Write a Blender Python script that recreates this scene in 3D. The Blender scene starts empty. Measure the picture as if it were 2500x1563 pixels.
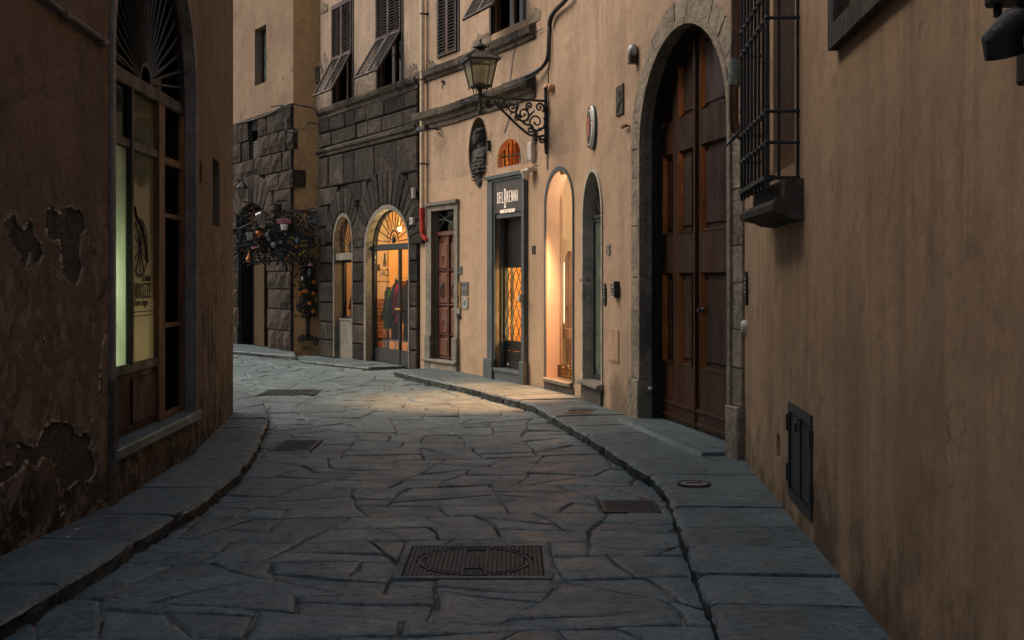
import bpy, bmesh, math, random
from mathutils import Vector, Matrix
from mathutils.geometry import tessellate_polygon
from mathutils import noise as mnoise

random.seed(7)
R = math.radians
SC = bpy.context.scene
COL = SC.collection

# ------------------------------------------------------------------ camera
F, CX, HY, CH = 2778.0, 1250.0, 682.0, 1.53      # focal length in photo pixels, principal column, eye level row, eye height
cam = bpy.data.cameras.new('camera')
cam.lens = 40.0
cam.sensor_width = 36.0
cam.shift_y = -0.0398
cam.clip_end = 600
cam_ob = bpy.data.objects.new('camera', cam)
COL.objects.link(cam_ob)
cam_ob.location = (0, 0, CH)
cam_ob.rotation_euler = (R(90), 0, 0)
SC.camera = cam_ob

# ------------------------------------------------------------------ sky, sun, exposure
SUN_AZ, SUN_EL = R(-78), R(46)        # azimuth from +Y towards +X
world = bpy.data.worlds.new('World')
SC.world = world
world.use_nodes = True
wn = world.node_tree
wn.nodes.clear()
sky = wn.nodes.new('ShaderNodeTexSky')
sky.sky_type = 'NISHITA'
sky.sun_disc = False
sky.sun_elevation = SUN_EL
sky.sun_rotation = SUN_AZ
sky.air_density = 1.0
sky.dust_density = 5.0
sky.ozone_density = 0.6
bg = wn.nodes.new('ShaderNodeBackground')
bg.inputs['Strength'].default_value = 0.15
wo = wn.nodes.new('ShaderNodeOutputWorld')
wn.links.new(sky.outputs[0], bg.inputs['Color'])
wn.links.new(bg.outputs[0], wo.inputs['Surface'])

sun = bpy.data.lights.new('sun', 'SUN')
sun.energy = 0.6
sun.angle = R(35)
sun.color = (1.0, 0.86, 0.70)
sun_ob = bpy.data.objects.new('sun', sun)
COL.objects.link(sun_ob)
sun_ob.location = (0, 0, 30)
_d = Vector((math.sin(SUN_AZ) * math.cos(SUN_EL), math.cos(SUN_AZ) * math.cos(SUN_EL), math.sin(SUN_EL)))
sun_ob.rotation_euler = _d.to_track_quat('Z', 'Y').to_euler()

SC.view_settings.view_transform = 'Standard'
SC.view_settings.look = 'None'
SC.view_settings.gamma = 1.0
SC.view_settings.use_curve_mapping = False
SC.view_settings.exposure = 0.2
SC.cycles.max_bounces = 5
SC.cycles.diffuse_bounces = 3
SC.cycles.use_adaptive_sampling = True
SC.cycles.adaptive_threshold = 0.02
SC.cycles.glossy_bounces = 2
SC.cycles.transmission_bounces = 2
SC.cycles.transparent_max_bounces = 10
SC.cycles.use_denoising = True
SC.cycles.sample_clamp_indirect = 4.0
SC.cycles.caustics_reflective = False
SC.cycles.caustics_refractive = False

# ------------------------------------------------------------------ materials
def _n(nt, t, **kw):
    n = nt.nodes.new(t)
    for k, v in kw.items():
        if k in n.inputs:
            n.inputs[k].default_value = v
        else:
            setattr(n, k, v)
    return n

class NT:
    """small helper round a node tree"""
    def __init__(s, name):
        s.m = bpy.data.materials.new(name)
        s.m.use_nodes = True
        s.t = s.m.node_tree
        s.t.nodes.clear()
        s.out = s.t.nodes.new('ShaderNodeOutputMaterial')
        s.bsdf = s.t.nodes.new('ShaderNodeBsdfPrincipled')
        s.L(s.bsdf.outputs[0], s.out.inputs[0])
        s.pos = s.t.nodes.new('ShaderNodeNewGeometry').outputs['Position']
    def L(s, a, b):
        s.t.links.new(a, b)
    def node(s, t, **kw):
        return _n(s.t, t, **kw)
    def noise(s, scale, detail=6.0, vec=None, rough=0.55, dist=0.0):
        mp = s.node('ShaderNodeMapping')
        sc = scale if isinstance(scale, tuple) else (scale,) * 3
        mp.inputs['Scale'].default_value = sc
        s.L(vec or s.pos, mp.inputs['Vector'])
        n = s.node('ShaderNodeTexNoise')
        n.inputs['Scale'].default_value = 1.0
        n.inputs['Detail'].default_value = detail
        n.inputs['Roughness'].default_value = rough
        n.inputs['Distortion'].default_value = dist
        s.L(mp.outputs[0], n.inputs['Vector'])
        return n.outputs['Fac']
    def ramp(s, fac, stops):
        r = s.node('ShaderNodeValToRGB')
        e = r.color_ramp.elements
        while len(e) < len(stops):
            e.new(0.5)
        for i, (p, c) in enumerate(stops):
            e[i].position = p
            e[i].color = (*c, 1.0) if len(c) == 3 else c
        s.L(fac, r.inputs[0])
        return r.outputs['Color']
    def rng(s, fac, a, b, c=0.0, d=1.0, smooth=True):
        r = s.node('ShaderNodeMapRange')
        r.interpolation_type = 'SMOOTHSTEP' if smooth else 'LINEAR'
        for i, v in enumerate((a, b, c, d)):
            r.inputs[i + 1].default_value = v
        s.L(fac, r.inputs[0])
        return r.outputs[0]
    def math(s, op, a, b=None, clamp=False):
        m = s.node('ShaderNodeMath')
        m.operation = op
        m.use_clamp = clamp
        for i, v in enumerate((a, b)):
            if v is None:
                continue
            if isinstance(v, (int, float)):
                m.inputs[i].default_value = v
            else:
                s.L(v, m.inputs[i])
        return m.outputs[0]
    def mix(s, fac, a, b, mode='MIX'):
        m = s.node('ShaderNodeMix')
        m.data_type = 'RGBA'
        m.blend_type = mode
        for idx, v in ((0, fac), (6, a), (7, b)):
            if isinstance(v, (int, float)):
                m.inputs[idx].default_value = v
            elif isinstance(v, tuple):
                m.inputs[idx].default_value = (*v, 1.0)
            else:
                s.L(v, m.inputs[idx])
        return m.outputs[2]
    def bump(s, h, strength, dist, prev=None):
        b = s.node('ShaderNodeBump')
        b.inputs['Strength'].default_value = strength
        b.inputs['Distance'].default_value = dist
        s.L(h, b.inputs['Height'])
        if prev is not None:
            s.L(prev, b.inputs['Normal'])
        return b.outputs[0]
    def fin(s, color, rough=0.85, spec=0.3, normal=None, metal=0.0):
        if isinstance(color, tuple):
            s.bsdf.inputs['Base Color'].default_value = (*color, 1.0)
        else:
            s.L(color, s.bsdf.inputs['Base Color'])
        if isinstance(rough, (int, float)):
            s.bsdf.inputs['Roughness'].default_value = rough
        else:
            s.L(rough, s.bsdf.inputs['Roughness'])
        s.bsdf.inputs['Specular IOR Level'].default_value = spec
        s.bsdf.inputs['Metallic'].default_value = metal
        if normal is not None:
            s.L(normal, s.bsdf.inputs['Normal'])
        return s.m

def simple(name, c, rough=0.6, spec=0.4, metal=0.0, var=0.35, scale=9.0, bump=0.15, bscale=70.0, vary=0.0):
    """painted / metal / wood surface with uneven tone and fine relief"""
    t = NT(name)
    d = tuple(x * (1 - var) for x in c)
    l = tuple(min(1, x * (1 + var * 0.7)) for x in c)
    col = t.ramp(t.noise(scale, 4), [(0.3, d), (0.7, l)])
    if vary:
        oi = t.node('ShaderNodeObjectInfo').outputs['Random']
        col = t.mix(1.0, col, t.ramp(oi, [(0, (1 - vary,) * 3), (1, (1 + vary,) * 3)]), 'MULTIPLY')
    nrm = t.bump(t.noise(bscale, 1), bump, 0.01)
    rg = rough
    return t.fin(col, rg, spec, nrm, metal)

def plaster(name, c, stain=(0.10, 0.075, 0.055), streak=0.5, blot=0.5, peel=0.0, light=None, base_dirt=0.0, bumps=0.35, extra=None):
    """old lime render: cloudy tone, rain streaks, blotches, hairline loss of the coat"""
    t = NT(name)
    d = tuple(x * 0.72 for x in c)
    l = tuple(x * 1.22 for x in c)
    col = t.ramp(t.noise(1.3, 6, rough=0.66), [(0.3, d), (0.5, c), (0.72, l)])
    col = t.mix(t.math('MULTIPLY', t.rng(t.noise((3.6, 3.6, 0.28), 5, rough=0.7), 0.44, 0.68), streak), col, tuple(0.55 * x + 0.45 * y for x, y in zip(c, stain)))
    col = t.mix(t.math('MULTIPLY', t.rng(t.noise(2.6, 6, rough=0.72, dist=0.4), 0.52, 0.70), blot), col, stain)
    fine = t.noise(30, 4, rough=0.75)
    col = t.mix(1.0, col, t.ramp(fine, [(0.25, (0.84,) * 3), (0.75, (1.14,) * 3)]), 'MULTIPLY')
    z = t.node('ShaderNodeSeparateXYZ')
    t.L(t.pos, z.inputs[0])
    if base_dirt:
        edge = t.math('ADD', t.math('MULTIPLY', t.noise((2.2, 2.2, 1.9), 6, rough=0.7), 2.2), -0.75)
        m = t.rng(t.math('SUBTRACT', edge, z.outputs[2]), -0.25, 0.35)
        col = t.mix(t.math('MULTIPLY', m, base_dirt), col, tuple(x * 0.5 for x in stain))
    h = t.math('ADD', t.math('MULTIPLY', t.noise(1.9, 1), 3.0), t.math('ADD', t.noise(8, 3), t.math('MULTIPLY', t.noise(36, 2, rough=0.7), 0.25)))
    if peel:
        pm = t.rng(t.noise((2.4, 2.4, 1.7), 6, rough=0.68, dist=0.7), 0.64, 0.66)
        pm = t.math('MULTIPLY', pm, peel)
        col = t.mix(pm, col, tuple(x * 0.75 + 0.01 for x in stain))
        h = t.math('SUBTRACT', h, t.math('MULTIPLY', pm, 1.6))
    if extra:
        col, h = extra(t, col, h, z)
    nrm = t.bump(h, bumps, 0.03)
    return t.fin(col, 0.92, 0.15, nrm)

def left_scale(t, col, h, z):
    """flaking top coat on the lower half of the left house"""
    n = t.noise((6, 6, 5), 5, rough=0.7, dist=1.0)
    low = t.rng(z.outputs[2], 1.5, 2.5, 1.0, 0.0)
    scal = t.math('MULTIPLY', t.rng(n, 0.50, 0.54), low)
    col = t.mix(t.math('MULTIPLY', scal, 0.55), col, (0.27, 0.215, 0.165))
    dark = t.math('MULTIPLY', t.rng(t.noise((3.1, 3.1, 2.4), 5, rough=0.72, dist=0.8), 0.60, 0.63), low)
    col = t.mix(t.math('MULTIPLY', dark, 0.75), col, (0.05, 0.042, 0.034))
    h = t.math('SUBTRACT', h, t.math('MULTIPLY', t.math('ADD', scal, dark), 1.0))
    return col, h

def cracks(t, col, h, z):
    """hairline cracks and scuffs in the old render"""
    mp = t.node('ShaderNodeMapping')
    mp.inputs['Scale'].default_value = (0.9, 0.9, 0.55)
    nz = t.node('ShaderNodeTexNoise')
    nz.inputs['Scale'].default_value = 1.8
    nz.inputs['Detail'].default_value = 4
    t.L(t.pos, nz.inputs['Vector'])
    ad = t.node('ShaderNodeVectorMath')
    ad.operation = 'ADD'
    t.L(t.pos, ad.inputs[0])
    t.L(nz.outputs['Color'], ad.inputs[1])
    t.L(ad.outputs[0], mp.inputs['Vector'])
    v = t.node('ShaderNodeTexVoronoi')
    v.feature = 'DISTANCE_TO_EDGE'
    v.inputs['Scale'].default_value = 1.0
    t.L(mp.outputs[0], v.inputs['Vector'])
    line = t.rng(v.outputs['Distance'], 0.0, 0.007, 1.0, 0.0)
    m = t.math('MULTIPLY', line, t.rng(t.noise(1.1, 2), 0.52, 0.62))
    col = t.mix(t.math('MULTIPLY', m, 0.4), col, (0.07, 0.05, 0.035))
    sc = t.rng(t.noise((2.5, 2.5, 7.0), 5, rough=0.75, dist=1.5), 0.66, 0.70)
    col = t.mix(t.math('MULTIPLY', sc, 0.35), col, (0.55, 0.42, 0.29))
    return col, h

def masonry(name, c, rough=0.9, chis=(26, 26, 26), vary=0.3, bumps=0.6, spec=0.25, worn=None):
    """cut stone, each block with its own tone"""
    t = NT(name)
    col = t.ramp(t.noise(3.4, 6, rough=0.72), [(0.28, tuple(x * 0.55 for x in c)), (0.5, c), (0.78, tuple(x * 1.5 for x in c))])
    col = t.mix(t.math('MULTIPLY', t.rng(t.noise(21, 4, rough=0.75), 0.5, 0.7), 0.6), col, tuple(x * 1.9 for x in c))
    if worn:
        col = t.mix(t.rng(t.noise(1.6, 5, rough=0.72), 0.50, 0.64), col, worn)
    oi = t.node('ShaderNodeObjectInfo').outputs['Random']
    col = t.mix(1.0, col, t.ramp(oi, [(0, (1 - vary,) * 3), (1, (1 + vary,) * 3)]), 'MULTIPLY')
    h = t.math('ADD', t.math('MULTIPLY', t.noise(7, 2, rough=0.65), 1.8), t.noise(chis, 3, rough=0.7))
    return t.fin(col, rough, spec, t.bump(h, bumps, 0.025))

def paving(name, c, vary=0.25, rough=0.62):
    """worn grey sandstone slabs, chiselled and polished by feet"""
    t = NT(name)
    oi = t.node('ShaderNodeObjectInfo').outputs['Random']
    col = t.ramp(t.noise(3.0, 6, rough=0.7), [(0.28, tuple(x * 0.6 for x in c)), (0.5, c), (0.76, tuple(x * 1.5 for x in c))])
    col = t.mix(1.0, col, t.ramp(oi, [(0, (1 - vary,) * 3), (0.5, (1.0,) * 3), (1, (1 + vary,) * 3)]), 'MULTIPLY')
    col = t.mix(t.math('MULTIPLY', t.rng(t.noise((9, 26, 9), 4, rough=0.75), 0.46, 0.66), 0.6), col, tuple(x * 1.9 for x in c))
    col = t.mix(t.math('MULTIPLY', t.rng(t.noise(0.8, 4, rough=0.65), 0.52, 0.68), 0.35), col, tuple(x * 0.62 for x in c))
    col = t.mix(t.math('MULTIPLY', t.rng(t.noise(13, 5, rough=0.78), 0.46, 0.64), 0.5), col, tuple(x * 1.55 for x in c))
    col = t.mix(t.math('MULTIPLY', t.rng(t.noise(30, 3), 0.55, 0.63), 0.6), col, (0.03, 0.03, 0.03))
    h = t.math('ADD', t.math('MULTIPLY', t.noise(3.6, 2, rough=0.6), 2.2), t.math('MULTIPLY', t.noise((13, 36, 13), 4, rough=0.75), 1.1))
    rg = t.rng(t.noise(4, 3), 0.3, 0.7, rough - 0.14, rough + 0.16)
    return t.fin(col, rg, 0.6, t.bump(h, 0.8, 0.024))

def wood(name, c, rough=0.45, vary=0.15, grain=(26, 26, 1.4), spec=0.4, worn=None):
    t = NT(name)
    col = t.ramp(t.noise(grain, 4, rough=0.7), [(0.25, tuple(x * 0.4 for x in c)), (0.55, c), (0.8, tuple(x * 1.6 for x in c))])
    col = t.mix(t.rng(t.noise((1.6, 1.6, 1.1), 5, rough=0.68), 0.48, 0.7, 0, 0.6), col, tuple(x * 0.35 for x in c))
    if worn:
        col = t.mix(t.rng(t.noise((7, 7, 2.0), 5, rough=0.75), 0.54, 0.64), col, worn)
    oi = t.node('ShaderNodeObjectInfo').outputs['Random']
    col = t.mix(1.0, col, t.ramp(oi, [(0, (1 - vary,) * 3), (1, (1 + vary,) * 3)]), 'MULTIPLY')
    rg = t.rng(t.noise((6, 6, 2), 3), 0.3, 0.7, rough - 0.12, rough + 0.18)
    return t.fin(col, rg, spec, t.bump(t.noise((55, 55, 4), 2), 0.25, 0.01))

def emit(name, c, strength):
    t = NT(name)
    t.bsdf.inputs['Emission Color'].default_value = (*c, 1)
    t.bsdf.inputs['Emission Strength'].default_value = strength
    return t.fin(c, 0.5, 0.2)

def glassmat(name, tint=(0.9, 0.92, 0.9), gloss=0.09, rough=0.03, dirt=0.0, dirtcol=(0.2, 0.2, 0.18)):
    """thin window glass: lets light through, reflects a little; dust where given"""
    m = bpy.data.materials.new(name)
    m.use_nodes = True
    t = m.node_tree
    t.nodes.clear()
    o = t.nodes.new('ShaderNodeOutputMaterial')
    tr = t.nodes.new('ShaderNodeBsdfTransparent')
    tr.inputs[0].default_value = (*tint, 1)
    gl = t.nodes.new('ShaderNodeBsdfGlossy')
    gl.inputs['Roughness'].default_value = rough
    mx = t.nodes.new('ShaderNodeMixShader')
    mx.inputs[0].default_value = gloss
    t.links.new(tr.outputs[0], mx.inputs[1])
    t.links.new(gl.outputs[0], mx.inputs[2])
    last = mx.outputs[0]
    if dirt:
        df = t.nodes.new('ShaderNodeBsdfDiffuse')
        df.inputs[0].default_value = (*dirtcol, 1)
        g = t.nodes.new('ShaderNodeNewGeometry')
        nz = t.nodes.new('ShaderNodeTexNoise')
        nz.inputs['Scale'].default_value = 6
        nz.inputs['Detail'].default_value = 7
        t.links.new(g.outputs['Position'], nz.inputs['Vector'])
        mr = t.nodes.new('ShaderNodeMapRange')
        mr.inputs[1].default_value = 0.3
        mr.inputs[2].default_value = 0.75
        mr.inputs[3].default_value = dirt * 0.5
        mr.inputs[4].default_value = dirt * 1.4
        t.links.new(nz.outputs['Fac'], mr.inputs[0])
        m2 = t.nodes.new('ShaderNodeMixShader')
        t.links.new(mr.outputs[0], m2.inputs[0])
        t.links.new(last, m2.inputs[1])
        t.links.new(df.outputs[0], m2.inputs[2])
        last = m2.outputs[0]
    t.links.new(last, o.inputs[0])
    return m

def filmmat(name, c):
    """frosted film: lets the lamp behind it glow through"""
    t = NT(name)
    col = t.ramp(t.noise(1.6, 3), [(0.3, tuple(x * 0.8 for x in c)), (0.7, c)])
    d = t.node('ShaderNodeBsdfDiffuse')
    tr = t.node('ShaderNodeBsdfTranslucent')
    mx = t.node('ShaderNodeMixShader')
    mx.inputs[0].default_value = 0.7
    t.L(col, d.inputs[0])
    t.L(col, tr.inputs[0])
    t.L(d.outputs[0], mx.inputs[1])
    t.L(tr.outputs[0], mx.inputs[2])
    t.L(mx.outputs[0], t.out.inputs[0])
    return t.m

# ------------------------------------------------------------------ walls as planes: photo pixel -> place on that wall
class Wall:
    """p0: left end seen from the street, p1: right end; s runs along, z up, d out into the street"""
    def __init__(s, p0, p1):
        s.p0 = Vector(p0)
        s.p1 = Vector(p1)
        s.len = (s.p1 - s.p0).length
        s.t = (s.p1 - s.p0) / s.len
        s.n = Vector((s.t.y, -s.t.x))
    def hit(s, u, v, d=0.0):
        r = Vector(((u - CX) / F, 1.0))
        k = (s.p0 + s.n * d).dot(s.n) / r.dot(s.n)
        return (r * k - s.p0).dot(s.t), CH + (HY - v) / F * k
    def su(s, u, d=0.0):
        return s.hit(u, 0, d)[0]
    def zv(s, u, v, d=0.0):
        return s.hit(u, v, d)[1]
    def __call__(s, a, b, c=0.0):
        q = s.p0 + s.t * a + s.n * c
        return Vector((q.x, q.y, b))
    def frame(s, a, b, c=0.0):
        return Fr(s(a, b, c), (s.t.x, s.t.y, 0), (0, 0, 1), (s.n.x, s.n.y, 0))

class Fr:
    def __init__(s, o, ax=(1, 0, 0), ay=(0, 1, 0), az=(0, 0, 1)):
        s.o, s.ax, s.ay, s.az = Vector(o), Vector(ax), Vector(ay), Vector(az)
    def __call__(s, a, b, c=0.0):
        return s.o + s.ax * a + s.ay * b + s.az * c
    def tilt(s, ang):                       # turn about own a axis: b leans towards +c when ang < 0 along -b
        ay = s.ay * math.cos(ang) + s.az * math.sin(ang)
        az = s.az * math.cos(ang) - s.ay * math.sin(ang)
        return Fr(s.o, s.ax, ay, az)
    def roll(s, ang):
        ax = s.ax * math.cos(ang) + s.ay * math.sin(ang)
        ay = s.ay * math.cos(ang) - s.ax * math.sin(ang)
        return Fr(s.o, ax, ay, s.az)

def ground(u, v, z=0.0):
    k = (CH - z) * F / (v - HY)
    return Vector(((u - CX) / F * k, k, z))

# ------------------------------------------------------------------ mesh builder
class MB:
    def __init__(s):
        s.v, s.f = [], []
    def add(s, vs, fs):
        n = len(s.v)
        s.v += [Vector(x) for x in vs]
        s.f += [tuple(i + n for i in f) for f in fs]
        return s
    def box(s, T, a0, a1, b0, b1, c0, c1):
        vs = [T(a, b, c) for c in (c0, c1) for b in (b0, b1) for a in (a0, a1)]
        return s.add(vs, [(0, 2, 3, 1), (4, 5, 7, 6), (0, 1, 5, 4), (2, 6, 7, 3), (0, 4, 6, 2), (1, 3, 7, 5)])
    def bev(s, T, a0, a1, b0, b1, c0, c1, e=0.01, j=0.0):
        """box with a chamfered front; j roughens the front"""
        q = lambda: random.uniform(-j, j)
        vs = [T(a, b, c0) for b in (b0, b1) for a in (a0, a1)]
        vs += [T(a + q() * .5, b + q() * .5, c1 - e) for b in (b0, b1) for a in (a0, a1)]
        vs += [T(a, b, c1 + q()) for b in (b0 + e, b1 - e) for a in (a0 + e, a1 - e)]
        return s.add(vs, [(0, 2, 3, 1), (0, 1, 5, 4), (1, 3, 7, 5), (3, 2, 6, 7), (2, 0, 4, 6),
                          (4, 5, 9, 8), (5, 7, 11, 9), (7, 6, 10, 11), (6, 4, 8, 10), (8, 9, 11, 10)])
    def prism(s, T, poly, c0, c1):
        n = len(poly)
        vs = [T(a, b, c0) for a, b in poly] + [T(a, b, c1) for a, b in poly]
        fs = [(i, (i + 1) % n, n + (i + 1) % n, n + i) for i in range(n)]
        fs += [tuple(range(n))[::-1], tuple(range(n, 2 * n))]
        return s.add(vs, fs)
    def band(s, T, p, q, c0, c1, closed=False, caps=True):
        """solid between two outlines p (inner) and q (outer) of equal count"""
        n = len(p)
        vs = [T(a, b, c1) for a, b in p] + [T(a, b, c1) for a, b in q] + [T(a, b, c0) for a, b in p] + [T(a, b, c0) for a, b in q]
        fs = []
        for i in range(n if closed else n - 1):
            k = (i + 1) % n
            fs += [(i, k, n + k, n + i), (i, 2 * n + i, 2 * n + k, k), (n + i, n + k, 3 * n + k, 3 * n + i), (2 * n + i, 3 * n + i, 3 * n + k, 2 * n + k)]
        if not closed and caps:
            fs += [(0, n, 3 * n, 2 * n), (n - 1, 3 * n - 1, 4 * n - 1, 2 * n - 1)]
        return s.add(vs, fs)
    def strip(s, T, poly, c0, c1, closed=True):
        n = len(poly)
        vs = [T(a, b, c0) for a, b in poly] + [T(a, b, c1) for a, b in poly]
        return s.add(vs, [(i, (i + 1) % n, n + (i + 1) % n, n + i) for i in range(n if closed else n - 1)])
    def sheet(s, T, outer, holes, c):
        polys = [[Vector((a, b, 0)) for a, b in outer]] + [[Vector((a, b, 0)) for a, b in h] for h in holes]
        flat = [p for q in polys for p in q]
        return s.add([T(p.x, p.y, c) for p in flat], [tuple(t) for t in tessellate_polygon(polys)])
    def tube(s, pts, r, seg=8, closed=False, caps=True):
        pts = [Vector(p) for p in pts]
        n = len(pts)
        rs = r if isinstance(r, (list, tuple)) else [r] * n
        up = Vector((0.13, 0.37, 0.92))
        rings = []
        for i, p in enumerate(pts):
            a = pts[i - 1] if (i or closed) else pts[0]
            b = pts[(i + 1) % n] if (i < n - 1 or closed) else pts[-1]
            t = (b - a).normalized()
            x = up.cross(t)
            if x.length < 0.05:
                x = Vector((1, 0, 0)).cross(t)
            x.normalize()
            y = t.cross(x)
            rings.append([p + (x * math.cos(k * 2 * math.pi / seg) + y * math.sin(k * 2 * math.pi / seg)) * rs[i] for k in range(seg)])
        fs = []
        for i in range(n if closed else n - 1):
            j = (i + 1) % n
            for k in range(seg):
                l = (k + 1) % seg
                fs.append((i * seg + k, i * seg + l, j * seg + l, j * seg + k))
        if caps and not closed:
            fs += [tuple(range(seg))[::-1], tuple(range((n - 1) * seg, n * seg))]
        return s.add([q for ring in rings for q in ring], fs)
    def lathe(s, T, prof, seg=12, a0=0.0, a1=None):
        """profile (radius, height) turned about the c axis of T at its origin"""
        full = a1 is None
        a1 = a0 + 2 * math.pi if full else a1
        m = seg if full else seg + 1
        vs, fs = [], []
        for r, h in prof:
            for k in range(m):
                w = a0 + (a1 - a0) * k / seg
                vs.append(T(r * math.cos(w), r * math.sin(w), h))
        for i in range(len(prof) - 1):
            for k in range(seg):
                l = (k + 1) % m
                fs.append((i * m + k, i * m + l, (i + 1) * m + l, (i + 1) * m + k))
        if full:
            fs += [tuple(range(m))[::-1], tuple(range((len(prof) - 1) * m, len(prof) * m))]
        return s.add(vs, fs)
    def ball(s, T, rx, ry, rz, seg=10, rings=7):
        vs, fs = [T(0, 0, -rz)], []
        for i in range(1, rings):
            p = math.pi * i / rings
            for k in range(seg):
                w = 2 * math.pi * k / seg
                vs.append(T(rx * math.sin(p) * math.cos(w), ry * math.sin(p) * math.sin(w), -rz * math.cos(p)))
        vs.append(T(0, 0, rz))
        e = len(vs) - 1
        for k in range(seg):
            l = (k + 1) % seg
            fs.append((0, 1 + l, 1 + k))
            for i in range(rings - 2):
                fs.append((1 + i * seg + k, 1 + i * seg + l, 1 + (i + 1) * seg + l, 1 + (i + 1) * seg + k))
            fs.append((1 + (rings - 2) * seg + k, 1 + (rings - 2) * seg + l, e))
        return s.add(vs, fs)

BASE = {}
def _props(o, label, cat, group, kind):
    if label: o['label'] = label
    if cat: o['category'] = cat
    if group: o['group'] = group
    if kind: o['kind'] = kind

def thing(name, label, cat, base, group=None, kind=None):
    o = bpy.data.objects.new(name, None)
    o.empty_display_size = 0.2
    COL.objects.link(o)
    o.location = base
    BASE[o] = Vector(base)
    _props(o, label, cat, group, kind)
    return o

def mesh(name, mb, mat, parent=None, smooth=False, label=None, cat=None, group=None, kind=None):
    xs = [p.x for p in mb.v]; ys = [p.y for p in mb.v]; zs = [p.z for p in mb.v]
    b = Vector(((min(xs) + max(xs)) / 2, (min(ys) + max(ys)) / 2, min(zs)))
    me = bpy.data.meshes.new(name)
    me.from_pydata([p - b for p in mb.v], [], mb.f)
    if smooth:
        me.polygons.foreach_set('use_smooth', [True] * len(me.polygons))
        if smooth != 'all':
            me.set_sharp_from_angle(angle=R(42))
    me.materials.append(mat)
    o = bpy.data.objects.new(name, me)
    COL.objects.link(o)
    BASE[o] = b
    if parent is not None:
        o.parent = parent
        o.location = b - BASE[parent]
    else:
        o.location = b
    _props(o, label, cat, group, kind)
    return o

def copy_at(o, parent, pos):
    """another piece sharing the mesh of o, its base at world position pos"""
    c = o.copy()
    COL.objects.link(c)
    BASE[c] = Vector(pos)
    c.parent = parent
    c.location = Vector(pos) - (BASE[parent] if parent else Vector())
    return c

_fontcache = {}
def text_mb(s, T, h, width=None, depth=0.003, align=0.5, shear=0.0, bold=0.0):
    """lettering of height h in the a-b plane of T"""
    cu = bpy.data.curves.new('lettering', 'FONT')
    cu.body = s
    cu.size = 1.0
    cu.extrude = 0.5
    cu.shear = shear
    cu.offset = bold
    cu.resolution_u = 3
    ob = bpy.data.objects.new('lettering', cu)
    COL.objects.link(ob)
    dg = bpy.context.evaluated_depsgraph_get()
    me = bpy.data.meshes.new_from_object(ob.evaluated_get(dg))
    vs = [v.co.copy() for v in me.vertices]
    fs = [tuple(p.vertices) for p in me.polygons]
    bpy.data.objects.remove(ob)
    bpy.data.meshes.remove(me)
    bpy.data.curves.remove(cu)
    x0 = min(v.x for v in vs); x1 = max(v.x for v in vs)
    y0 = min(v.y for v in vs); y1 = max(v.y for v in vs)
    k = h / (y1 - y0)
    kx = (width / (x1 - x0)) if width else k
    w = (x1 - x0) * kx
    return MB().add([T((v.x - x0) * kx - w * align, (v.y - y0) * k - h / 2, (v.z + 0.5) * depth) for v in vs], fs)

def arch(s0, s1, zs, rise, n=16):
    c, r = (s0 + s1) / 2, (s1 - s0) / 2
    return [(c - r * math.cos(math.pi * i / n), zs + rise * math.sin(math.pi * i / n)) for i in range(n + 1)]

def opening(s0, s1, z0, zs, rise, n=16):
    return [(s0, z0)] + arch(s0, s1, zs, rise, n) + [(s1, z0)]

def rect(s0, s1, z0, z1):
    return [(s0, z0), (s0, z1), (s1, z1), (s1, z0)]

def wall_slab(W, s0, s1, z0, z1, holes, mat, parent, th=0.45, name='wall'):
    b = MB()
    o = rect(s0, s1, z0, z1)
    b.sheet(W, o, holes, 0.0)
    b.sheet(W, o, holes, -th)
    b.strip(W, o, 0.0, -th)
    for h in holes:
        b.strip(W, h, 0.0, -th)
    return mesh(name, b, mat, parent)

def room(W, s0, s1, z0, z1, d0, d1, mat, parent, name='interior'):
    """five-sided box behind an opening, open towards the street, with thick walls"""
    b = MB()
    w = 0.06
    b.box(W, s0 - w, s1 + w, z0 - w, z1 + w, d1 - w, d1)
    b.box(W, s0 - w, s0, z0 - w, z1 + w, d1, d0)
    b.box(W, s1, s1 + w, z0 - w, z1 + w, d1, d0)
    b.box(W, s0, s1, z0 - w, z0, d1, d0)
    b.box(W, s0, s1, z1, z1 + w, d1, d0)
    return mesh(name, b, mat, parent)

def lamp_light(name, loc, energy, color, size=0.1, kind='POINT', rot=None, parent=None):
    l = bpy.data.lights.new(name, kind)
    l.energy = energy
    l.color = color
    if kind == 'AREA':
        l.shape = 'RECTANGLE'
        l.size, l.size_y = size
    elif kind == 'SPOT':
        l.shadow_soft_size = size
        l.spot_size = R(60)
        l.spot_blend = 0.8
    else:
        l.shadow_soft_size = size
    o = bpy.data.objects.new(name, l)
    COL.objects.link(o)
    o.location = loc
    if rot is not None:                      # direction the lamp shines
        o.rotation_euler = Vector(rot).to_track_quat('-Z', 'Y').to_euler()
    return o

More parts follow.
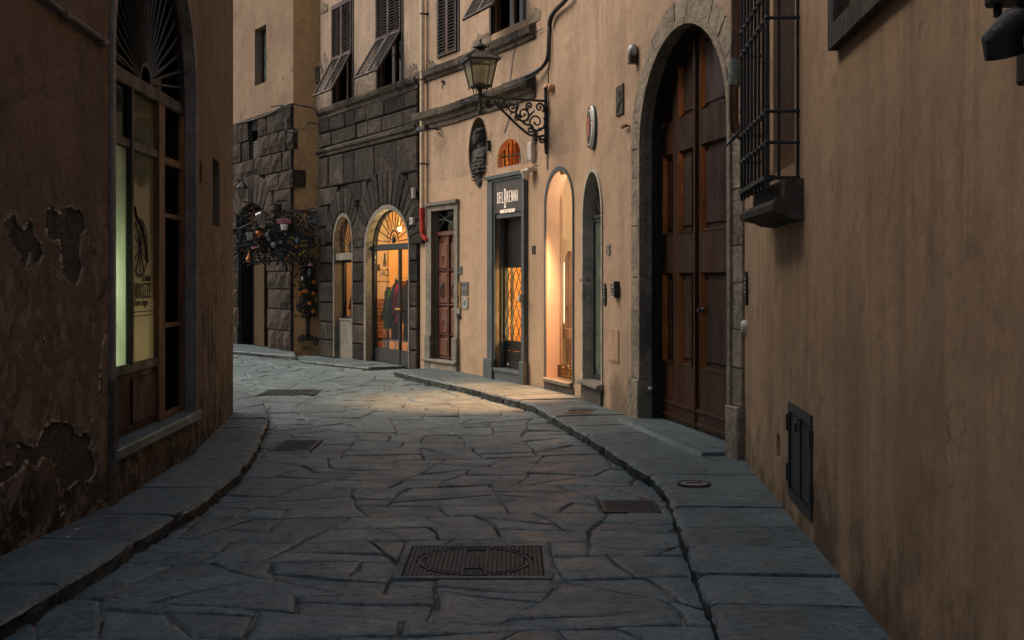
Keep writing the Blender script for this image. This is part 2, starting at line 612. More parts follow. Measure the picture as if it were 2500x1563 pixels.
# ------------------------------------------------------------------ plan of the street
E1 = Wall((1.83, 8.94), (1.83 - 0.072 * 10.5, 8.94 - 10.5))
E2 = Wall((0.78, 13.98), (1.83, 8.94))
E3 = Wall((0.33, 15.20), (0.78, 13.98))
D1 = Wall((-0.81, 17.60), (0.33, 15.20))
D2 = Wall((-1.52, 18.83), (-0.81, 17.60))
B1 = Wall((-3.81, 22.64), (-1.52, 18.83))
LK = Wall((-4.36, 22.735), (-3.70, 22.86))
A1 = Wall((-9.60, 30.80), (-4.37, 22.75))
L0 = Wall((-3.254, -2.0), (-2.56, 7.18))
L1 = Wall((-2.56, 7.18), (-2.63, 9.46))
L2 = Wall((-2.63, 9.46), (-2.99, 12.20))
L3 = Wall((-2.99, 12.20), (-10.0, 14.6))
KERB_R = [(0.55, 0.5), (0.72, 2.5), (0.84, 4.54), (0.87, 5.07), (0.92, 5.86), (0.96, 6.49), (1.035, 7.5), (1.025, 8.26), (0.90, 9.0), (0.70, 10.4), (0.28, 12.8),
          (0.23, 13.1), (-0.23, 14.2), (-0.48, 14.9), (-1.26, 16.5), (-1.72, 17.55), (-1.87, 17.95)]
KERB_L = [(-2.5, 0.5), (-2.3, 3.0), (-2.15, 4.78), (-2.10, 5.43), (-2.08, 6.08), (-2.05, 6.8), (-2.0, 7.28), (-2.04, 8.58), (-2.17, 9.65), (-2.52, 11.8),
          (-2.9, 13.3), (-3.38, 14.5), (-3.9, 15.3), (-5.0, 16.3), (-7.5, 17.6)]

# ------------------------------------------------------------------ material set
M = {}
M['ochre'] = plaster('ochre_render', (0.50, 0.335, 0.205), stain=(0.18, 0.125, 0.08), streak=0.85, blot=0.45, base_dirt=0.75, bumps=0.2, extra=cracks)
def _repaint(t, col, h, z):
    """the shop repainted the lower part of its front a lighter tone, edge along a straight line"""
    edge = t.math('ADD', z.outputs[2], t.math('MULTIPLY', t.noise(3, 6), 0.05))
    m = t.math('MULTIPLY', t.rng(edge, SHOP_Z, SHOP_Z + 0.012, 1.0, 0.0), t.rng(z.outputs[1], 13.55, 13.56))
    return t.mix(t.math('MULTIPLY', m, 0.55), col, (0.56, 0.375, 0.235)), h
SHOP_Z = 3.12
M['ochre_shop'] = plaster('ochre_shop_render', (0.475, 0.33, 0.222), stain=(0.165, 0.118, 0.08), streak=0.6, blot=0.3, base_dirt=0.6, extra=_repaint)
M['tan'] = plaster('tan_render', (0.48, 0.338, 0.23), stain=(0.15, 0.11, 0.075), streak=0.6, blot=0.55, base_dirt=0.5, peel=0.35, extra=_repaint)
M['palegrey'] = plaster('pale_upper_render', (0.42, 0.31, 0.22), stain=(0.13, 0.105, 0.08), streak=0.6, blot=0.6, peel=0.8)
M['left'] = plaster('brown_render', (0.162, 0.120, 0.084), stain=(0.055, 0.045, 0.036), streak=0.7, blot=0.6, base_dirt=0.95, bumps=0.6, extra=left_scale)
M['leftedge'] = plaster('broken_plaster_edge', (0.40, 0.31, 0.22), stain=(0.2, 0.15, 0.1), streak=0.1, blot=0.2)
M['substrate'] = masonry('bare_grey_mortar', (0.060, 0.056, 0.050), vary=0.0, bumps=1.0, chis=(22, 22, 22), worn=(0.10, 0.088, 0.072))
M['link'] = plaster('orange_render', (0.50, 0.285, 0.12), stain=(0.16, 0.10, 0.05), streak=0.5, blot=0.5, peel=0.4)
M['far'] = plaster('far_render', (0.27, 0.188, 0.122), stain=(0.13, 0.09, 0.06), streak=0.5, blot=0.5, peel=0.9)
M['darkstone'] = masonry('dark_rusticated_stone', (0.032, 0.027, 0.021), vary=0.55, bumps=1.0, worn=(0.075, 0.055, 0.037))
M['brownstone'] = masonry('brown_rusticated_stone', (0.050, 0.036, 0.025), vary=0.5, bumps=1.0, worn=(0.036, 0.028, 0.021))
M['joint'] = masonry('stone_joint', (0.012, 0.011, 0.010), vary=0.0)
M['greystone'] = masonry('grey_sandstone', (0.20, 0.18, 0.145), vary=0.15, bumps=0.4, worn=(0.27, 0.225, 0.165))
M['portal'] = masonry('portal_stone', (0.275, 0.23, 0.17), vary=0.18, bumps=0.7, worn=(0.18, 0.16, 0.13))
M['cornice'] = masonry('weathered_cornice_stone', (0.115, 0.092, 0.068), vary=0.3, bumps=1.0, worn=(0.035, 0.031, 0.027))
M['bare'] = masonry('bare_rubble', (0.21, 0.165, 0.12), vary=0.3, bumps=1.0, chis=(15, 15, 15))
M['road'] = paving('road_paving', (0.108, 0.153, 0.155), vary=0.30, rough=0.44)
M['slab'] = paving('pavement_paving', (0.098, 0.136, 0.138), vary=0.28, rough=0.5)
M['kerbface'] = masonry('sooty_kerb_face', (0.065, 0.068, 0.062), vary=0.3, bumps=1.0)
t = NT('joint_sand')
c = t.ramp(t.noise(2.6, 9, rough=0.7), [(0.36, (0.025, 0.024, 0.022)), (0.48, (0.10, 0.098, 0.09)), (0.60, (0.30, 0.285, 0.25))])
M['sand'] = t.fin(c, 0.95, 0.1, t.bump(t.noise(55, 6), 0.7, 0.01))
M['iron'] = simple('black_iron', (0.022, 0.024, 0.025), 0.55, 0.4, 0.0, bump=0.3)
M['irongrey'] = simple('cast_iron', (0.036, 0.044, 0.046), 0.5, 0.5, 0.0, bump=0.4, var=0.4)
M['trim'] = simple('grey_trim_paint', (0.088, 0.10, 0.103), 0.6, 0.3, var=0.22, scale=4)
M['dooroak'] = wood('dark_oak', (0.050, 0.0205, 0.009), rough=0.5, spec=0.09)
M['doorpanel'] = wood('dark_oak_panel', (0.042, 0.0165, 0.007), rough=0.5, spec=0.09)
M['dooredge_glow'] = wood('painted_glow_moulding', (0.40, 0.115, 0.022), rough=0.45, spec=0.3, worn=(0.80, 0.23, 0.04))  # bright orange, the worn colour too, paints the glow on the left panel mouldings
M['door35'] = wood('red_brown_door', (0.135, 0.042, 0.020), rough=0.35, spec=0.5)
M['door35p'] = wood('red_brown_panel', (0.165, 0.055, 0.026), rough=0.35, spec=0.5)
M['shutter'] = wood('shutter_wood', (0.045, 0.033, 0.027), rough=0.6, worn=(0.085, 0.062, 0.05))
M['shutterred'] = wood('shutter_stile', (0.05, 0.026, 0.02), rough=0.6, worn=(0.13, 0.06, 0.035))
M['woodframe'] = wood('brown_window_frame', (0.145, 0.068, 0.026), rough=0.55, worn=(0.06, 0.03, 0.015))
M['woodblack'] = wood('blackened_frame', (0.022, 0.018, 0.014), rough=0.5)
M['copper'] = simple('brown_copper', (0.11, 0.065, 0.045), 0.38, 0.5, 0.7, var=0.3)
M['verdigris'] = simple('verdigris_copper', (0.13, 0.17, 0.16), 0.6, 0.4, 0.3, var=0.35, scale=25)
M['cream'] = simple('cream_pipe', (0.74, 0.57, 0.38), 0.5, 0.4, var=0.18)
M['red'] = simple('red_pipe', (0.52, 0.045, 0.022), 0.45, 0.4, var=0.2)
M['white'] = simple('white_plastic', (0.62, 0.55, 0.47), 0.45, 0.4, var=0.12)
M['greyplastic'] = simple('grey_plastic', (0.3, 0.29, 0.26), 0.5, 0.4, var=0.15)
M['black'] = simple('black_plastic', (0.012, 0.013, 0.014), 0.4, 0.4, var=0.2)
M['cam_orange_light'] = simple('orange_lit_housing', (0.55, 0.30, 0.16), 0.45, 0.4, var=0.12)  # white housing, the orange light on it put into the colour
M['cable'] = simple('black_cable', (0.02, 0.02, 0.02), 0.55, 0.3)
M['cablegrey'] = simple('grey_cable', (0.16, 0.14, 0.115), 0.6, 0.3)
M['brass'] = simple('brass', (0.45, 0.28, 0.10), 0.35, 0.5, 0.8, var=0.4)
M['gold'] = simple('gold_letters', (0.75, 0.45, 0.14), 0.3, 0.5, 0.8, var=0.15)
M['signbrown'] = simple('sign_brown', (0.035, 0.022, 0.012), 0.35, 0.4, var=0.15)
M['plaque'] = simple('grey_plaque', (0.16, 0.165, 0.155), 0.4, 0.4, 0.3, var=0.1)
M['plaquelt'] = simple('light_plaque', (0.33, 0.31, 0.26), 0.4, 0.4, 0.2, var=0.12)
M['green'] = simple('green_enamel', (0.02, 0.10, 0.06), 0.35, 0.5, var=0.15)
M['teal'] = simple('teal_rim', (0.012, 0.085, 0.11), 0.35, 0.5, var=0.1)
M['enamel'] = simple('white_enamel', (0.72, 0.68, 0.60), 0.3, 0.5, var=0.06)
M['flagdark'] = simple('oval_shield_dark', (0.03, 0.022, 0.02), 0.4, 0.4, var=0.3)
M['flagred'] = simple('oval_shield_red', (0.5, 0.12, 0.05), 0.4, 0.4, var=0.3)
M['dark'] = simple('dark_interior', (0.012, 0.011, 0.010), 0.9, 0.1)
M['shopwall'] = plaster('shop_interior_wall', (0.62, 0.42, 0.24), stain=(0.4, 0.25, 0.13), streak=0.2, blot=0.2)
M['orangewall'] = plaster('orange_interior_wall', (0.78, 0.40, 0.13), stain=(0.3, 0.10, 0.03), streak=0.2, blot=0.35)
M['nichewall'] = simple('niche_wall', (0.62, 0.45, 0.33), 0.85, 0.1, var=0.12, scale=2.5, bump=0.1)
M['nicheback'] = simple('niche_back_panel', (0.82, 0.70, 0.54), 0.6, 0.2, var=0.04)
M['furn'] = simple('display_furniture', (0.46, 0.30, 0.20), 0.55, 0.3, var=0.1)
M['greenwall'] = filmmat('pale_green_film', (0.74, 0.78, 0.66))
M['creamwall'] = filmmat('cream_film', (0.58, 0.53, 0.40))
M['print'] = simple('dark_print', (0.03, 0.02, 0.014), 0.6, 0.2, var=0.2)
M['printgold'] = simple('gold_print', (0.20, 0.11, 0.03), 0.6, 0.2, var=0.2)
M['glass'] = glassmat('window_glass')
M['glassdark'] = glassmat('dark_window_glass', tint=(0.25, 0.27, 0.27), gloss=0.06)
M['glassgreen'] = glassmat('green_door_glass', tint=(0.22, 0.30, 0.26), gloss=0.10, dirt=0.6, dirtcol=(0.20, 0.25, 0.205))
M['glasslamp'] = glassmat('dusty_lantern_glass', tint=(0.86, 0.88, 0.82), gloss=0.06, rough=0.15, dirt=0.17, dirtcol=(0.28, 0.27, 0.23))
M['glassfilm'] = glassmat('shop_glass', tint=(0.85, 0.88, 0.82), gloss=0.08, dirt=0.08, dirtcol=(0.4, 0.38, 0.3))
M['letterglow'] = emit('lit_letters', (1.0, 0.80, 0.64), 0.55)
M['bulb'] = emit('lit_lamp', (1.0, 0.72, 0.40), 5.0)
M['strip'] = emit('lit_strip', (1.0, 0.80, 0.55), 5.0)
M['coatgreen'] = simple('green_cloth', (0.055, 0.08, 0.012), 0.9, 0.1, var=0.35, scale=7, bump=0.4)
M['coatred'] = simple('red_cloth', (0.33, 0.02, 0.035), 0.9, 0.1, var=0.35, scale=7, bump=0.4)
M['coatblack'] = simple('black_cloth', (0.012, 0.012, 0.016), 0.9, 0.1, var=0.3, bump=0.4)
M['coatblue'] = simple('dark_blue_cloth', (0.02, 0.025, 0.05), 0.9, 0.1, var=0.3, bump=0.4)
M['coatrust'] = simple('rust_cloth', (0.22, 0.05, 0.02), 0.9, 0.1, var=0.3, bump=0.4)
M['skin'] = simple('mannequin', (0.5, 0.35, 0.22), 0.5, 0.3, var=0.1)
M['brick'] = masonry('interior_brick', (0.30, 0.11, 0.06), vary=0.35, bumps=0.5)
M['bust'] = masonry('dark_stone_bust', (0.075, 0.07, 0.062), vary=0.0, bumps=0.5, chis=(40, 40, 40))
M['niche_oval'] = plaster('oval_niche_coat', (0.20, 0.15, 0.105), stain=(0.06, 0.055, 0.045), streak=0.4, blot=0.8)
M['tin'] = simple('old_tin', (0.30, 0.31, 0.29), 0.42, 0.5, 0.7, var=0.45, scale=20)
M['coppot'] = simple('copper_pot', (0.42, 0.15, 0.06), 0.35, 0.5, 0.85, var=0.4, scale=16)
M['rust'] = simple('rusty_iron', (0.13, 0.05, 0.022), 0.75, 0.3, 0.1, var=0.5, scale=22, bump=0.5)
M['yellow'] = simple('yellow_lettering', (0.62, 0.47, 0.03), 0.6, 0.3, var=0.1)
M['orange'] = simple('orange_flower', (0.62, 0.17, 0.02), 0.7, 0.2, var=0.25)
M['lilac'] = simple('pale_lily_emblem', (0.24, 0.23, 0.32), 0.6, 0.3, var=0.1)
M['pink'] = simple('pink_enamel', (0.42, 0.15, 0.17), 0.5, 0.4, var=0.2)
M['leaf'] = simple('dark_leaf', (0.03, 0.04, 0.014), 0.7, 0.3, var=0.4)
M['paper'] = simple('paper_litter', (0.62, 0.58, 0.52), 0.8, 0.2, var=0.1)
M['filter'] = simple('cigarette_filter', (0.50, 0.20, 0.05), 0.8, 0.2, var=0.1)

# ------------------------------------------------------------------ ground: sheet, paving stones, pavements
g = MB()
g.add([(-150, -60, -0.011), (150, -60, -0.011), (150, 260, -0.011), (-150, 260, -0.011)], [(0, 1, 2, 3)])
road = mesh('road', g, M['sand'], kind='structure')

def lerp_poly(poly, y):
    for (x0, y0), (x1, y1) in zip(poly, poly[1:]):
        if y0 <= y <= y1:
            return x0 + (x1 - x0) * (y - y0) / (y1 - y0)
    return poly[-1][0] if y > poly[-1][1] else poly[0][0]

# fittings let into the road: (x0, x1, y0, y1)
COVER = (-0.607, 0.205, 5.80, 6.53)
GRATE = (0.60, 0.985, 7.47, 7.86)
GRATE2 = (-2.16, -1.80, 10.15, 10.8)
COVER2 = (-3.35, -2.62, 15.0, 15.7)
INSETS = [COVER, GRATE, GRATE2, COVER2]

def clip(poly, nx, ny, c):
    """keep the part of poly where nx*x+ny*y <= c"""
    out = []
    for i in range(len(poly)):
        p, q = poly[i], poly[(i + 1) % len(poly)]
        a, b = nx * p[0] + ny * p[1] - c, nx * q[0] + ny * q[1] - c
        if a <= 0:
            out.append(p)
        if (a < 0 < b) or (b < 0 < a):
            k = a / (a - b)
            out.append((p[0] + (q[0] - p[0]) * k, p[1] + (q[1] - p[1]) * k))
    return out

rs = random.Random(21)
def cut_up(poly, out, want):
    """break a slab with slightly skewed cuts until the pieces have the size of paving stones"""
    area = abs(sum(p[0] * q[1] - q[0] * p[1] for p, q in zip(poly, poly[1:] + poly[:1]))) / 2
    xs_ = [p[0] for p in poly]
    ys_ = [p[1] for p in poly]
    w, d = max(xs_) - min(xs_), max(ys_) - min(ys_)
    want_ = want if area < 2 else want * rs.uniform(.55, 1.6)
    if area < want_ * 1.5 and w < 1.25 and d < .85:
        out.append(poly)
        return
    cx = (max(xs_) + min(xs_)) / 2 + rs.uniform(-.17, .17) * w
    cy = (max(ys_) + min(ys_)) / 2 + rs.uniform(-.17, .17) * d
    a = rs.gauss(0, .30)
    if rs.random() < .16:
        a += rs.choice((-.6, .6))
    n = (math.cos(a), math.sin(a)) if w > d * 1.5 else (-math.sin(a * .8), math.cos(a * .8))
    c = n[0] * cx + n[1] * cy
    for sg in (1, -1):
        q = clip(poly, n[0] * sg, n[1] * sg, c * sg)
        if len(q) >= 3:
            cut_up(q, out, want)
raw = []
yb = 2.6
while yb < 27:
    e = yb + rs.uniform(.9, 1.5)
    raw.append([(-9.5, yb), (1.7, yb), (1.7, e), (-9.5, e)])
    yb = e
pieces = []
for q in raw:
    cut_up(q, pieces, .135)
cells = []
for poly in pieces:
    sh = lambda x, y: (x, y + .10 * math.sin(x * 1.1 + .4) - .05 * x + (.05 * (x + 1) ** 2 * .3 if y > 9 else 0))
    fine_ = []
    for p, q in zip(poly, poly[1:] + poly[:1]):
        k_ = max(1, int(math.hypot(q[0] - p[0], q[1] - p[1]) / .16))
        fine_ += [(p[0] + (q[0] - p[0]) * i / k_, p[1] + (q[1] - p[1]) * i / k_) for i in range(k_)]
    def warp(x, y):
        a = mnoise.noise_vector((x * .75, y * .75, 3.0)) * .20 + mnoise.noise_vector((x * 2.3, y * 2.3, 5.0)) * .05 + mnoise.noise_vector((x * 6.5, y * 6.5, 9.0)) * .014
        return x + a.x, y + a.y * .8
    poly = [warp(*sh(*p)) for p in fine_]
    cx = sum(p[0] for p in poly) / len(poly)
    cy = sum(p[1] for p in poly) / len(poly)
    xl = lerp_poly(KERB_L, cy) - 0.35 if cy < 15 else -9.3
    xr = lerp_poly(KERB_R, cy) + 0.35
    if cy > 17.9:
        xr = -1.52 - 0.6 * (cy - 18.83) + 0.5
    if not xl < cx < xr:
        continue
    parts_ = [poly]
    for (x0, x1, y0, y1) in INSETS:          # stones are cut to fit round covers and grates
        nxt = []
        e = 0.012
        for pl in parts_:
            px = [p[0] for p in pl]; py = [p[1] for p in pl]
            if min(px) < x1 + e and max(px) > x0 - e and min(py) < y1 + e and max(py) > y0 - e:
                midp = clip(clip(pl, -1, 0, -(x0 - e)), 1, 0, x1 + e)
                nxt += [clip(pl, 1, 0, x0 - e), clip(pl, -1, 0, -(x1 + e)), clip(midp, 0, 1, y0 - e) if midp else [], clip(midp, 0, -1, -(y1 + e)) if midp else []]
            else:
                nxt.append(pl)
        parts_ = [q for q in nxt if len(q) >= 3]
    for pl in parts_:
        area = abs(sum(p[0] * q[1] - q[0] * p[1] for p, q in zip(pl, pl[1:] + pl[:1]))) / 2
        if area < 0.006:
            continue
        cx = sum(p[0] for p in pl) / len(pl)
        cy = sum(p[1] for p in pl) / len(pl)
        cells.append((area / cy ** 3, pl, cx, cy))

def stone_mb(poly, cx, cy, b=None):
    b = b or MB()
    P = [p for p, q in zip(poly, poly[1:] + poly[:1]) if math.hypot(q[0] - p[0], q[1] - p[1]) > .02]
    if len(P) < 3:
        return b
    gap = rs.choice((0.002, 0.003, 0.004, 0.005, 0.007, 0.011))
    h0 = rs.uniform(-.003, .008)
    ax, ay = rs.uniform(-.018, .018), rs.uniform(-.018, .018)
    hz = lambda x, y: h0 + ax * (x - cx) + ay * (y - cy)
    n = len(P)
    rings = []
    for ins, dz in ((gap, -0.05), (gap, -0.015), (gap + 0.008, -0.005), (gap + 0.034, 0.0)):
        ring = []
        for x, y in P:
            r = math.hypot(x - cx, y - cy) or 1
            k = max(0.1, 1 - (ins + (0.004 * rs.random() if dz > -.05 else 0)) / r)
            a, c_ = cx + (x - cx) * k, cy + (y - cy) * k
            ring.append((a, c_, hz(a, c_) + dz))
        rings.append(ring)
    vs = [v for r_ in rings for v in r_]
    fs = []
    for i in range(3):
        for k in range(n):
            fs.append((i * n + k, i * n + (k + 1) % n, (i + 1) * n + (k + 1) % n, (i + 1) * n + k))
    fs.append(tuple(range(3 * n, 4 * n)))
    return b.add(vs, fs)

cells.sort(key=lambda c_: -c_[0])
rest = MB()
for k, (a_, poly, cx, cy) in enumerate(cells):
    if k < 300:
        mb_ = stone_mb(poly, cx, cy)
        if mb_.v:
            mesh('paving_stone', mb_, M['road'], road)
    else:
        stone_mb(poly, cx, cy, rest)
if rest.v:
    mesh('distant_paving', rest, M['road'], road, kind='stuff')

def resample(poly, step):
    pts = [Vector(p) for p in poly]
    out, acc = [pts[0]], 0.0
    for a, b in zip(pts, pts[1:]):
        L = (b - a).length
        n = max(1, int(L / step))
        for i in range(1, n + 1):
            out.append(a + (b - a) * i / n)
    return out

def pavement(name, kerb, inner_of, z, lens, rnd, skirt=-0.06):
    """slabs laid from the kerb to the house wall; each slab one piece, rough kerb edge"""
    base = MB()
    root = None
    pts = resample(kerb, 0.05)
    L = [0.0]
    for a, b in zip(pts, pts[1:]):
        L.append(L[-1] + (b - a).length)
    def at(s):
        s = max(0, min(L[-1], s))
        for i in range(len(L) - 1):
            if L[i] <= s <= L[i + 1]:
                k = (s - L[i]) / max(1e-6, L[i + 1] - L[i])
                return pts[i] + (pts[i + 1] - pts[i]) * k
        return pts[-1]
    # bedding under the slabs
    vs, n = [], 0
    for s in [L[-1] * i / 60 for i in range(61)]:
        o = at(s)
        i_ = inner_of(o)
        d = (i_ - o).normalized() * 0.05
        vs += [(*(o + d), z - 0.025), (*(i_ + d), z - 0.025), (*(o + d), skirt)]
        n += 1
    fs = []
    for i in range(n - 1):
        a, b = i * 3, i * 3 + 3
        fs += [(a, b, b + 1, a + 1), (a, a + 2, b + 2, b)]
    root = mesh(name, MB().add(vs, fs), M['sand'], kind='structure')
    s = 0.0
    while s < L[-1] - 0.1:
        ln = rnd.uniform(*lens)
        e = min(L[-1], s + ln)
        if L[-1] - e < 0.25:
            e = L[-1]
        g_ = 0.004
        dz, tx, ty = rnd.uniform(-.004, .004), rnd.uniform(-.008, .008), rnd.uniform(-.008, .008)
        NA = 10
        rows = []
        wob = [[rnd.uniform(-1, 1) for _ in range(NA + 1)] for _ in range(5)]
        skew = rnd.uniform(-.02, .02)
        for j in range(NA + 1):
            q = s + g_ + (e - s - 2 * g_) * j / NA
            o = at(q)
            i_ = inner_of(o)
            dr = (i_ - o)
            w = dr.length
            dr.normalize()
            tg = (at(q + 0.02) - at(q - 0.02)).normalized()
            wj = wob[0][j]
            corner = 0.018 * (abs(j / NA - 0.5) * 2) ** 6
            prof = [(0.012 + 0.018 * wj + corner, skirt), (0.002 + 0.013 * wob[1][j] + corner, z - 0.055), (-0.002 + 0.008 * wob[2][j] + corner, z - 0.024), (0.011 + 0.010 * wob[3][j] + corner, z - 0.006),
                    (0.05 + 0.02 * wob[0][j], z), (w * 0.4, z), (w * 0.72, z), (w + 0.03, z)]
            row_ = []
            for k, (dd, zz) in enumerate(prof):
                p = o + dr * dd + tg * skew * (dd / max(w, .1)) * (1 if 0 < j < NA or True else 0)
                t_ = dz + tx * (dd - w / 2) + ty * (j / NA - .5) + (0.003 * wob[4][j] if k in (5, 6) else 0)
                row_.append((p.x, p.y, zz + (t_ if k > 2 else 0)))
            rows.append(row_)
        m = len(rows[0])
        vs = [v for r_ in rows for v in r_]
        fs = [(j * m + k, (j + 1) * m + k, (j + 1) * m + k + 1, j * m + k + 1) for j in range(NA) for k in range(m - 1)]
        for j in (0, NA):
            b0 = len(vs)
            vs += [(x, y, skirt) for x, y, _ in rows[j]]
            fs += [(j * m + k, j * m + k + 1, b0 + k + 1, b0 + k) for k in range(m - 1)]
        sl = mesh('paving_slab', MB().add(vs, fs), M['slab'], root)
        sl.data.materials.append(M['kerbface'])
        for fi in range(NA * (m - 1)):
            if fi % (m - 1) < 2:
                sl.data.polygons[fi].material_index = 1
        s = e
    return root

WALL_R = [E1.p1, E1.p0, E2.p0, E3.p0, D1.p0, D2.p0, Vector((-1.75, 19.2))]
WALL_L = [Vector(L0.p0), L0.p1, L1.p1, L2.p1, L3.p1]
def near_on(poly):
    def f(o):
        best = None
        for a, b in zip(poly, poly[1:]):
            d = b - a
            k = max(0, min(1, (o - a).dot(d) / d.length_squared))
            q = a + d * k
            if best is None or (q - o).length < best[0]:
                best = ((q - o).length, q)
        return best[1]
    return f
pavement('pavement_right', KERB_R, near_on(WALL_R), 0.10, (0.38, 0.85), random.Random(5))
pavement('pavement_left', KERB_L, near_on(WALL_L), 0.10, (0.4, 0.95), random.Random(9))
# raised strips in front of the far houses
pavement('pavement_far', [(-4.08, 21.45), (-5.58, 22.96), (-7.5, 25.3)], near_on([A1.p1, A1.p0]), 0.09, (0.6, 1.1), random.Random(3))
pavement('pavement_middle', [(-2.42, 19.05), (-3.0, 19.72), (-3.66, 20.5), (-3.9, 20.9)], near_on([B1.p1, B1.p0]), 0.055, (0.5, 0.9), random.Random(4))

# ================================================================== LEFT HOUSE
HT = 7.6
lh = thing('corner_house', 'dark brown peeling rendered house with arched shop window at left', 'house', L0(L0.len, 0, 0))
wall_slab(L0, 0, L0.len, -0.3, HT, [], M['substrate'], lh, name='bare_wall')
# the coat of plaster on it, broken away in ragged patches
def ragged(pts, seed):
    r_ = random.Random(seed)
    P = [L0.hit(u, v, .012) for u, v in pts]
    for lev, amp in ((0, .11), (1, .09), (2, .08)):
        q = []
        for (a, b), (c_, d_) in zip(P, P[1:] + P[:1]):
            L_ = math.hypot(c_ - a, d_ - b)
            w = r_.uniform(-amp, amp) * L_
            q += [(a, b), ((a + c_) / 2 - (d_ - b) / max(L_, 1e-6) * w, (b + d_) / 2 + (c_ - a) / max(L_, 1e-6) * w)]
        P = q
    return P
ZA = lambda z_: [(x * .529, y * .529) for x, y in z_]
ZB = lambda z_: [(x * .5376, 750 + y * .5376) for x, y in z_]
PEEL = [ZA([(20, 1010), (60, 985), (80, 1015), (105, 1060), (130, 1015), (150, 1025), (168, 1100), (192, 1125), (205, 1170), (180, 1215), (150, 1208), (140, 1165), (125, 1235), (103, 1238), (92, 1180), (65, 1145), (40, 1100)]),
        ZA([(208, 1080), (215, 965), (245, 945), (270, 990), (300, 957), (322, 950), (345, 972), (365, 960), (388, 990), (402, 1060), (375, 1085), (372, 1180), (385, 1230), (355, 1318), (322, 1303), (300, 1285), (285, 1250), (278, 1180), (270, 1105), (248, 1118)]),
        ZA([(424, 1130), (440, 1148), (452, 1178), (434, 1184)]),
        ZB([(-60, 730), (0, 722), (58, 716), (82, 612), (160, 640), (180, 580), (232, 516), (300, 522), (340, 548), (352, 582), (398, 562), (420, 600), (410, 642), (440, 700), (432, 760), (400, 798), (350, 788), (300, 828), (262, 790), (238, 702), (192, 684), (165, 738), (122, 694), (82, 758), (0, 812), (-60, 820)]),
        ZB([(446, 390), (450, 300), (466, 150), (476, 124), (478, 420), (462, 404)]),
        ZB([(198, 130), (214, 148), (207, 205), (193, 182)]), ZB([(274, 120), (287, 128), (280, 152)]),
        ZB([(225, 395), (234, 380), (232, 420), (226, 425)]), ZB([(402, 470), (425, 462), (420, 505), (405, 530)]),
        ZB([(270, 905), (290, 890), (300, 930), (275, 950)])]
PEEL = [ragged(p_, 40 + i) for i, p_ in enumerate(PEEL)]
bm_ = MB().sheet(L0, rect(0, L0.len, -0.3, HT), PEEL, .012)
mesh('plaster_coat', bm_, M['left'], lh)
bm_ = MB()
for p_ in PEEL:
    bm_.strip(L0, p_, .0, .0125)
    cx_ = sum(x for x, z in p_) / len(p_)
    cz_ = sum(z for x, z in p_) / len(p_)
    r_ = random.Random(len(p_))
    n = len(p_)
    # loose flakes curling off the broken edge
    for i in range(n):
        if r_.random() < .45:
            (a, b), (c_, d_) = p_[i], p_[(i + 1) % n]
            L_ = math.hypot(c_ - a, d_ - b) or 1
            k = r_.uniform(.005, .016)
            nx, nz = -(d_ - b) / L_ * k, (c_ - a) / L_ * k
            if (a + nx - cx_) ** 2 + (b + nz - cz_) ** 2 < (a - cx_) ** 2 + (b - cz_) ** 2:
                nx, nz = -nx, -nz
            bm_.add([L0(a, b, .014), L0(c_, d_, .014), L0(c_ + nx, d_ + nz, .013), L0(a + nx, b + nz, .013), L0(a - nx * .4, b - nz * .4, .022), L0(c_ - nx * .4, d_ - nz * .4, .022)], [(0, 1, 2, 3), (0, 4, 5, 1)])
mesh('plaster_edge', bm_, M['leftedge'], lh)
# arched shop window in the middle segment
a0, a1 = 0.10, L1.len - 0.06
zs, rise = 3.02, 1.10
zb = 0.42
hole = opening(a0, a1, zb, zs, rise, 20)
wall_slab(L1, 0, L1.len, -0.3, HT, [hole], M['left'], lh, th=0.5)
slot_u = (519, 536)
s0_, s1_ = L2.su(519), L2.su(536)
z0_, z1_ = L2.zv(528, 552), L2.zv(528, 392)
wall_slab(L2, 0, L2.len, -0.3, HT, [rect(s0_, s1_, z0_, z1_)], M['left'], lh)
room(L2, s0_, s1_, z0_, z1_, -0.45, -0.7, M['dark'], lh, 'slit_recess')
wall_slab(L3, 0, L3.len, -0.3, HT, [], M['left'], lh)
# grey stone jambs standing a little proud round the opening
def ringpoly(s0, s1, z0, zs, rise, w, n=20):
    return opening(s0, s1, z0, zs, rise, n), opening(s0 - w, s1 + w, z0, zs, rise + w, n)
M['jambdark'] = masonry('dark_jamb_stone', (0.075, 0.066, 0.054), vary=0.1, bumps=0.5, worn=(0.12, 0.098, 0.075))
p, q = ringpoly(a0 + 0.015, a1 - 0.015, zb + 0.02, zs, rise - 0.015, 0.055)
mesh('jamb', MB().band(L1, p, q, -0.07, 0.025), masonry('grey_jamb_stone', (0.20, 0.19, 0.165), vary=0.1, bumps=0.5), lh)
b = MB().bev(L1, a0 - 0.05, a1 + 0.05, zb - 0.055, zb + 0.025, -0.24, 0.055, 0.012)
mesh('sill', b, M['slab'], lh, label='worn grey stone sill under the arched shop window')
b = MB().bev(L1, a0 - 0.02, a1 + 0.02, 0.05, zb - 0.058, 0.001, 0.02, 0.006, 0.004)
mesh('plinth', b, M['left'], lh)
# left edge strip of bare stone
b = MB()
b.prism(L1, [(0.02, 0.1), (0.10, 0.1), (0.10, 0.86), (0.075, 0.9), (0.02, 0.88)], 0.0, 0.045)
mesh('corner_guard', b, M['jambdark'], lh)

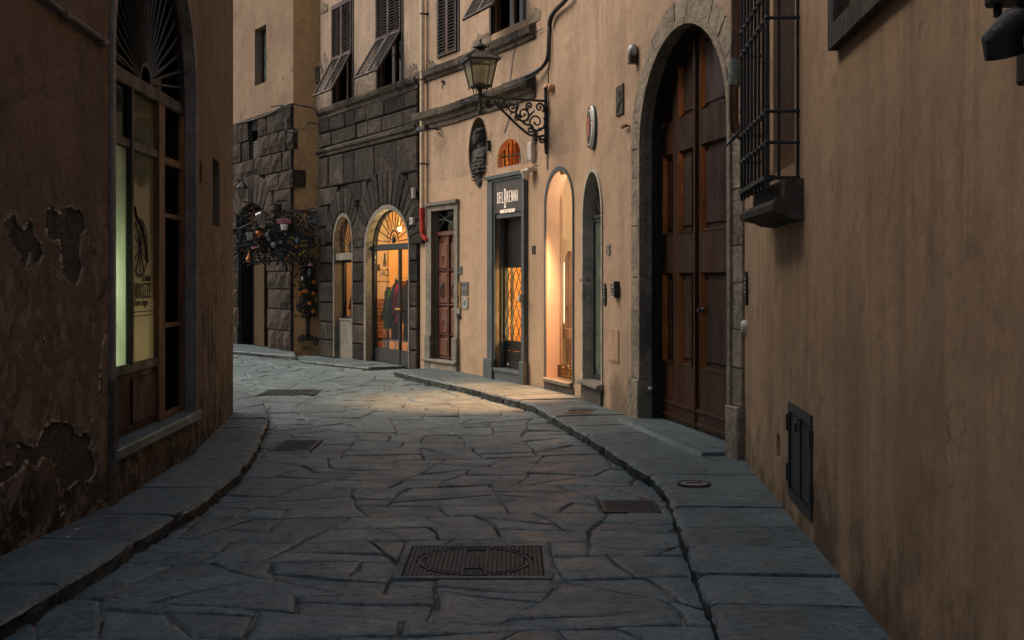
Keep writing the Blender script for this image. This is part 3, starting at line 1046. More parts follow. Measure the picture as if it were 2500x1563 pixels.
WD = -0.105                    # plane of the glazing
su = lambda u: L1.su(u, WD)
zz_ = lambda u, v: L1.zv(u, v, WD)
xm0, xm1 = su(379), su(394)    # brown middle post
xA, xB = su(312), su(317)      # mullion between the two left panes
xl = a0 + 0.02
xr = a1 - 0.02
zbot = zb + 0.03
zpan = zz_(340, 888)           # top of the lower wooden panel
ztr = zz_(347, 365)            # transom of the left side
zfan = 2.92
def fpart(name, a_, b_, c_, d_, e0, e1, mat, parent=lh, bevel=0.006):
    return mesh(name, MB().bev(L1, a_, b_, c_, d_, e0, e1, bevel), mat, parent)
sw = mesh('shop_front', MB().bev(L1, xl, xr, zfan - 0.05, zfan + 0.05, WD - 0.05, WD + 0.035, 0.01), M['woodblack'], lh)
for n_, (a_, b_, c_, d_, mt) in {
    'post': (xm0, xm1, zbot, zfan - 0.05, 'woodframe'),
    'mullion': (xA, xB, zpan, zfan - 0.05, 'woodblack'),
    'stile': (xl, xl + 0.03, zbot, zfan - 0.05, 'woodblack'),
    'right_stile': (xr - 0.05, xr, zbot, zfan - 0.05, 'woodframe'),
}.items():
    mesh('stile' if 'stile' in n_ else n_, MB().bev(L1, a_, b_, c_, d_, WD - 0.03, WD + 0.03, 0.005), M[mt], sw)
mesh('transom', MB().bev(L1, xl + 0.03, xm0, ztr - 0.03, ztr + 0.03, WD - 0.025, WD + 0.02, 0.005), M['woodblack'], sw)
zdt = zz_(420, 400)
mesh('transom', MB().bev(L1, xm1, xr - 0.05, zdt - 0.03, zdt + 0.03, WD - 0.025, WD + 0.025, 0.005), M['woodframe'], sw)
for v_ in (520, 782):
    z_ = zz_(420, v_ + 10)
    mesh('rail', MB().bev(L1, xm1, xr - 0.05, z_ - 0.018, z_ + 0.018, WD - 0.02, WD + 0.018, 0.004), M['woodframe'], sw)
mesh('rail', MB().bev(L1, xm1, xr - 0.05, zbot, zbot + 0.045, WD - 0.02, WD + 0.018, 0.004), M['woodframe'], sw)
lp = mesh('lower_panel', MB().box(L1, xl + 0.03, xm0, zbot, zpan, WD - 0.02, WD), M['doorpanel'], sw)
for a_, b_ in ((xl + 0.05, xA - 0.02), (xB + 0.02, xm0 - 0.03)):
    mesh('panel_board', MB().bev(L1, a_, b_, zbot + 0.05, zpan - 0.09, WD, WD + 0.014, 0.01), M['doorpanel'], sw)
mesh('rail', MB().bev(L1, xl + 0.03, xm0, zpan - 0.05, zpan + 0.02, WD, WD + 0.025, 0.008), M['woodblack'], sw)
# panes
for a_, b_, c_, d_, mt in ((xl + 0.03, xA, zpan + 0.02, ztr - 0.03, 'glassfilm'), (xB, xm0, zpan + 0.02, ztr - 0.03, 'glassfilm'),
                           (xl + 0.03, xA, ztr + 0.03, zfan - 0.05, 'glassdark'), (xB, xm0, ztr + 0.03, zfan - 0.05, 'glassfilm'),
                           (xm1, xr - 0.05, zbot + 0.045, zdt - 0.03, 'glassdark'), (xm1, xr - 0.05, zdt + 0.03, zfan - 0.05, 'glassdark')):
    mesh('pane', MB().box(L1, a_, b_, c_, d_, WD - 0.012, WD - 0.006), M[mt], sw)
# interior: a lit blind behind the left panes, dark room elsewhere
room(L1, a0, a1, zb, zs + rise, -0.5, -1.6, M['dark'], lh)
mesh('blind', MB().box(L1, xl, xA, zpan, ztr - .02, WD - .018, WD - .014), M['greenwall'], lh)
mesh('blind', MB().box(L1, xB, xm0 + .01, zpan, zfan - .05, WD - .018, WD - .014), M['creamwall'], lh)
mesh('partition', MB().box(L1, xm0 + .012, xm0 + .04, zb + .1, 3.0, -1.2, WD - .035), M['dark'], lh)
mesh('partition', MB().box(L1, xB - .015, xB, zpan, 3.0, -1.2, WD - .035), M['nicheback'], lh)
lamp_light('shop_tube_light', L1((xl + xA) / 2, 1.5, -.42), 14.0, (0.94, 1.0, 0.84), .08)
lamp_light('shop_tube_light', L1((xl + xA) / 2, .9, -.42), 9.0, (0.94, 1.0, 0.84), .08)
lamp_light('shop_tube_light', L1((xB + xm0) / 2 + .05, 1.05, -.5), 8.0, (1.0, 0.88, 0.64), .08)
# painted wheel sign and lettering on the second pane
wc_s, wc_z = su(345) - 0.02, zz_(336, 605)
wr = (su(362) - su(321)) / 2
pr = mesh('wheel_print', MB().band(L1, [(wc_s + (wr - .02) * math.cos(k * .2618), wc_z + (wr - .02) * math.sin(k * .2618) * 1.05) for k in range(24)],
          [(wc_s + wr * math.cos(k * .2618), wc_z + wr * math.sin(k * .2618) * 1.05) for k in range(24)], WD - 0.005, WD - 0.002, closed=True), M['print'], sw)
b = MB()
for k in range(12):
    w = k * math.pi / 6
    b.tube([L1(wc_s, wc_z, WD - 0.003), L1(wc_s + wr * .96 * math.cos(w), wc_z + wr * math.sin(w), WD - 0.003)], 0.0045, 4)
mesh('spoke_print', b, M['print'], sw)
b = MB()
pts = [(330, 505), (334, 528), (348, 556), (354, 585), (357, 610), (361, 640)]
b.tube([L1(su(u), zz_(u, v), WD - 0.003) for u, v in pts], [0.007, 0.01, 0.011, 0.010, 0.009, 0.011], 6)
mesh('shaft_print', b, M['print'], sw)
def stxt(s_, u0, u1, v, h, mat, name='lettering', shear=0.0):
    A_, B_ = su(u0), su(u1)
    fr = L1.frame((A_ + B_) / 2, zz_((u0 + u1) / 2, v), WD - 0.005)
    return mesh(name, text_mb(s_, fr, h, B_ - A_, 0.003, shear=shear), M[mat], sw)
stxt('CARROZZE', 320, 369, 710, 0.115, 'print')
stxt('Le Antiche', 349, 369, 678, 0.06, 'print', shear=0.3)
stxt('Ferro e legno', 330, 362, 741, 0.07, 'print')
for i, ch in enumerate('TRATTORIA'):
    fr = L1.frame(su(373), zz_(373, 545 + i * 21.5), WD - 0.005)
    mesh('lettering', text_mb(ch, fr, 0.05, 0.035), M['printgold'], sw)
for dz in (0, 0.03):
    mesh('line_print', MB().box(L1, xB + 0.01, xm0 - 0.005, zz_(345, 760) - dz - .006, zz_(345, 760) - dz, WD - 0.005, WD - 0.003), M['print'], sw)
# fanlight iron rays
fc = (a0 + a1) / 2 + 0.12
fan = mesh('fanlight', MB().band(L1, arch(a0 + .06, a1 - .06, zfan + .05, rise + .0, 20), arch(a0 + .015, a1 - .015, zfan + .05, rise + .05, 20), WD - 0.03, WD + 0.03), M['woodblack'], lh)
for k in range(1, 24):
    w = math.pi * k / 24
    R_ = 1.0 / math.sqrt((math.cos(w) / ((a1 - a0) / 2 - .06)) ** 2 + (math.sin(w) / (rise + .05)) ** 2)
    c0 = (fc - 0.12)
    mesh('iron_ray', MB().tube([L1(c0 + 0.14 * math.cos(w), zfan + .05 + .14 * math.sin(w), WD + 0.01), L1(c0 + R_ * math.cos(w), zfan + .05 + R_ * math.sin(w), WD + 0.01)], 0.011, 5), M['iron'], fan)
mesh('hub', MB().band(L1, arch((a0 + a1) / 2 - .12, (a0 + a1) / 2 + .12, zfan + .05, .12, 10), arch((a0 + a1) / 2 - .15, (a0 + a1) / 2 + .15, zfan + .05, .15, 10), WD, WD + 0.02), M['iron'], fan)
mesh('pane', MB().prism(L1, arch(a0 + .05, a1 - .05, zfan + .05, rise, 16), WD - 0.02, WD - 0.014), M['glassdark'], fan)

# thin conduit running down the left wall
b = MB()
pp = [L0.hit(u, v, 0.04) for u, v in ((-60, -125), (115, 0), (262, 106))]
b.tube([L0(a_, z_, 0.04) for a_, z_ in pp], 0.018, 8)
cd = mesh('conduit', b, M['cablegrey'], None, smooth=True, label='thin brown conduit pipe sloping down the dark left house wall', cat='pipe')
for u, v in ((160, 32), (250, 97)):
    a_, z_ = L0.hit(u, v, 0.04)
    mesh('clip', MB().box(L0, a_ - .015, a_ + .015, z_ - .03, z_ + .02, 0.0, 0.062), M['cablegrey'], cd)
    mesh('collar', MB().tube([L0(a_ - .03, z_ + .024, .04), L0(a_ + .03, z_ - .024, .04)], 0.024, 8), M['cablegrey'], cd)
# service hatch lines and a small fixed pin on the pier beyond the window
s_, z_ = L2.hit(507, 800)
s2_, z2_ = L2.hit(517, 745)
b = MB().band(L2, rect(s_ + .012, s2_ - .012, z_ - .33, z2_ - .012), rect(s_, s2_, z_ - .345, z2_), 0.0, 0.008, closed=True)
mesh('wall_hatch', b, M['left'], lh)
s_, z_ = L2.hit(489, 420)
mesh('bell_plate', MB().bev(L2, s_ - .03, s_ + .03, z_ - .09, z_ + .09, 0.0, 0.02, 0.005), M['woodframe'], lh)

# ================================================================== NEAR HOUSE ON THE RIGHT (portal house)
ph = thing('portal_house', 'ochre rendered house with a big arched wooden portal on the right', 'house', E2(E2.len, 0, 0))
# --- near wall E1: barred window, framed blind window, vent
cw0 = E1.su(1862, 0.0)
def e1s(Y):                  # distance along E1 of depth Y
    return (8.94 - Y) / -E1.t.y
w0, w1 = e1s(7.52), e1s(6.72)
bw0, bw1 = e1s(5.40), e1s(4.1)
v0, v1 = E1.su(1928), E1.su(1984)
vz0, vz1 = E1.zv(1956, 1238), E1.zv(1956, 1000)
sl0, sl1 = E1.su(1896), E1.su(1905)
slz0, slz1 = E1.zv(1900, 1118), E1.zv(1900, 1058)
holes = [rect(w0, w1, 2.22, 3.9), rect(bw0, bw1, 2.75, 4.3), rect(v0, v1, vz0, vz1), opening(sl0, sl1, slz0, slz1 - .02, .02, 6)]
wall_slab(E1, 0, E1.len, -0.3, HT, holes, M['ochre'], ph, th=0.45)
room(E1, sl0, sl1, slz0, slz1, -.45, -.5, M['bare'], ph, 'slot_recess')
# barred window
room(E1, w0, w1, 2.22, 3.9, -.45, -.9, M['dark'], ph)
wf = mesh('window', MB().band(E1, rect(w0 + .06, w1 - .06, 2.28, 3.84), rect(w0, w1, 2.22, 3.9), -.28, -.2, closed=True), M['woodblack'], ph)
mesh('pane', MB().box(E1, w0 + .05, w1 - .05, 2.27, 3.85, -.245, -.24), M['glassdark'], wf)
mesh('mullion', MB().box(E1, (w0 + w1) / 2 - .03, (w0 + w1) / 2 + .03, 2.28, 3.84, -.27, -.2), M['woodblack'], wf)
c0_, c1_ = e1s(7.70), e1s(6.56)
dF = 0.185
cage = mesh('window_grille', MB().box(E1, c0_ - .02, c1_ + .02, 2.105, 2.13, dF - .045, dF + .02), M['iron'], ph, label='wrought iron cage of round bars in front of the window')
nb = 8
for k in range(nb):
    a_ = c0_ + (c1_ - c0_) * k / (nb - 1)
    mesh('bar', MB().tube([E1(a_, 2.06, dF), E1(a_, 4.4, dF)], 0.0105 if k < nb - 1 else 0.014, 8), M['iron'], cage, smooth=True)
for z_ in (2.32, 2.50, 3.04, 3.20, 3.75, 3.92):
    mesh('cross_bar', MB().tube([E1(c0_ - .015, z_, dF), E1(c1_ + .004, z_, dF)], 0.012, 8), M['iron'], cage, smooth=True)
    for k in range(nb):
        a_ = c0_ + (c1_ - c0_) * k / (nb - 1)
        mesh('knot', MB().ball(E1.frame(a_, z_, dF), .021, .021, .02, 6, 4), M['iron'], cage, smooth='all')
    if z_ not in (3.20, 3.92):
        for a_ in (c0_, c1_):
            mesh('return_bar', MB().tube([E1(a_, z_, dF), E1(a_, z_, 0.0)], 0.010, 8), M['iron'], cage, smooth=True)
for a_ in (c0_, c1_):
    for d_ in (0.118, 0.012):
        mesh('bar', MB().tube([E1(a_, 2.1, d_), E1(a_, 4.4, d_)], 0.009, 8), M['iron'], cage, smooth=True)
    mesh('return_bar', MB().box(E1, a_ - .012, a_ + .012, 2.105, 2.125, 0.0, dF - .045), M['iron'], cage)
# moulded stone sill under the cage
prof = [(0.0, 2.10), (0.105, 2.10), (0.11, 2.0), (0.155, 1.985), (0.18, 1.955), (0.175, 1.92), (0.14, 1.905), (0.10, 1.895), (0.07, 1.875), (0.0, 1.865)]
ss0, ss1 = e1s(7.50), e1s(6.42)
b = MB()
n = len(prof)
vs = [E1(ss1, z_, d_) for d_, z_ in prof] + [E1(ss0, z_, d_ * 1.25) for d_, z_ in prof]
b.add(vs, [(i, (i + 1) % n, n + (i + 1) % n, n + i) for i in range(n)] + [tuple(range(n)), tuple(range(n, 2 * n))[::-1]])
mesh('window_sill', b, M['jambdark'], ph, label='heavy moulded stone sill below the barred window')
# framed blind window at top right
fw = 0.13
b = MB().band(E1, rect(bw0, bw1, 2.75, 4.3), rect(bw0 - fw, bw1 + fw, 2.64, 4.3 + fw), -0.03, 0.05, closed=True)
fr_ = mesh('stone_frame', b, M['jambdark'], ph)
mesh('blind_panel', MB().box(E1, bw0, bw1, 2.75, 4.3, -.12, -.09), M['jambdark'], fr_)
mesh('inner_fillet', MB().band(E1, rect(bw0 + .05, bw1 - .05, 2.80, 4.25), rect(bw0 + .0, bw1, 2.75, 4.3), -.09, -.05, closed=True), M['jambdark'], fr_)
# dark cast iron torch holder near the frame edge
th_ = thing('torch_holder', 'dark iron torch holder jutting from the wall at the top right corner', 'bracket', E1(e1s(3.08), 2.0, 0.0))
yy_ = e1s(3.08)
mesh('wall_plate', MB().bev(E1, yy_ - .04, yy_ + .22, 2.06, 2.5, 0.0, 0.03, .008), M['iron'], th_)
b = MB()
b.tube([E1(yy_ + .10, 2.24, 0.02), E1(yy_ + .07, 2.22, 0.07), E1(yy_ + .03, 2.17, 0.09), E1(yy_ + .02, 2.13, 0.08)], [0.02, 0.035, 0.055, 0.05], 10)
mesh('body', b, M['iron'], th_, smooth=True)
mesh('arm', MB().bev(E1, yy_ - .085, yy_ + .2, 2.285, 2.32, 0.02, 0.1, .008), M['iron'], th_)
mesh('peg', MB().tube([E1(yy_ - .06, 2.30, 0.07), E1(yy_ - .06, 2.255, .07)], 0.012, 8), M['iron'], th_, smooth=True)
mesh('cup', MB().lathe(Fr(E1(yy_ + .05, 2.32, .06)), [(0.03, 0), (0.05, .05), (0.065, .15), (0.06, .16)], 10), M['iron'], th_, smooth=True)
# louvred cellar vent
vt = thing('cellar_vent', 'dark louvred metal cellar vent with padlock low on the right wall', 'vent', E1((v0 + v1) / 2, vz0, 0))
b = MB().band(E1, rect(v0 + .035, v1 - .035, vz0 + .045, vz1 - .05), rect(v0 - .004, v1 + .004, vz0 - .004, vz1 + .004), -.03, 0.012, closed=True)
mesh('frame', b, M['iron'], vt)
vm = (v0 + v1) / 2
mesh('mullion', MB().bev(E1, vm - .018, vm + .018, vz0 + .045, vz1 - .05, -.03, 0.008, .004), M['iron'], vt)
nl = 34
for k in range(nl):
    z_ = vz0 + .06 + (vz1 - vz0 - .125) * k / (nl - 1)
    for a_, b_ in ((v0 + .035, vm - .018), (vm + .018, v1 - .035)):
        vs = [E1(a_, z_, 0.0), E1(b_, z_, 0.0), E1(b_, z_ + .004, 0.0), E1(a_, z_ + .004, 0.0), E1(a_, z_ + .012, -.022), E1(b_, z_ + .012, -.022), E1(b_, z_ + .016, -.022), E1(a_, z_ + .016, -.022)]
        mesh('slat', MB().add(vs, [(0, 1, 2, 3), (4, 7, 6, 5), (0, 4, 5, 1), (3, 2, 6, 7), (0, 3, 7, 4), (1, 5, 6, 2)]), M['iron'], vt)
room(E1, v0, v1, vz0, vz1, -.45, -.6, M['dark'], vt, 'shaft')
for z_ in (vz0 + .14, vz1 - .12):
    for a_ in (v0 - .02, v1 - .005):
        mesh('hinge', MB().bev(E1, a_, a_ + .03, z_ - .05, z_ + .05, -.0, 0.022, .005), M['iron'], vt)
pz = vz1 - .08
pk = mesh('padlock', MB().bev(E1, vm - .05, vm - .005, pz - .05, pz, 0.014, 0.036, .005), M['irongrey'], vt)
mesh('shackle', MB().tube([E1(vm - .042, pz, .025), E1(vm - .04, pz + .022, .025), E1(vm - .015, pz + .022, .025), E1(vm - .013, pz, .025)], .004, 6), M['tin'], pk)

# --- portal wall E2
o_l, o_r = E2.su(1568), E2.su(1789)
dsp, drise = 2.85, 1.0
g_l, g_r = E2.su(1425), E2.su(1471)        # green glass door
g_sp, g_ap = E2.zv(1448, 534), E2.zv(1452, 416)
g_b = E2.zv(1448, 936)
holes = [opening(o_l, o_r, 0.135, dsp, drise, 24), opening(g_l, g_r, g_b, g_sp, g_ap - g_sp, 14)]
wall_slab(E2, 0, E2.len, -0.3, HT, holes, M['ochre_shop'], ph, th=0.5)
room(E2, o_l, o_r, 0.1, 3.95, -.5, -.6, M['dark'], ph)
# portal stones: jamb blocks and arch stones, one piece each
jw = 0.30
D0 = -0.10
def portal_piece(poly, d1, name):
    b = MB()
    n = len(poly)
    cxx = sum(p_[0] for p_ in poly) / n
    czz = sum(p_[1] for p_ in poly) / n
    ins = [((x - cxx) * .975 + cxx, (z - czz) * .975 + czz) for x, z in poly]
    vs = [E2(x, z, D0) for x, z in poly] + [E2(x, z, d1 - .008) for x, z in poly] + [E2(x, z, d1 + random.uniform(-.003, .003)) for x, z in ins]
    fs = [(i, (i + 1) % n, n + (i + 1) % n, n + i) for i in range(n)] + [(n + i, n + (i + 1) % n, 2 * n + (i + 1) % n, 2 * n + i) for i in range(n)]
    fs += [tuple(range(2 * n, 3 * n)), tuple(range(n))[::-1]]
    return mesh(name, b.add(vs, fs), M['portal'], ph)
for side in (-1, 1):
    e = o_l if side < 0 else o_r
    wj = jw if side < 0 else 0.235
    lo = e - wj if side < 0 else e - .012
    hi = e + .012 if side < 0 else e + wj
    if side > 0:
        hi = min(hi, E2.len - .004)
    # pedestal
    zt = 0.52
    mesh('pedestal', MB().bev(E2, lo - .015, hi + (.012 if side < 0 else 0), 0.09, zt, D0, 0.06, .012), M['portal'], ph)
    z_ = zt + .002
    while z_ < dsp - .05:
        h_ = random.uniform(.28, .62)
        if dsp - (z_ + h_) < .2:
            h_ = dsp - z_
        portal_piece(rect(lo, hi, z_ + .003, z_ + h_ - .003), 0.022 + random.uniform(-.003, .003), 'jamb_stone')
        z_ += h_
nv = 13
cc, rr = (o_l + o_r) / 2, (o_r - o_l) / 2
for k in range(nv):
    w0_, w1_ = math.pi * k / nv + .004, math.pi * (k + 1) / nv - .004
    inn = [(cc - (rr - .012) * math.cos(w), dsp + (drise - .012) * math.sin(w)) for w in (w0_, (w0_ + w1_) / 2, w1_)]
    f = lambda w: jw - (.065) * (w / math.pi)
    out = [(cc - (rr + f(w)) * math.cos(w), dsp + (drise + .24) * math.sin(w)) for w in (w1_, (w0_ + w1_) / 2, w0_)]
    out = [(min(x, E2.len - .004), z) for x, z in out]
    portal_piece(inn + out, 0.022 + random.uniform(-.004, .004), 'arch_stone')
# raised moulding following the opening
b = MB().band(E2, opening(o_l + .03, o_r - .03, .53, dsp, drise - .03, 24), opening(o_l - .035, o_r + .035, .53, dsp, drise + .035, 24), -.02, 0.042)
mesh('arch_moulding', b, M['portal'], ph)
# dark lining between stone and leaves
b = MB().band(E2, opening(o_l + .055, o_r - .03, .135, dsp, drise - .055, 24), opening(o_l + .004, o_r - .004, .135, dsp, drise - .004, 24), -.24, -.095)
mesh('door_frame', b, M['woodblack'], ph)
# threshold
b = MB().bev(E2, o_l - .03, o_r + .0, 0.06, 0.135, -.3, 0.0, .01)
vs = [E2(o_l - .10, .09, .24), E2(o_r - .02, .09, .27), E2(o_r - .02, .135, .25), E2(o_l - .10, .135, .22), E2(o_l - .10, .09, -.2), E2(o_r - .02, .09, -.2), E2(o_r - .02, .138, -.2), E2(o_l - .10, .138, -.2)]
mesh('threshold', MB().add(vs, [(0, 1, 2, 3), (3, 2, 6, 7), (4, 7, 6, 5), (0, 3, 7, 4), (1, 5, 6, 2), (0, 4, 5, 1)]), M['slab'], ph, label='worn grey threshold slab of the big portal')
# two door leaves
DD = -0.215
def inside_arch(x):
    k = (x - cc) / (rr - .05)
    return dsp + (drise - .05) * math.sqrt(max(0, 1 - k * k))
zr = [0.145, 0.33, 0.71, 1.59, 1.97, 2.76, 3.08]
mid = E2.su(1706, DD)
xs0, xs1 = o_l + .05, o_r - .025
leaf_cols = {0: [(E2.su(1625, DD), E2.su(1647, DD)), (E2.su(1663, DD), E2.su(1696, DD))], 1: [(E2.su(1717, DD), E2.su(1717, DD) + .62), (E2.su(1717, DD) + .76, xs1 - .09)]}
for li, (a_, b_) in enumerate(((xs0, mid - .006), (mid + .006, xs1))):
    n = 14
    top = [(a_ + (b_ - a_) * i / n, inside_arch(a_ + (b_ - a_) * i / n)) for i in range(n + 1)]
    leaf = mesh('door_leaf', MB().prism(E2, [(a_, .14)] + top + [(b_, .14)], DD - .05, DD - .02), M['doorpanel'], ph)
    cols = leaf_cols[li]
    # stiles
    edges = [a_] + [x for c_ in cols for x in c_] + [b_]
    for k in range(0, len(edges), 2):
        x0, x1 = edges[k], edges[k + 1]
        if x1 - x0 < .01:
            continue
        pl = [(x0, .14)] + [(x0 + (x1 - x0) * i / 4, inside_arch(x0 + (x1 - x0) * i / 4)) for i in range(5)] + [(x1, .14)]
        mesh('stile', MB().prism(E2, pl, DD - .02, DD + .02), M['dooroak'], leaf)
    for (x0, x1) in cols:
        for z0_, z1_ in ((.145, zr[2]), (zr[3], zr[4]), (zr[5], zr[6])):
            mesh('rail', MB().bev(E2, x0, x1, z0_, z1_, DD - .02, DD + .0205, .003), M['dooroak'], leaf)
        for z0_, z1_ in ((zr[2], zr[3]), (zr[4], zr[5])):
            mesh('panel', MB().bev(E2, x0 + .05, x1 - .04, z0_ + .06, z1_ - .06, DD - .02, DD - .002, .014), M['doorpanel'], leaf)
            # sloping mouldings: left one has an orange glow painted on
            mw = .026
            for nm, pl, mt in (('moulding', [(x0, z0_), (x0, z1_), (x0 + mw, z1_ - mw), (x0 + mw, z0_ + mw)], 'dooredge_glow'), ('moulding', [(x1, z0_), (x1 - mw * .7, z0_ + mw), (x1 - mw * .7, z1_ - mw), (x1, z1_)], 'dooroak'),
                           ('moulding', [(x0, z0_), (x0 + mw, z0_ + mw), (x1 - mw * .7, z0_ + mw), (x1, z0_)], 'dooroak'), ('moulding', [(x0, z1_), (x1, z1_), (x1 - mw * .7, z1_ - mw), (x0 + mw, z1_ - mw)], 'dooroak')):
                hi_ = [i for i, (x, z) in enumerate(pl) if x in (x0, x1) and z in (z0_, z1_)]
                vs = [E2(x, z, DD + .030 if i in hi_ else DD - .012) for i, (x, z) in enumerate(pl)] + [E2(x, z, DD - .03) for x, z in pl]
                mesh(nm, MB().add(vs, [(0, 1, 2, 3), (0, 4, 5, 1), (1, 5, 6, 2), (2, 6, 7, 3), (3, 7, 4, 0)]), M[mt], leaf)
        # arched top panels
        zt0 = zr[6]
        if inside_arch((x0 + x1) / 2) - zt0 > .25:
            pl = [(x0 + .045, zt0 + .05)] + [(x0 + .045 + (x1 - x0 - .08) * i / 5, inside_arch(x0 + .045 + (x1 - x0 - .08) * i / 5) - .12) for i in range(6)] + [(x1 - .035, zt0 + .05)]
            mesh('panel', MB().prism(E2, pl, DD - .02, DD - .004), M['doorpanel'], leaf)
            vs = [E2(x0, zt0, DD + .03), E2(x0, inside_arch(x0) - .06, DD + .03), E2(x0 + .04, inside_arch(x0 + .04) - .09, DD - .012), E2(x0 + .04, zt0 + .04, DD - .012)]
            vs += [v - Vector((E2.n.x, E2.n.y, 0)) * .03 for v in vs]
            mesh('moulding', MB().add(vs, [(0, 1, 2, 3), (0, 4, 5, 1), (1, 5, 6, 2), (2, 6, 7, 3), (3, 7, 4, 0)]), M['dooredge_glow'], leaf)
            pl2 = [(x0 + (x1 - x0) * i / 6, inside_arch(x0 + (x1 - x0) * i / 6) - .002) for i in range(7)]
            pl3 = [(x, z - .085) for x, z in pl2]
            mesh('rail', MB().band(E2, pl3, pl2, DD - .02, DD + .02), M['dooroak'], leaf)
    # kick board with ledges
    for z_ in (.30, .175):
        mesh('ledge', MB().bev(E2, a_ + .01, b_ - .004, z_, z_ + .035, DD + .02, DD + .045, .008), M['dooroak'], leaf)
    mesh('kick_board', MB().bev(E2, a_ + .01, b_ - .004, .15, .30, DD + .0205, DD + .032, .004), M['doorpanel'], leaf)
    if li == 0:
        a2, z2 = E2.hit(1604, 948, -.13)
        kb = mesh('knob', MB().ball(E2.frame(a2, z2, -.06), .022, .022, .025, 10, 6), M['enamel'], leaf, smooth='all')
        mesh('knob_rose', MB().tube([E2(a2, z2, -.10), E2(a2, z2, -.075)], .03, 10), M['iron'], leaf)
    else:
        mesh('astragal', MB().bev(E2, a_ - .03, a_ + .03, .15, inside_arch(a_) - .02, DD + .02, DD + .05, .012), M['dooroak'], leaf)
        kz = 1.25
        kp = mesh('knocker', MB().lathe(E2.frame(a_ + .16, kz, DD + .02), [(.03, 0), (.03, .01), (.012, .02), (.012, .05), (.02, .055)], 10), M['iron'], leaf, smooth=True)

# green glass side door with its stone surround
gw = 0.055
M['gsurround'] = masonry('grey_plastered_surround', (0.43, 0.39, 0.31), vary=0.05, bumps=0.6)
p, q = opening(g_l + .01, g_r - .01, g_b + .02, g_sp, g_ap - g_sp - .01, 16), opening(g_l - gw * .6, g_r + gw * .45, g_b + .02, g_sp, g_ap - g_sp + gw, 16)
gd = mesh('side_door', MB().band(E2, p, q, -.095, 0.018), M['gsurround'], ph)
GD = -.127
mesh('lining', MB().band(E2, opening(g_l + .04, g_r - .02, g_b + .02, g_sp, g_ap - g_sp - .04, 16), opening(g_l, g_r, g_b + .02, g_sp, g_ap - g_sp, 16), GD - .03, -.097), M['gsurround'], gd)
ztg = E2.zv(1460, 534, GD)
mesh('glass_frame', MB().band(E2, rect(g_l + .085, g_r - .06, g_b + .09, ztg - .04), rect(g_l + .04, g_r - .02, g_b + .02, ztg), GD - .02, GD + .02, closed=True), M['iron'], gd)
mesh('pane', MB().box(E2, g_l + .08, g_r - .055, g_b + .085, ztg - .035, GD - .004, GD + .004), M['glassgreen'], gd)
mesh('transom', MB().bev(E2, g_l + .04, g_r - .02, ztg, ztg + .04, GD - .02, GD + .04, .006), M['iron'], gd)
gc = (g_l + g_r) / 2
for k in range(1, 8):
    w = math.pi * k / 8
    mesh('iron_ray', MB().tube([E2(gc, ztg + .05, GD + .02), E2(gc + (g_r - g_l) / 2 * .92 * math.cos(w), ztg + .05 + (g_ap - ztg - .06) * math.sin(w), GD + .02)], .006, 5), M['iron'], gd)
for k in (.35, .7):
    mesh('iron_ring', MB().tube([E2(gc + (g_r - g_l) / 2 * .92 * k * math.cos(w * math.pi / 10), ztg + .05 + (g_ap - ztg - .06) * k * math.sin(w * math.pi / 10), GD + .02) for w in range(11)], .005, 5), M['iron'], gd)
room(E2, g_l, g_r, g_b, g_ap, -.5, -.7, M['dark'], ph)
for a_, mt in ((E2.su(1441, -.1), 'black'), (E2.su(1464, GD), 'black')):
    z_ = E2.zv(1450, 684, -.15)
    mesh('lock_cap', MB().tube([E2(a_, z_, GD + .005 if a_ > gc else 0.0), E2(a_, z_, GD + .018 if a_ > gc else .022)], .016, 10), M[mt], gd)
# rounded doorstep
zt_ = g_b + .018
b = MB()
pr_ = [(-.2, zt_), (0.06, zt_), (0.085, zt_ - .012), (0.092, zt_ - .03), (0.085, zt_ - .05), (0.06, zt_ - .06), (-.02, zt_ - .06)]
n = len(pr_)
b.add([E2(g_l - .06, z_, d_) for d_, z_ in pr_] + [E2(g_r + .05, z_, d_) for d_, z_ in pr_], [(i, (i + 1) % n, n + (i + 1) % n, n + i) for i in range(n)] + [tuple(range(n))[::-1], tuple(range(n, 2 * n))])
mesh('doorstep', b, M['greystone'], gd, smooth=True)
mesh('step_riser', MB().box(E2, g_l - .02, g_r + .02, .06, zt_ - .06, 0.0, 0.03), M['jambdark'], gd)

# --- lit display niche E3
n_l, n_r = E3.su(1333), E3.su(1399)
n_sp, n_ap = E3.zv(1366, 500), E3.zv(1372, 414)
n_b = E3.zv(1366, 928)
wall_slab(E3, 0, E3.len, -0.3, HT, [opening(n_l, n_r, n_b, n_sp, n_ap - n_sp, 18)], M['ochre_shop'], ph, th=0.2)
p, q = opening(n_l, n_r, n_b - .0, n_sp, n_ap - n_sp, 18), opening(n_l - .04, n_r + .035, n_b - .0, n_sp, n_ap - n_sp + .05, 18)
mesh('niche_surround', MB().band(E3, p, q, 0.0, 0.014), M['trim'], ph)
p2 = opening(n_l + .012, n_r - .012, n_b, n_sp, n_ap - n_sp - .012, 18)
mesh('niche_lining', MB().band(E3, p2, opening(n_l + .002, n_r - .002, n_b, n_sp, n_ap - n_sp - .002, 18), -.185, -.004), M['nichewall'], ph)
mesh('niche_plinth', MB().box(E3, n_l - .04, n_r + .035, .06, n_b - .06, 0.001, .014), M['jambdark'], ph)
b = MB().bev(E3, n_l + .0, n_r, n_b - .06, n_b + .0, -.19, .05, .012)
mesh('niche_sill', b, M['greystone'], ph)
NBk = -.66
room(E3, .06, n_r + .06, n_b - .02, n_ap + .12, -.2, -.62, M['nicheback'], ph, 'display_case')
GP = -.19
zpl = E3.zv(1380, 893, GP)
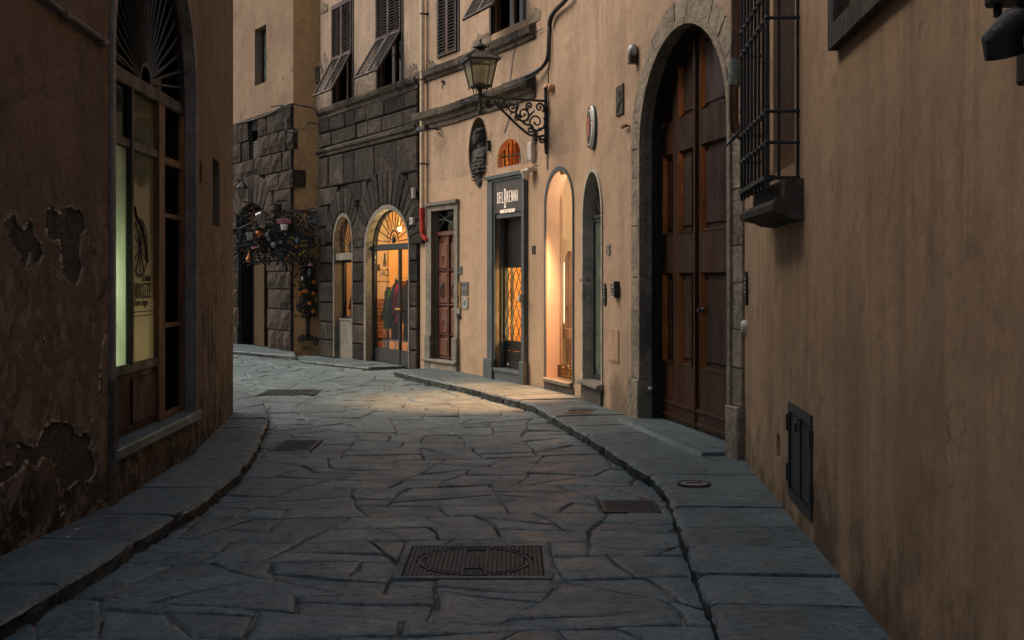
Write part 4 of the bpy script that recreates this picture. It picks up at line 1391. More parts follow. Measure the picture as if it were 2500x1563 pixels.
ns = mesh('display_plinth', MB().box(E3, n_l + .012, n_r - .012, n_b + .002, zpl, GP - .02, GP + .03), M['signbrown'], ph)
def logo(fr, w, h, mat, parent, depth):
    """DELBRENNA with its tall B, letters narrow"""
    lets = 'DELBRENNA'
    cw = w / 9.2
    for i, ch in enumerate(lets):
        tall = ch == 'B'
        f = Fr(fr(-w / 2 + cw * (i + .6), -h * .12 if tall else 0), fr.ax, fr.ay, fr.az)
        mesh('letter', text_mb(ch, f, h * (1.75 if tall else 1.0), cw * .66, depth, bold=-.025), mat, parent)
fr = E3.frame(E3.su(1371, GP + .03) + .30, (n_b + zpl) / 2 + .01, GP + .03)
logo(fr, .56, .115, M['gold'], ns, .012)
fs_ = mesh('glass_pane', MB().prism(E3, opening(n_l + .012, n_r - .012, zpl, n_sp, n_ap - n_sp - .012, 18), GP - .03, GP - .025), M['glass'], ph)
mesh('glass_edge', MB().box(E3, n_l + .012, n_l + .028, zpl, n_sp + .3, GP - .035, GP - .01), M['furn'], ph)
# arched display cabinet on slanted legs inside
dc = thing('display_cabinet', 'slim arched jewellery display cabinet on tapered legs inside the lit niche', 'cabinet', E3((n_l + n_r) / 2 + .2, zpl, -.3))
DC = -.30
cs0, cs1 = E3.su(1378, DC), E3.su(1400, DC)
cz0, cz1, czs = E3.zv(1388, 802, DC), E3.zv(1388, 612, DC), E3.zv(1388, 650, DC)
mesh('cabinet_frame', MB().band(E3, opening(cs0 + .022, cs1 - .022, cz0 + .03, czs, cz1 - czs - .02, 14), opening(cs0, cs1, cz0, czs, cz1 - czs, 14), DC - .06, DC), M['furn'], dc)
mesh('cabinet_back', MB().prism(E3, opening(cs0 + .005, cs1 - .005, cz0, czs, cz1 - czs - .005, 14), DC - .06, DC - .05), M['nicheback'], dc)
mesh('shelf', MB().box(E3, cs0 + .02, cs1 - .02, E3.zv(1388, 745, DC) - .008, E3.zv(1388, 745, DC) + .008, DC - .05, DC + .0), M['furn'], dc)
mesh('drawer', MB().bev(E3, cs0 - .02, cs1 + .02, cz0 - .14, cz0 + .001, DC - .12, DC + .03, .006), M['furn'], dc)
for sx, k in ((cs0 + .02, .05), (cs1 - .1, -.02)):
    b = MB()
    zl = zpl - .02
    vs = [E3(sx + k, zl, DC - .06), E3(sx + k + .04, zl, DC - .06), E3(sx + k + .04, zl, DC), E3(sx + k, zl, DC), E3(sx, cz0 - .14, DC - .06), E3(sx + .09, cz0 - .14, DC - .06), E3(sx + .09, cz0 - .14, DC), E3(sx, cz0 - .14, DC)]
    mesh('leg', b.add(vs, [(0, 3, 2, 1), (4, 5, 6, 7), (0, 1, 5, 4), (1, 2, 6, 5), (2, 3, 7, 6), (3, 0, 4, 7)]), M['furn'], dc)
mesh('jewel', MB().tube([E3(cs0 + .1, E3.zv(1388, 745, DC) + .06, DC - .02), E3(cs0 + .12, E3.zv(1388, 745, DC) + .02, DC - .02), E3(cs0 + .14, E3.zv(1388, 745, DC) + .06, DC - .02)], .004, 5), M['gold'], dc)
dl = thing('display_light', 'warm lit strip lamp inside the arched display niche', 'lamp', E3(n_l + .16, zpl, -.3))
mesh('lit_tube', MB().tube([E3(cs0 - .05, .95, DC - .03), E3(cs0 - .05, czs + .05, DC - .03)], .014, 8), M['strip'], dl, smooth=True)
mesh('tube_holder', MB().box(E3, cs0 - .065, cs0 - .035, .80, .94, DC - .05, DC - .01), M['furn'], dl)
lamp_light('niche_lamp', E3((n_l + n_r) / 2, n_sp + .22, -.26), 7.0, (1.0, 0.68, 0.48), .06)
lamp_light('niche_lamp', E3(n_r - .07, 1.55, -.222), 15.0, (1.0, 0.74, 0.54), .08)
_o = Vector((E3.n.x, E3.n.y, 0))
lamp_light('added_niche_spot', E3((n_l + n_r) / 2, n_ap - .07, -.03), 1150.0, (1.0, 0.44, 0.19), .04, 'SPOT', tuple(_o * .34 + Vector((-E3.t.x * .10, -E3.t.y * .10, -1))))  # spot added to throw the warm pool onto the pavement
dnl = thing('added_spot_cup', 'small brass cup of the added spot at the niche crown', 'lamp', E3((n_l + n_r) / 2, n_ap - .05, -.03))  # made-up cup for the added spot
mesh('cup', MB().lathe(Fr(E3((n_l + n_r) / 2, n_ap - .045, -.05)), [(.03, -.01), (.034, .0), (.034, .03), (.01, .035)], 10), M['brass'], dnl, smooth=True)

# ================================================================== TAN HOUSE WITH STRING COURSES (shop and door 35)
dh = thing('tan_house', 'tan rendered house with two stone string courses and grey framed shop door', 'house', D1(0, 0, 0))
# openings of D1: shop door, small arched window, oval niche, upper window
k_l, k_r = D1.su(1213), D1.su(1280)
k_t, k_b = D1.zv(1246, 443), D1.zv(1246, 903)
aw_l, aw_r = D1.su(1214), D1.su(1271)
aw_b, aw_ap = D1.zv(1243, 405), D1.zv(1243, 339)
aw_sp = aw_b + (aw_ap - aw_b) * .30
ov_s, ov_z = D1.hit(1168, 366)
ov_a, ov_b = (D1.su(1191) - D1.su(1145)) / 2, (D1.zv(1168, 286) - D1.zv(1168, 446)) / 2
oval = [(ov_s + ov_a * math.cos(2 * math.pi * k / 32), ov_z + ov_b * math.sin(2 * math.pi * k / 32)) for k in range(32)]
uw = [(1199, 1281), ]
x2l, x2r = D1.su(1199), D1.su(1281)
z2b = D1.zv(1199, 86)
wall_slab(D1, 0, D1.len, -0.3, 10.0, [rect(k_l, k_r, k_b, k_t), opening(aw_l, aw_r, aw_b, aw_sp, aw_ap - aw_sp, 14), oval, rect(x2l, x2r, z2b, z2b + 1.9)], M['tan'], dh, th=0.18)
# openings of D2: door 35, closed shutters above
q_l, q_r = D2.su(1056), D2.su(1112)
q_t, q_b = D2.zv(1084, 513), D2.zv(1084, 880)
x1l, x1r = D2.su(1071), D2.su(1129)
if x1r > D2.len - .03: x1r = D2.len - .03
z1b = D2.zv(1071, 143)
wall_slab(D2, 0, D2.len, -0.3, 10.0, [rect(q_l, q_r, q_b, q_t), rect(x1l, x1r, z1b, z1b + 1.9)], M['tan'], dh, th=0.18)

def course(W, s0, s1, prof, mat, parent, name='string_course', step=0.9):
    """moulded course made of separate lengths of stone; prof = (d, z) outline"""
    s = s0
    n = len(prof)
    while s < s1 - 1e-4:
        e = min(s1, s + step * random.uniform(.7, 1.3))
        if s1 - e < .25: e = s1
        j = random.uniform(-.004, .004)
        vs = [W(x, z + j, d) for x in (s + .002, e - .002) for d, z in prof]
        fs = [(i, (i + 1) % n, n + (i + 1) % n, n + i) for i in range(n)] + [tuple(range(n))[::-1], tuple(range(n, 2 * n))]
        mesh(name, MB().add(vs, fs), mat, parent)
        s = e
up = [(-.02, 4.74), (.035, 4.76), (.05, 4.80), (.09, 4.83), (.10, 4.88), (.11, 4.92), (.085, 4.94), (-.02, 4.97)]
lo = [(-.02, 3.95), (.03, 3.97), (.035, 4.03), (.065, 4.05), (.075, 4.10), (.14, 4.14), (.155, 4.19), (.165, 4.235), (.13, 4.25), (-.02, 4.28)]
for W in (D1, D2):
    s1_ = W.len - (.03 if W is D1 else 0)
    course(W, 0.001, s1_, up, M['cornice'], dh)
    course(W, 0.001, s1_, lo, M['cornice'], dh)

# bare patches where the coat has gone above the courses, rough stone left standing proud
def rubble(W, u0, u1, v0_, v1_, parent, seed, mat='bare'):
    r_ = random.Random(seed)
    a, b = W.su(u0), W.su(u1)
    z0, z1 = W.zv((u0 + u1) / 2, v1_), W.zv((u0 + u1) / 2, v0_)
    n = 11
    top = [(b - (b - a) * i / n, z0 + (z1 - z0) * (.45 + .55 * r_.random()) * (.5 + .5 * math.sin(math.pi * (i + .6) / (n + 1.2)))) for i in range(n + 1)]
    poly = [(a, z0)] + [(b, z0)] + top
    m = len(poly)
    cx_ = sum(p_[0] for p_ in poly) / m
    cz_ = sum(p_[1] for p_ in poly) / m
    vs = [W(x, z, -.01) for x, z in poly] + [W(cx_ + (x - cx_) * .9, cz_ + (z - cz_) * .9, .012 + .012 * r_.random()) for x, z in poly] + [W(cx_, cz_, .03)]
    fs = [(i, (i + 1) % m, m + (i + 1) % m, m + i) for i in range(m)] + [(m + i, m + (i + 1) % m, 2 * m) for i in range(m)]
    mesh('bare_stone', MB().add(vs, fs), M[mat], parent)
rubble(D1, 1150, 1200, 70, 125, dh, 1)
rubble(D1, 1285, 1325, 15, 58, dh, 2)
rubble(D2, 1040, 1066, 140, 178, dh, 3)
# cement crack repair running down the front
pts = [(1262, 100), (1258, 118), (1251, 150), (1249, 178), (1246, 196)]
def ribbon(W, pts, w, name, mat, parent, d=.006):
    P = [W.hit(u, v) for u, v in pts]
    l = [(s - w * random.uniform(.6, 1.3), z) for s, z in P]
    r = [(s + w * random.uniform(.6, 1.3), z) for s, z in P]
    mesh(name, MB().band(W, l, r, -.002, d), M[mat], parent)
M['cement'] = masonry('grey_cement', (0.13, 0.12, 0.105), vary=0.0, bumps=0.6)
ribbon(D1, pts, .014, 'crack_repair', 'cement', dh)
ribbon(D1, [(1248, 275), (1243, 290), (1240, 300), (1235, 315), (1232, 324)], .03, 'crack_repair', 'cement', dh)

# shutters
def shutters(W, s0, s1, z0, z1, zh, ang, parent, seed=0):
    """pair of louvred shutters; lower flaps pushed out by ang about the hinge height zh"""
    r_ = random.Random(seed)
    mid_ = (s0 + s1) / 2
    fr = mesh('window', MB().band(W, rect(s0 + .05, s1 - .05, z0 + .05, z1 - .05), rect(s0, s1, z0, z1), -.16, -.10, closed=True), M['woodframe'], parent)
    mesh('pane', MB().box(W, s0 + .04, s1 - .04, z0 + .04, z1 - .04, -.14, -.135), M['glassdark'], fr)
    mesh('mullion', MB().box(W, mid_ - .03, mid_ + .03, z0 + .05, z1 - .05, -.155, -.095), M['woodframe'], fr)
    mesh('casing', MB().band(W, rect(s0 + .025, s1 - .025, z0 + .0, z1 - .02), rect(s0 - .035, s1 + .035, z0 - .0, z1 + .03), -.05, .018), M['shutter'], fr)
    room(W, s0, s1, z0, z1, -.18, -.6, M['dark'], parent)
    def leafpart(T, a, b, y0, y1, nm, par):
        """frame with slats in T, y from y0 to y1"""
        st = .035
        mb = MB()
        mb.box(T, a, a + st, y0, y1, 0, .035).box(T, b - st, b, y0, y1, 0, .035)
        mb.box(T, a + st, b - st, y0, y0 + st, .001, .034).box(T, a + st, b - st, y1 - st, y1, .001, .034)
        f = mesh(nm, mb, M['shutterred'], par)
        y = y0 + st + .012
        while y < y1 - st - .02:
            tl = r_.uniform(-.004, .004)
            vs = [T(x, y + dy + tl * (x > a + .1), c_) for x in (a + st, b - st) for dy, c_ in ((0, .036), (.008, .038), (.034, .004), (.026, .002))]
            mesh('slat', MB().add(vs, [(0, 1, 5, 4), (1, 2, 6, 5), (2, 3, 7, 6), (3, 0, 4, 7), (0, 3, 2, 1), (4, 5, 6, 7)]), M['shutter'], f)
            y += .05
        return f
    for a, b in ((s0 + .028, mid_ - .003), (mid_ + .003, s1 - .028)):
        if ang is None:
            leafpart(W.frame(0, 0, .004), a, b, z0 + .01, z1 - .03, 'shutter', parent)
        else:
            leafpart(W.frame(0, 0, .004), a, b, zh, z1 - .03, 'shutter', parent)
            base = W.frame(0, zh - .004, .004)
            T = Fr(base.o, base.ax, base.ay * math.cos(ang) - base.az * math.sin(ang), base.az * math.cos(ang) + base.ay * math.sin(ang))
            leafpart(T, a, b, -(zh - z0) * .96, 0.0, 'shutter_flap', parent)
    if ang is not None:
        p0 = W(s1 - .04, zh - (zh - z0) * .55, -.02)
        L_ = (zh - z0) * .55
        p1 = W(s1 - .06, zh - L_ * math.cos(ang), L_ * math.sin(ang))
        mesh('stay', MB().tube([p0, p1], .006, 5), M['iron'], parent)
shutters(D1, x2l, x2r, z2b, z2b + 1.9, z2b + .92, R(30), dh, 11)
shutters(D2, x1l, x1r, z1b, z1b + 1.9, z1b + .92, None, dh, 12)

# shop door: grey frame, sign, roller shutter with lattice
f_l, f_r = D1.su(1195), D1.su(1289)
f_t = D1.zv(1242, 424)
sgz0 = D1.zv(1246, 519)
mesh('door_surround', MB().band(D1, rect(k_l, k_r, k_b, k_t), rect(f_l, f_r, .06, f_t - .05), -.06, .035), M['trim'], dh)
mesh('door_surround', MB().band(D1, rect(k_l - .05, k_r + .012, k_b, k_t + .05), rect(f_l + .03, f_r - .015, .06, f_t - .085), .0351, .055), M['trim'], dh)
mesh('door_cornice', MB().prism(D1, [(f_l - .02, f_t - .05), (f_l - .045, f_t), (f_r + .02, f_t), (f_r + .01, f_t - .05)], 0, .075), M['trim'], dh)
ps_ = .52
mesh('plinth_block', MB().bev(D1, f_l - .045, k_l + .0, .06, D1.zv(1200, 875), 0.0, .085, .008), M['trim'], dh)
mesh('plinth_block', MB().bev(D1, k_r + .0, f_r + .02, .06, D1.zv(1284, 883), 0.0, .085, .008), M['trim'], dh)
mesh('door_sill', MB().bev(D1, k_l, k_r, k_b - .05, k_b + .003, -.3, .07, .01), M['trim'], dh)
mesh('door_riser', MB().box(D1, k_l, k_r, .06, k_b - .05, -.04, .05), M['trim'], dh)
SD = .03
mesh('sign_board', MB().box(D1, k_l + .004, k_r - .004, sgz0 + .003, k_t - .003, SD - .05, SD), M['signbrown'], dh)
fr = D1.frame((k_l + k_r) / 2 - .02, D1.zv(1247, 479, SD), SD)
lg = thing('shop_sign', 'lit white DELBRENNA lettering on dark panel over the shop door', 'sign', fr(0, -.2, 0))
logo(fr, (k_r - k_l) * .80, .155, M['letterglow'], lg, .006)
mesh('letter', text_mb('MADE IN TUSCANY', Fr(fr(0, -.20, 0), fr.ax, fr.ay, fr.az), .05, (k_r - k_l) * .54, .006), M['letterglow'], lg)
mesh('lintel', MB().bev(D1, k_l + .003, k_r - .003, sgz0 - .07, sgz0, -.20, .012, .006), M['trim'], dh)
RS = -.13
mesh('reveal', MB().box(D1, k_l + .002, k_l + .03, k_b + .003, sgz0 - .07, RS - .05, -.062), M['trim'], dh)
r_l, r_r = k_l + .032, k_r - .004
rsh = thing('roller_shutter', 'dark ribbed roller shutter with diamond lattice window in the shop doorway', 'shutter', D1((r_l + r_r) / 2, k_b, RS))
zl0, zl1 = D1.zv(1260, 832, RS), D1.zv(1260, 654, RS)
zt1 = sgz0 - .072
b = MB().box(D1, r_l, r_l + .025, k_b + .004, zt1, RS - .02, RS + .03).box(D1, r_r - .025, r_r, k_b + .004, zt1, RS - .02, RS + .03)
mesh('guide_rail', b, M['iron'], rsh)
M['roller'] = simple('dark_steel_slat', (0.04, 0.036, 0.03), 0.4, 0.5, 0.5, var=0.25)
def slats(z0, z1, n):
    h = (z1 - z0) / n
    for i in range(n):
        za = z0 + h * i
        prof = []
        m = 7
        for k in range(m):
            prof += [(.0, za + h * k / m + .001), (.010, za + h * (k + .3) / m), (.010, za + h * (k + .7) / m)]
        prof += [(.0, za + h - .004), (-.01, za + h - .004), (-.01, za + .001)]
        q = len(prof)
        vs = [D1(x, z, RS + d) for x in (r_l + .02, r_r - .02) for d, z in prof]
        mesh('slat', MB().add(vs, [(a, (a + 1) % q, q + (a + 1) % q, q + a) for a in range(q)]), M['roller'], rsh)
mesh('backing', MB().box(D1, r_l + .02, r_r - .02, zl1, zt1, RS - .03, RS - .015), M['roller'], rsh)
slats(zl1, zt1, 6)
slats(k_b + .10, zl0, 2)
mesh('bottom_bar', MB().bev(D1, r_l + .02, r_r - .02, k_b + .006, k_b + .10, RS - .01, RS + .02, .006), M['black'], rsh)
mesh('sticker', MB().box(D1, r_l + .09, r_l + .13, k_b + .035, k_b + .075, RS + .02, RS + .0215), M['enamel'], rsh)
b = MB()
w_ = r_r - r_l - .04
nd = 5
dx = w_ / nd
nz = int(round((zl1 - zl0) / (dx * 1.45)))
dz = (zl1 - zl0) / nz
for i in range(nd):
    for j in range(nz):
        x0, z0 = r_l + .02 + i * dx, zl0 + j * dz
        for qa, qb in (((x0, z0), (x0 + dx / 2, z0 + dz / 2)), ((x0 + dx, z0), (x0 + dx / 2, z0 + dz / 2)), ((x0, z0 + dz), (x0 + dx / 2, z0 + dz / 2)), ((x0 + dx, z0 + dz), (x0 + dx / 2, z0 + dz / 2))):
            b.tube([D1(qa[0], qa[1], RS), D1(qb[0], qb[1], RS + .006)], .0065, 4, caps=False)
mesh('lattice', b, M['iron'], rsh)
# what is seen through the lattice: glazed inner door and an orange-lit wall
room(D1, k_l - .75, k_r - .02, k_b, k_t, -.18, -.85, M['orangewall'], dh, 'shop_interior')
gdx = D1.su(1249, -.24)
mesh('glass_door_stile', MB().box(D1, gdx, gdx + .03, k_b + .05, zt1, -.26, -.22), M['woodblack'], dh)
mesh('glass_door_handle', MB().tube([D1(gdx + .06, 1.0, -.21), D1(gdx + .06, 1.35, -.21)], .012, 6), M['iron'], dh)
mesh('door_pane', MB().box(D1, gdx + .03, k_r - .03, k_b + .05, zt1, -.245, -.24), M['glass'], dh)
lamp_light('shop_lamp', D1((k_l + k_r) / 2 + .1, 1.75, -.5), 40.0, (1.0, 0.70, 0.30), .12)
lamp_light('shop_lamp', D1((k_l + k_r) / 2 + .05, .85, -.5), 36.0, (1.0, 0.76, 0.36), .12)
# little arched window with bars, orange light inside
room(D1, aw_l - .4, aw_r - .0, aw_b - .02, aw_ap + .02, -.18, -.5, M['orangewall'], dh)
lamp_light('shop_lamp', D1(aw_r - .25, aw_b + .12, -.36), 5.0, (1.0, 0.40, 0.08), .06)
lt = thing('little_window_grate', 'small arched window with black iron bars above the shop door', 'window grate', D1((aw_l + aw_r) / 2, aw_b, -.2))
for k in range(6):
    x = aw_l + (aw_r - aw_l) * (k + .5) / 6
    zt_ = aw_sp + (aw_ap - aw_sp) * math.sqrt(max(0, 1 - ((x - (aw_l + aw_r) / 2) / ((aw_r - aw_l) / 2)) ** 2))
    mesh('bar', MB().tube([D1(x, aw_b, -.09), D1(x, zt_, -.09)], .011, 6), M['iron'], lt)
mesh('cross_bar', MB().tube([D1(aw_l, aw_b + (aw_ap - aw_b) * .42, -.08), D1(aw_r, aw_b + (aw_ap - aw_b) * .42, -.08)], .011, 6), M['iron'], lt)
mesh('pane', MB().prism(D1, opening(aw_l + .002, aw_r - .002, aw_b + .002, aw_sp, aw_ap - aw_sp - .002, 12), -.17, -.165), M['glass'], lt)
# oval niche: concave shell
b = MB()
nr = 7
vs, fs = [], []
for i in range(nr):
    k = math.cos(math.pi / 2 * i / (nr - 1) * .93)
    dd = -.30 * math.sin(math.pi / 2 * i / (nr - 1))
    for x, z in oval:
        vs.append(D1(ov_s + (x - ov_s) * (.02 + .98 * k) * 1.004, ov_z + (z - ov_z) * (.02 + .98 * k) * 1.004, dd + .002))
m = len(oval)
for i in range(nr - 1):
    for k in range(m):
        fs.append((i * m + k, i * m + (k + 1) % m, (i + 1) * m + (k + 1) % m, (i + 1) * m + k))
fs.append(tuple(range((nr - 1) * m, nr * m)))
mesh('oval_niche', MB().add(vs, fs), M['niche_oval'], dh, smooth='all')
big = [(ov_s + (x - ov_s) * 1.045, ov_z + (z - ov_z) * 1.03) for x, z in oval]
mesh('oval_rim', MB().band(D1, oval, big, -.004, .010, closed=True), M['tan'], dh)

# bust in the oval niche, one continuous surface (blended volumes, remeshed)
def bust():
    fr = D1.frame(ov_s + .05, ov_z - ov_b * .42 - .05, -.05)
    # local: a along the wall, b up, c out; head turned towards the left and the street
    h = ov_b
    b = MB()
    def bl(a, bb, c_, rx, ry, rz, rot=0.0):
        f = Fr(fr(a, bb, c_), fr.ax, fr.az, fr.ay).roll(rot)
        b.ball(f, rx, ry, rz, 14, 10)
    bl(0, .08, 0, .20, .13, .22)          # chest
    bl(-.13, .19, .01, .10, .10, .10); bl(.14, .19, .0, .10, .10, .10)     # shoulders
    bl(-.17, .04, .02, .07, .08, .16); bl(.18, .04, .01, .07, .08, .16)    # upper arms
    bl(0, .29, .01, .07, .07, .10)        # neck
    bl(-.02, .44, .03, .085, .10, .115)   # skull
    bl(-.055, .395, .075, .055, .05, .075)   # jaw and face
    bl(-.098, .42, .125, .018, .02, .032)  # nose
    bl(-.09, .375, .11, .026, .018, .010); bl(-.088, .345, .105, .028, .022, .022)     # mouth, chin
    bl(-.085, .458, .105, .055, .02, .014)   # brow
    bl(.045, .43, .07, .014, .03, .032)   # ear
    for k in range(12):
        w = k * .55
        bl(-.02 + .075 * math.cos(w), .50 + .03 * math.sin(2 * w), .03 + .08 * math.sin(w), .034, .034, .034)      # curls
    bl(0, .55, .02, .07, .07, .03)
    for k in range(6):                      # folds of the cloak, diagonal across the chest
        for j in range(7):
            a = -.19 + .063 * j
            bl(a, .10 - .045 * k + .11 * (j / 6 - .5) + .012 * math.sin(j * 2 + k), .085 + .04 * math.sin(math.pi * j / 6), .05, .022, .011)
    bl(.0, -.22, .0, .12, .10, .12)
    o = mesh('bust', b, M['bust'], None)
    md = o.modifiers.new('r', 'REMESH')
    md.mode = 'VOXEL'
    md.voxel_size = 0.0115
    md.use_smooth_shade = True
    sm = o.modifiers.new('s', 'SMOOTH')
    sm.iterations = 2
    dg = bpy.context.evaluated_depsgraph_get()
    me = bpy.data.meshes.new_from_object(o.evaluated_get(dg))
    o.modifiers.clear()
    o.data = me
    if not me.materials:
        me.materials.append(M['bust'])
    me.polygons.foreach_set('use_smooth', [True] * len(me.polygons))
    _props(o, 'dark weathered stone bust of a draped figure in the oval niche', 'bust', None, None)
bust()

# door 35
mesh('door_surround', MB().band(D2, rect(q_l, q_r, q_b, q_t), rect(D2.su(1043), D2.len - .02, .06, D2.zv(1080, 500)), -.06, .03), M['greystone'], dh)
mesh('door_cornice', MB().prism(D2, [(D2.su(1043), D2.zv(1080, 500)), (D2.su(1040), D2.zv(1080, 492)), (D2.len - .005, D2.zv(1080, 492)), (D2.len - .01, D2.zv(1080, 500))], -.02, .07), M['greystone'], dh)
mesh('jamb_lining', MB().box(D2, q_l + .001, q_l + .02, q_b, q_t, -.12, -.062), M['greystone'], dh)
mesh('plinth_block', MB().bev(D2, D2.su(1043) - .01, q_l + .002, .06, .62, 0.0, .055, .008), M['greystone'], dh)
mesh('plinth_block', MB().bev(D2, q_r - .03, D2.len - .012, .06, .62, 0.0, .055, .008), M['greystone'], dh)
mesh('doorstep', MB().bev(D2, D2.su(1041), D2.len - .005, q_b - .04, q_b + .004, -.26, .09, .01), M['greystone'], dh)
mesh('step_riser', MB().bev(D2, D2.su(1043), D2.len - .01, .05, q_b - .04, -.02, .045, .006), M['portal'], dh)
QD = -.10
dz1 = D2.zv(1090, 576, QD)
dlf = [(q_l + .02, (q_l + q_r) / 2 + .03), ((q_l + q_r) / 2 + .036, q_r - .002)]
mesh('transom', MB().bev(D2, q_l + .02, q_r, dz1, dz1 + .07, QD - .04, QD + .04, .01), M['door35'], dh)
fgm = mesh('transom_light', MB().box(D2, q_l + .02, q_r - .002, dz1 + .07, q_t - .002, QD - .03, QD - .025), M['glassdark'], dh)
mesh('transom_panel', MB().box(D2, q_l + .02, q_r - .002, dz1 + .07, q_t - .002, QD - .18, QD - .16), M['shopwall'], dh)
pa, pb = (q_l + .03, dz1 + .08), (q_r - .01, q_t - .02)
xm_, zm_ = (pa[0] + pb[0]) / 2, (pa[1] + pb[1]) / 2
for A_, B_ in (((pa[0], pa[1]), (xm_ + .1, pb[1])), ((pa[0], zm_), (pb[0], pb[1])), ((pa[0], pb[1]), (pb[0], pa[1])), ((xm_, pa[1]), (pb[0], zm_)), ((pa[0], pa[1] + .02), (xm_, pb[1])), ((pa[0], zm_ + .05), (pb[0], zm_ - .05))):
    mesh('iron_strut', MB().tube([D2(A_[0], A_[1], QD + .02), D2(B_[0], B_[1], QD + .02)], .008, 5), M['iron'], fgm)
for (a, b_) in dlf:
    lf = mesh('door_leaf', MB().box(D2, a, b_, q_b + .01, dz1, QD - .04, QD), M['door35'], dh)
    H = dz1 - q_b
    for z0, z1 in ((q_b + .05, q_b + .17 * H), (q_b + .21 * H, q_b + .42 * H), (q_b + .45 * H, q_b + .70 * H), (q_b + .73 * H, q_b + .94 * H)):
        pn = mesh('panel', MB().bev(D2, a + .05, b_ - .05, z0, z1, QD, QD + .025, .02), M['door35p'], lf)
        if z1 - z0 > .3:
            cx_, cz_ = (a + b_) / 2, (z0 + z1) / 2
            vs = [D2(cx_ - .075, cz_, QD + .02), D2(cx_, cz_ - .19, QD + .02), D2(cx_ + .075, cz_, QD + .02), D2(cx_, cz_ + .19, QD + .02), D2(cx_, cz_, QD + .055)]
            if abs((z0 - q_b) / H - .45) > .05:
                mesh('diamond', MB().add(vs, [(0, 1, 4), (1, 2, 4), (2, 3, 4), (3, 0, 4), (0, 3, 2, 1)]), M['door35p'], lf)
            else:
                mesh('knocker_plate', MB().lathe(D2.frame(cx_, cz_ + .06, QD + .02), [(.045, 0), (.04, .02), (.015, .03)], 10), M['iron'], lf, smooth=True)
                mesh('knocker', MB().tube([D2(cx_ + .05 * math.sin(t_ * .7), cz_ + .05 - .10 * (1 - math.cos(t_ * .7)), QD + .045) for t_ in range(10)], .010, 6), M['iron'], lf, smooth=True)
        mesh('ledge', MB().bev(D2, a + .03, b_ - .03, z0 - .022, z0 - .002, QD, QD + .035, .006), M['door35'], lf)
mesh('door_stop', MB().bev(D2, dlf[1][0] - .03, dlf[1][0] + .02, q_b + .01, dz1, QD, QD + .04, .008), M['door35'], dh)
room(D2, q_l, q_r, q_b, q_t, -.18, -.35, M['dark'], dh)

# ================================================================== DARK RUSTICATED HOUSE (clothes shop)
bh = thing('rusticated_house', 'dark rusticated stone house with arched clothes shop and shuttered windows', 'house', B1(B1.len / 2, 0, 0))
cl, cr = B1.su(899), B1.su(1004)
c_sp = B1.zv(955, 600)
c_ap = B1.zv(957, 509)
c_b = 0.04
sl_, sr_ = B1.su(821), B1.su(865)
s_ap, s_sp = B1.zv(845, 527), B1.zv(843, 590)
s_b = B1.zv(843, 783)
s_bb = 0.03
w1l, w1r = B1.su(812), B1.su(862)
w2l, w2r = B1.su(920), B1.su(983)
wz = 4.90
holes = [opening(cl, cr, c_b, c_sp, c_ap - c_sp, 20), opening(sl_, sr_, s_bb, s_sp, s_ap - s_sp, 14)]
wall_slab(B1, 0, B1.len, -0.3, 4.85, holes, M['joint'], bh, th=0.18, name='lower_wall')
wall_slab(B1, 0, B1.len, 4.85, 10.0, [rect(w1l, w1r, wz, wz + 1.9), rect(w2l, w2r, wz, wz + 1.9)], M['palegrey'], bh, th=0.18, name='upper_wall')
shutters(B1, w1l, w1r, wz, wz + 1.9, wz + .88, R(28), bh, 21)
shutters(B1, w2l, w2r, wz, wz + 1.9, wz + .88, R(31), bh, 22)
bup = [(-.02, 4.68), (.03, 4.70), (.035, 4.76), (.09, 4.80), (.11, 4.85), (.11, 4.89), (.08, 4.90), (-.02, 4.92)]
blo = [(-.02, 3.93), (.05, 3.95), (.06, 4.0), (.10, 4.03), (.11, 4.07), (.08, 4.09), (-.02, 4.11)]
course(B1, -.05, B1.len - .02, bup, M['cornice'], bh)
course(B1, -.05, B1.len - .02, blo, M['cornice'], bh)
rubble(B1, 772, 812, 120, 280, bh, 5)
rubble(B1, 868, 922, 150, 240, bh, 6)
rubble(B1, 990, 1024, 135, 205, bh, 7)
rubble(B1, 783, 802, 5, 32, bh, 8)
mesh('quoin', MB().bev(B1, -.16, .05, B1.zv(780, 205), B1.zv(780, 162), -.2, .05, .02, .01), M['darkstone'], bh)
# stone courses
VB, VS = 0.62, 0.46           # length of the arch stones
cB, rB = (cl + cr) / 2, (cr - cl) / 2
cS, rS = (sl_ + sr_) / 2, (sr_ - sl_) / 2
vb_top = c_ap + VB
jb = 0.16                     # smooth jamb strip beside each opening
def spans(z0, z1):
    """free stretches of wall in a course"""
    zm = (z0 + z1) / 2
    cut = []
    for c_, r_, sp, ap, V, zb_ in ((cB, rB, c_sp, c_ap, VB, c_b), (cS, rS, s_sp, s_ap, VS, s_bb)):
        if zm < sp:
            cut.append((c_ - r_ - jb * .55, c_ + r_ + .03))
        else:
            k = (zm - sp) / (ap - sp + V)
            if k < 1:
                w = (r_ + V * .9) * math.sqrt(1 - k * k)
                cut.append((c_ - w, c_ + w))
    cut.sort()
    out, x = [], 0.0
    for a, b in cut:
        if a > x + .06:
            out.append((x, a))
        x = max(x, b)
    if x < B1.len - .06:
        out.append((x, B1.len - .01))
    return out
zc = 0.0
rz = random.Random(31)
rows = []
while zc < 3.90:
    h = rz.uniform(.34, .44)
    if 3.92 - (zc + h) < .2: h = 3.92 - zc
    rows.append((zc, zc + h))
    zc += h
rows += [(4.115, 4.40), (4.40, 4.675)]
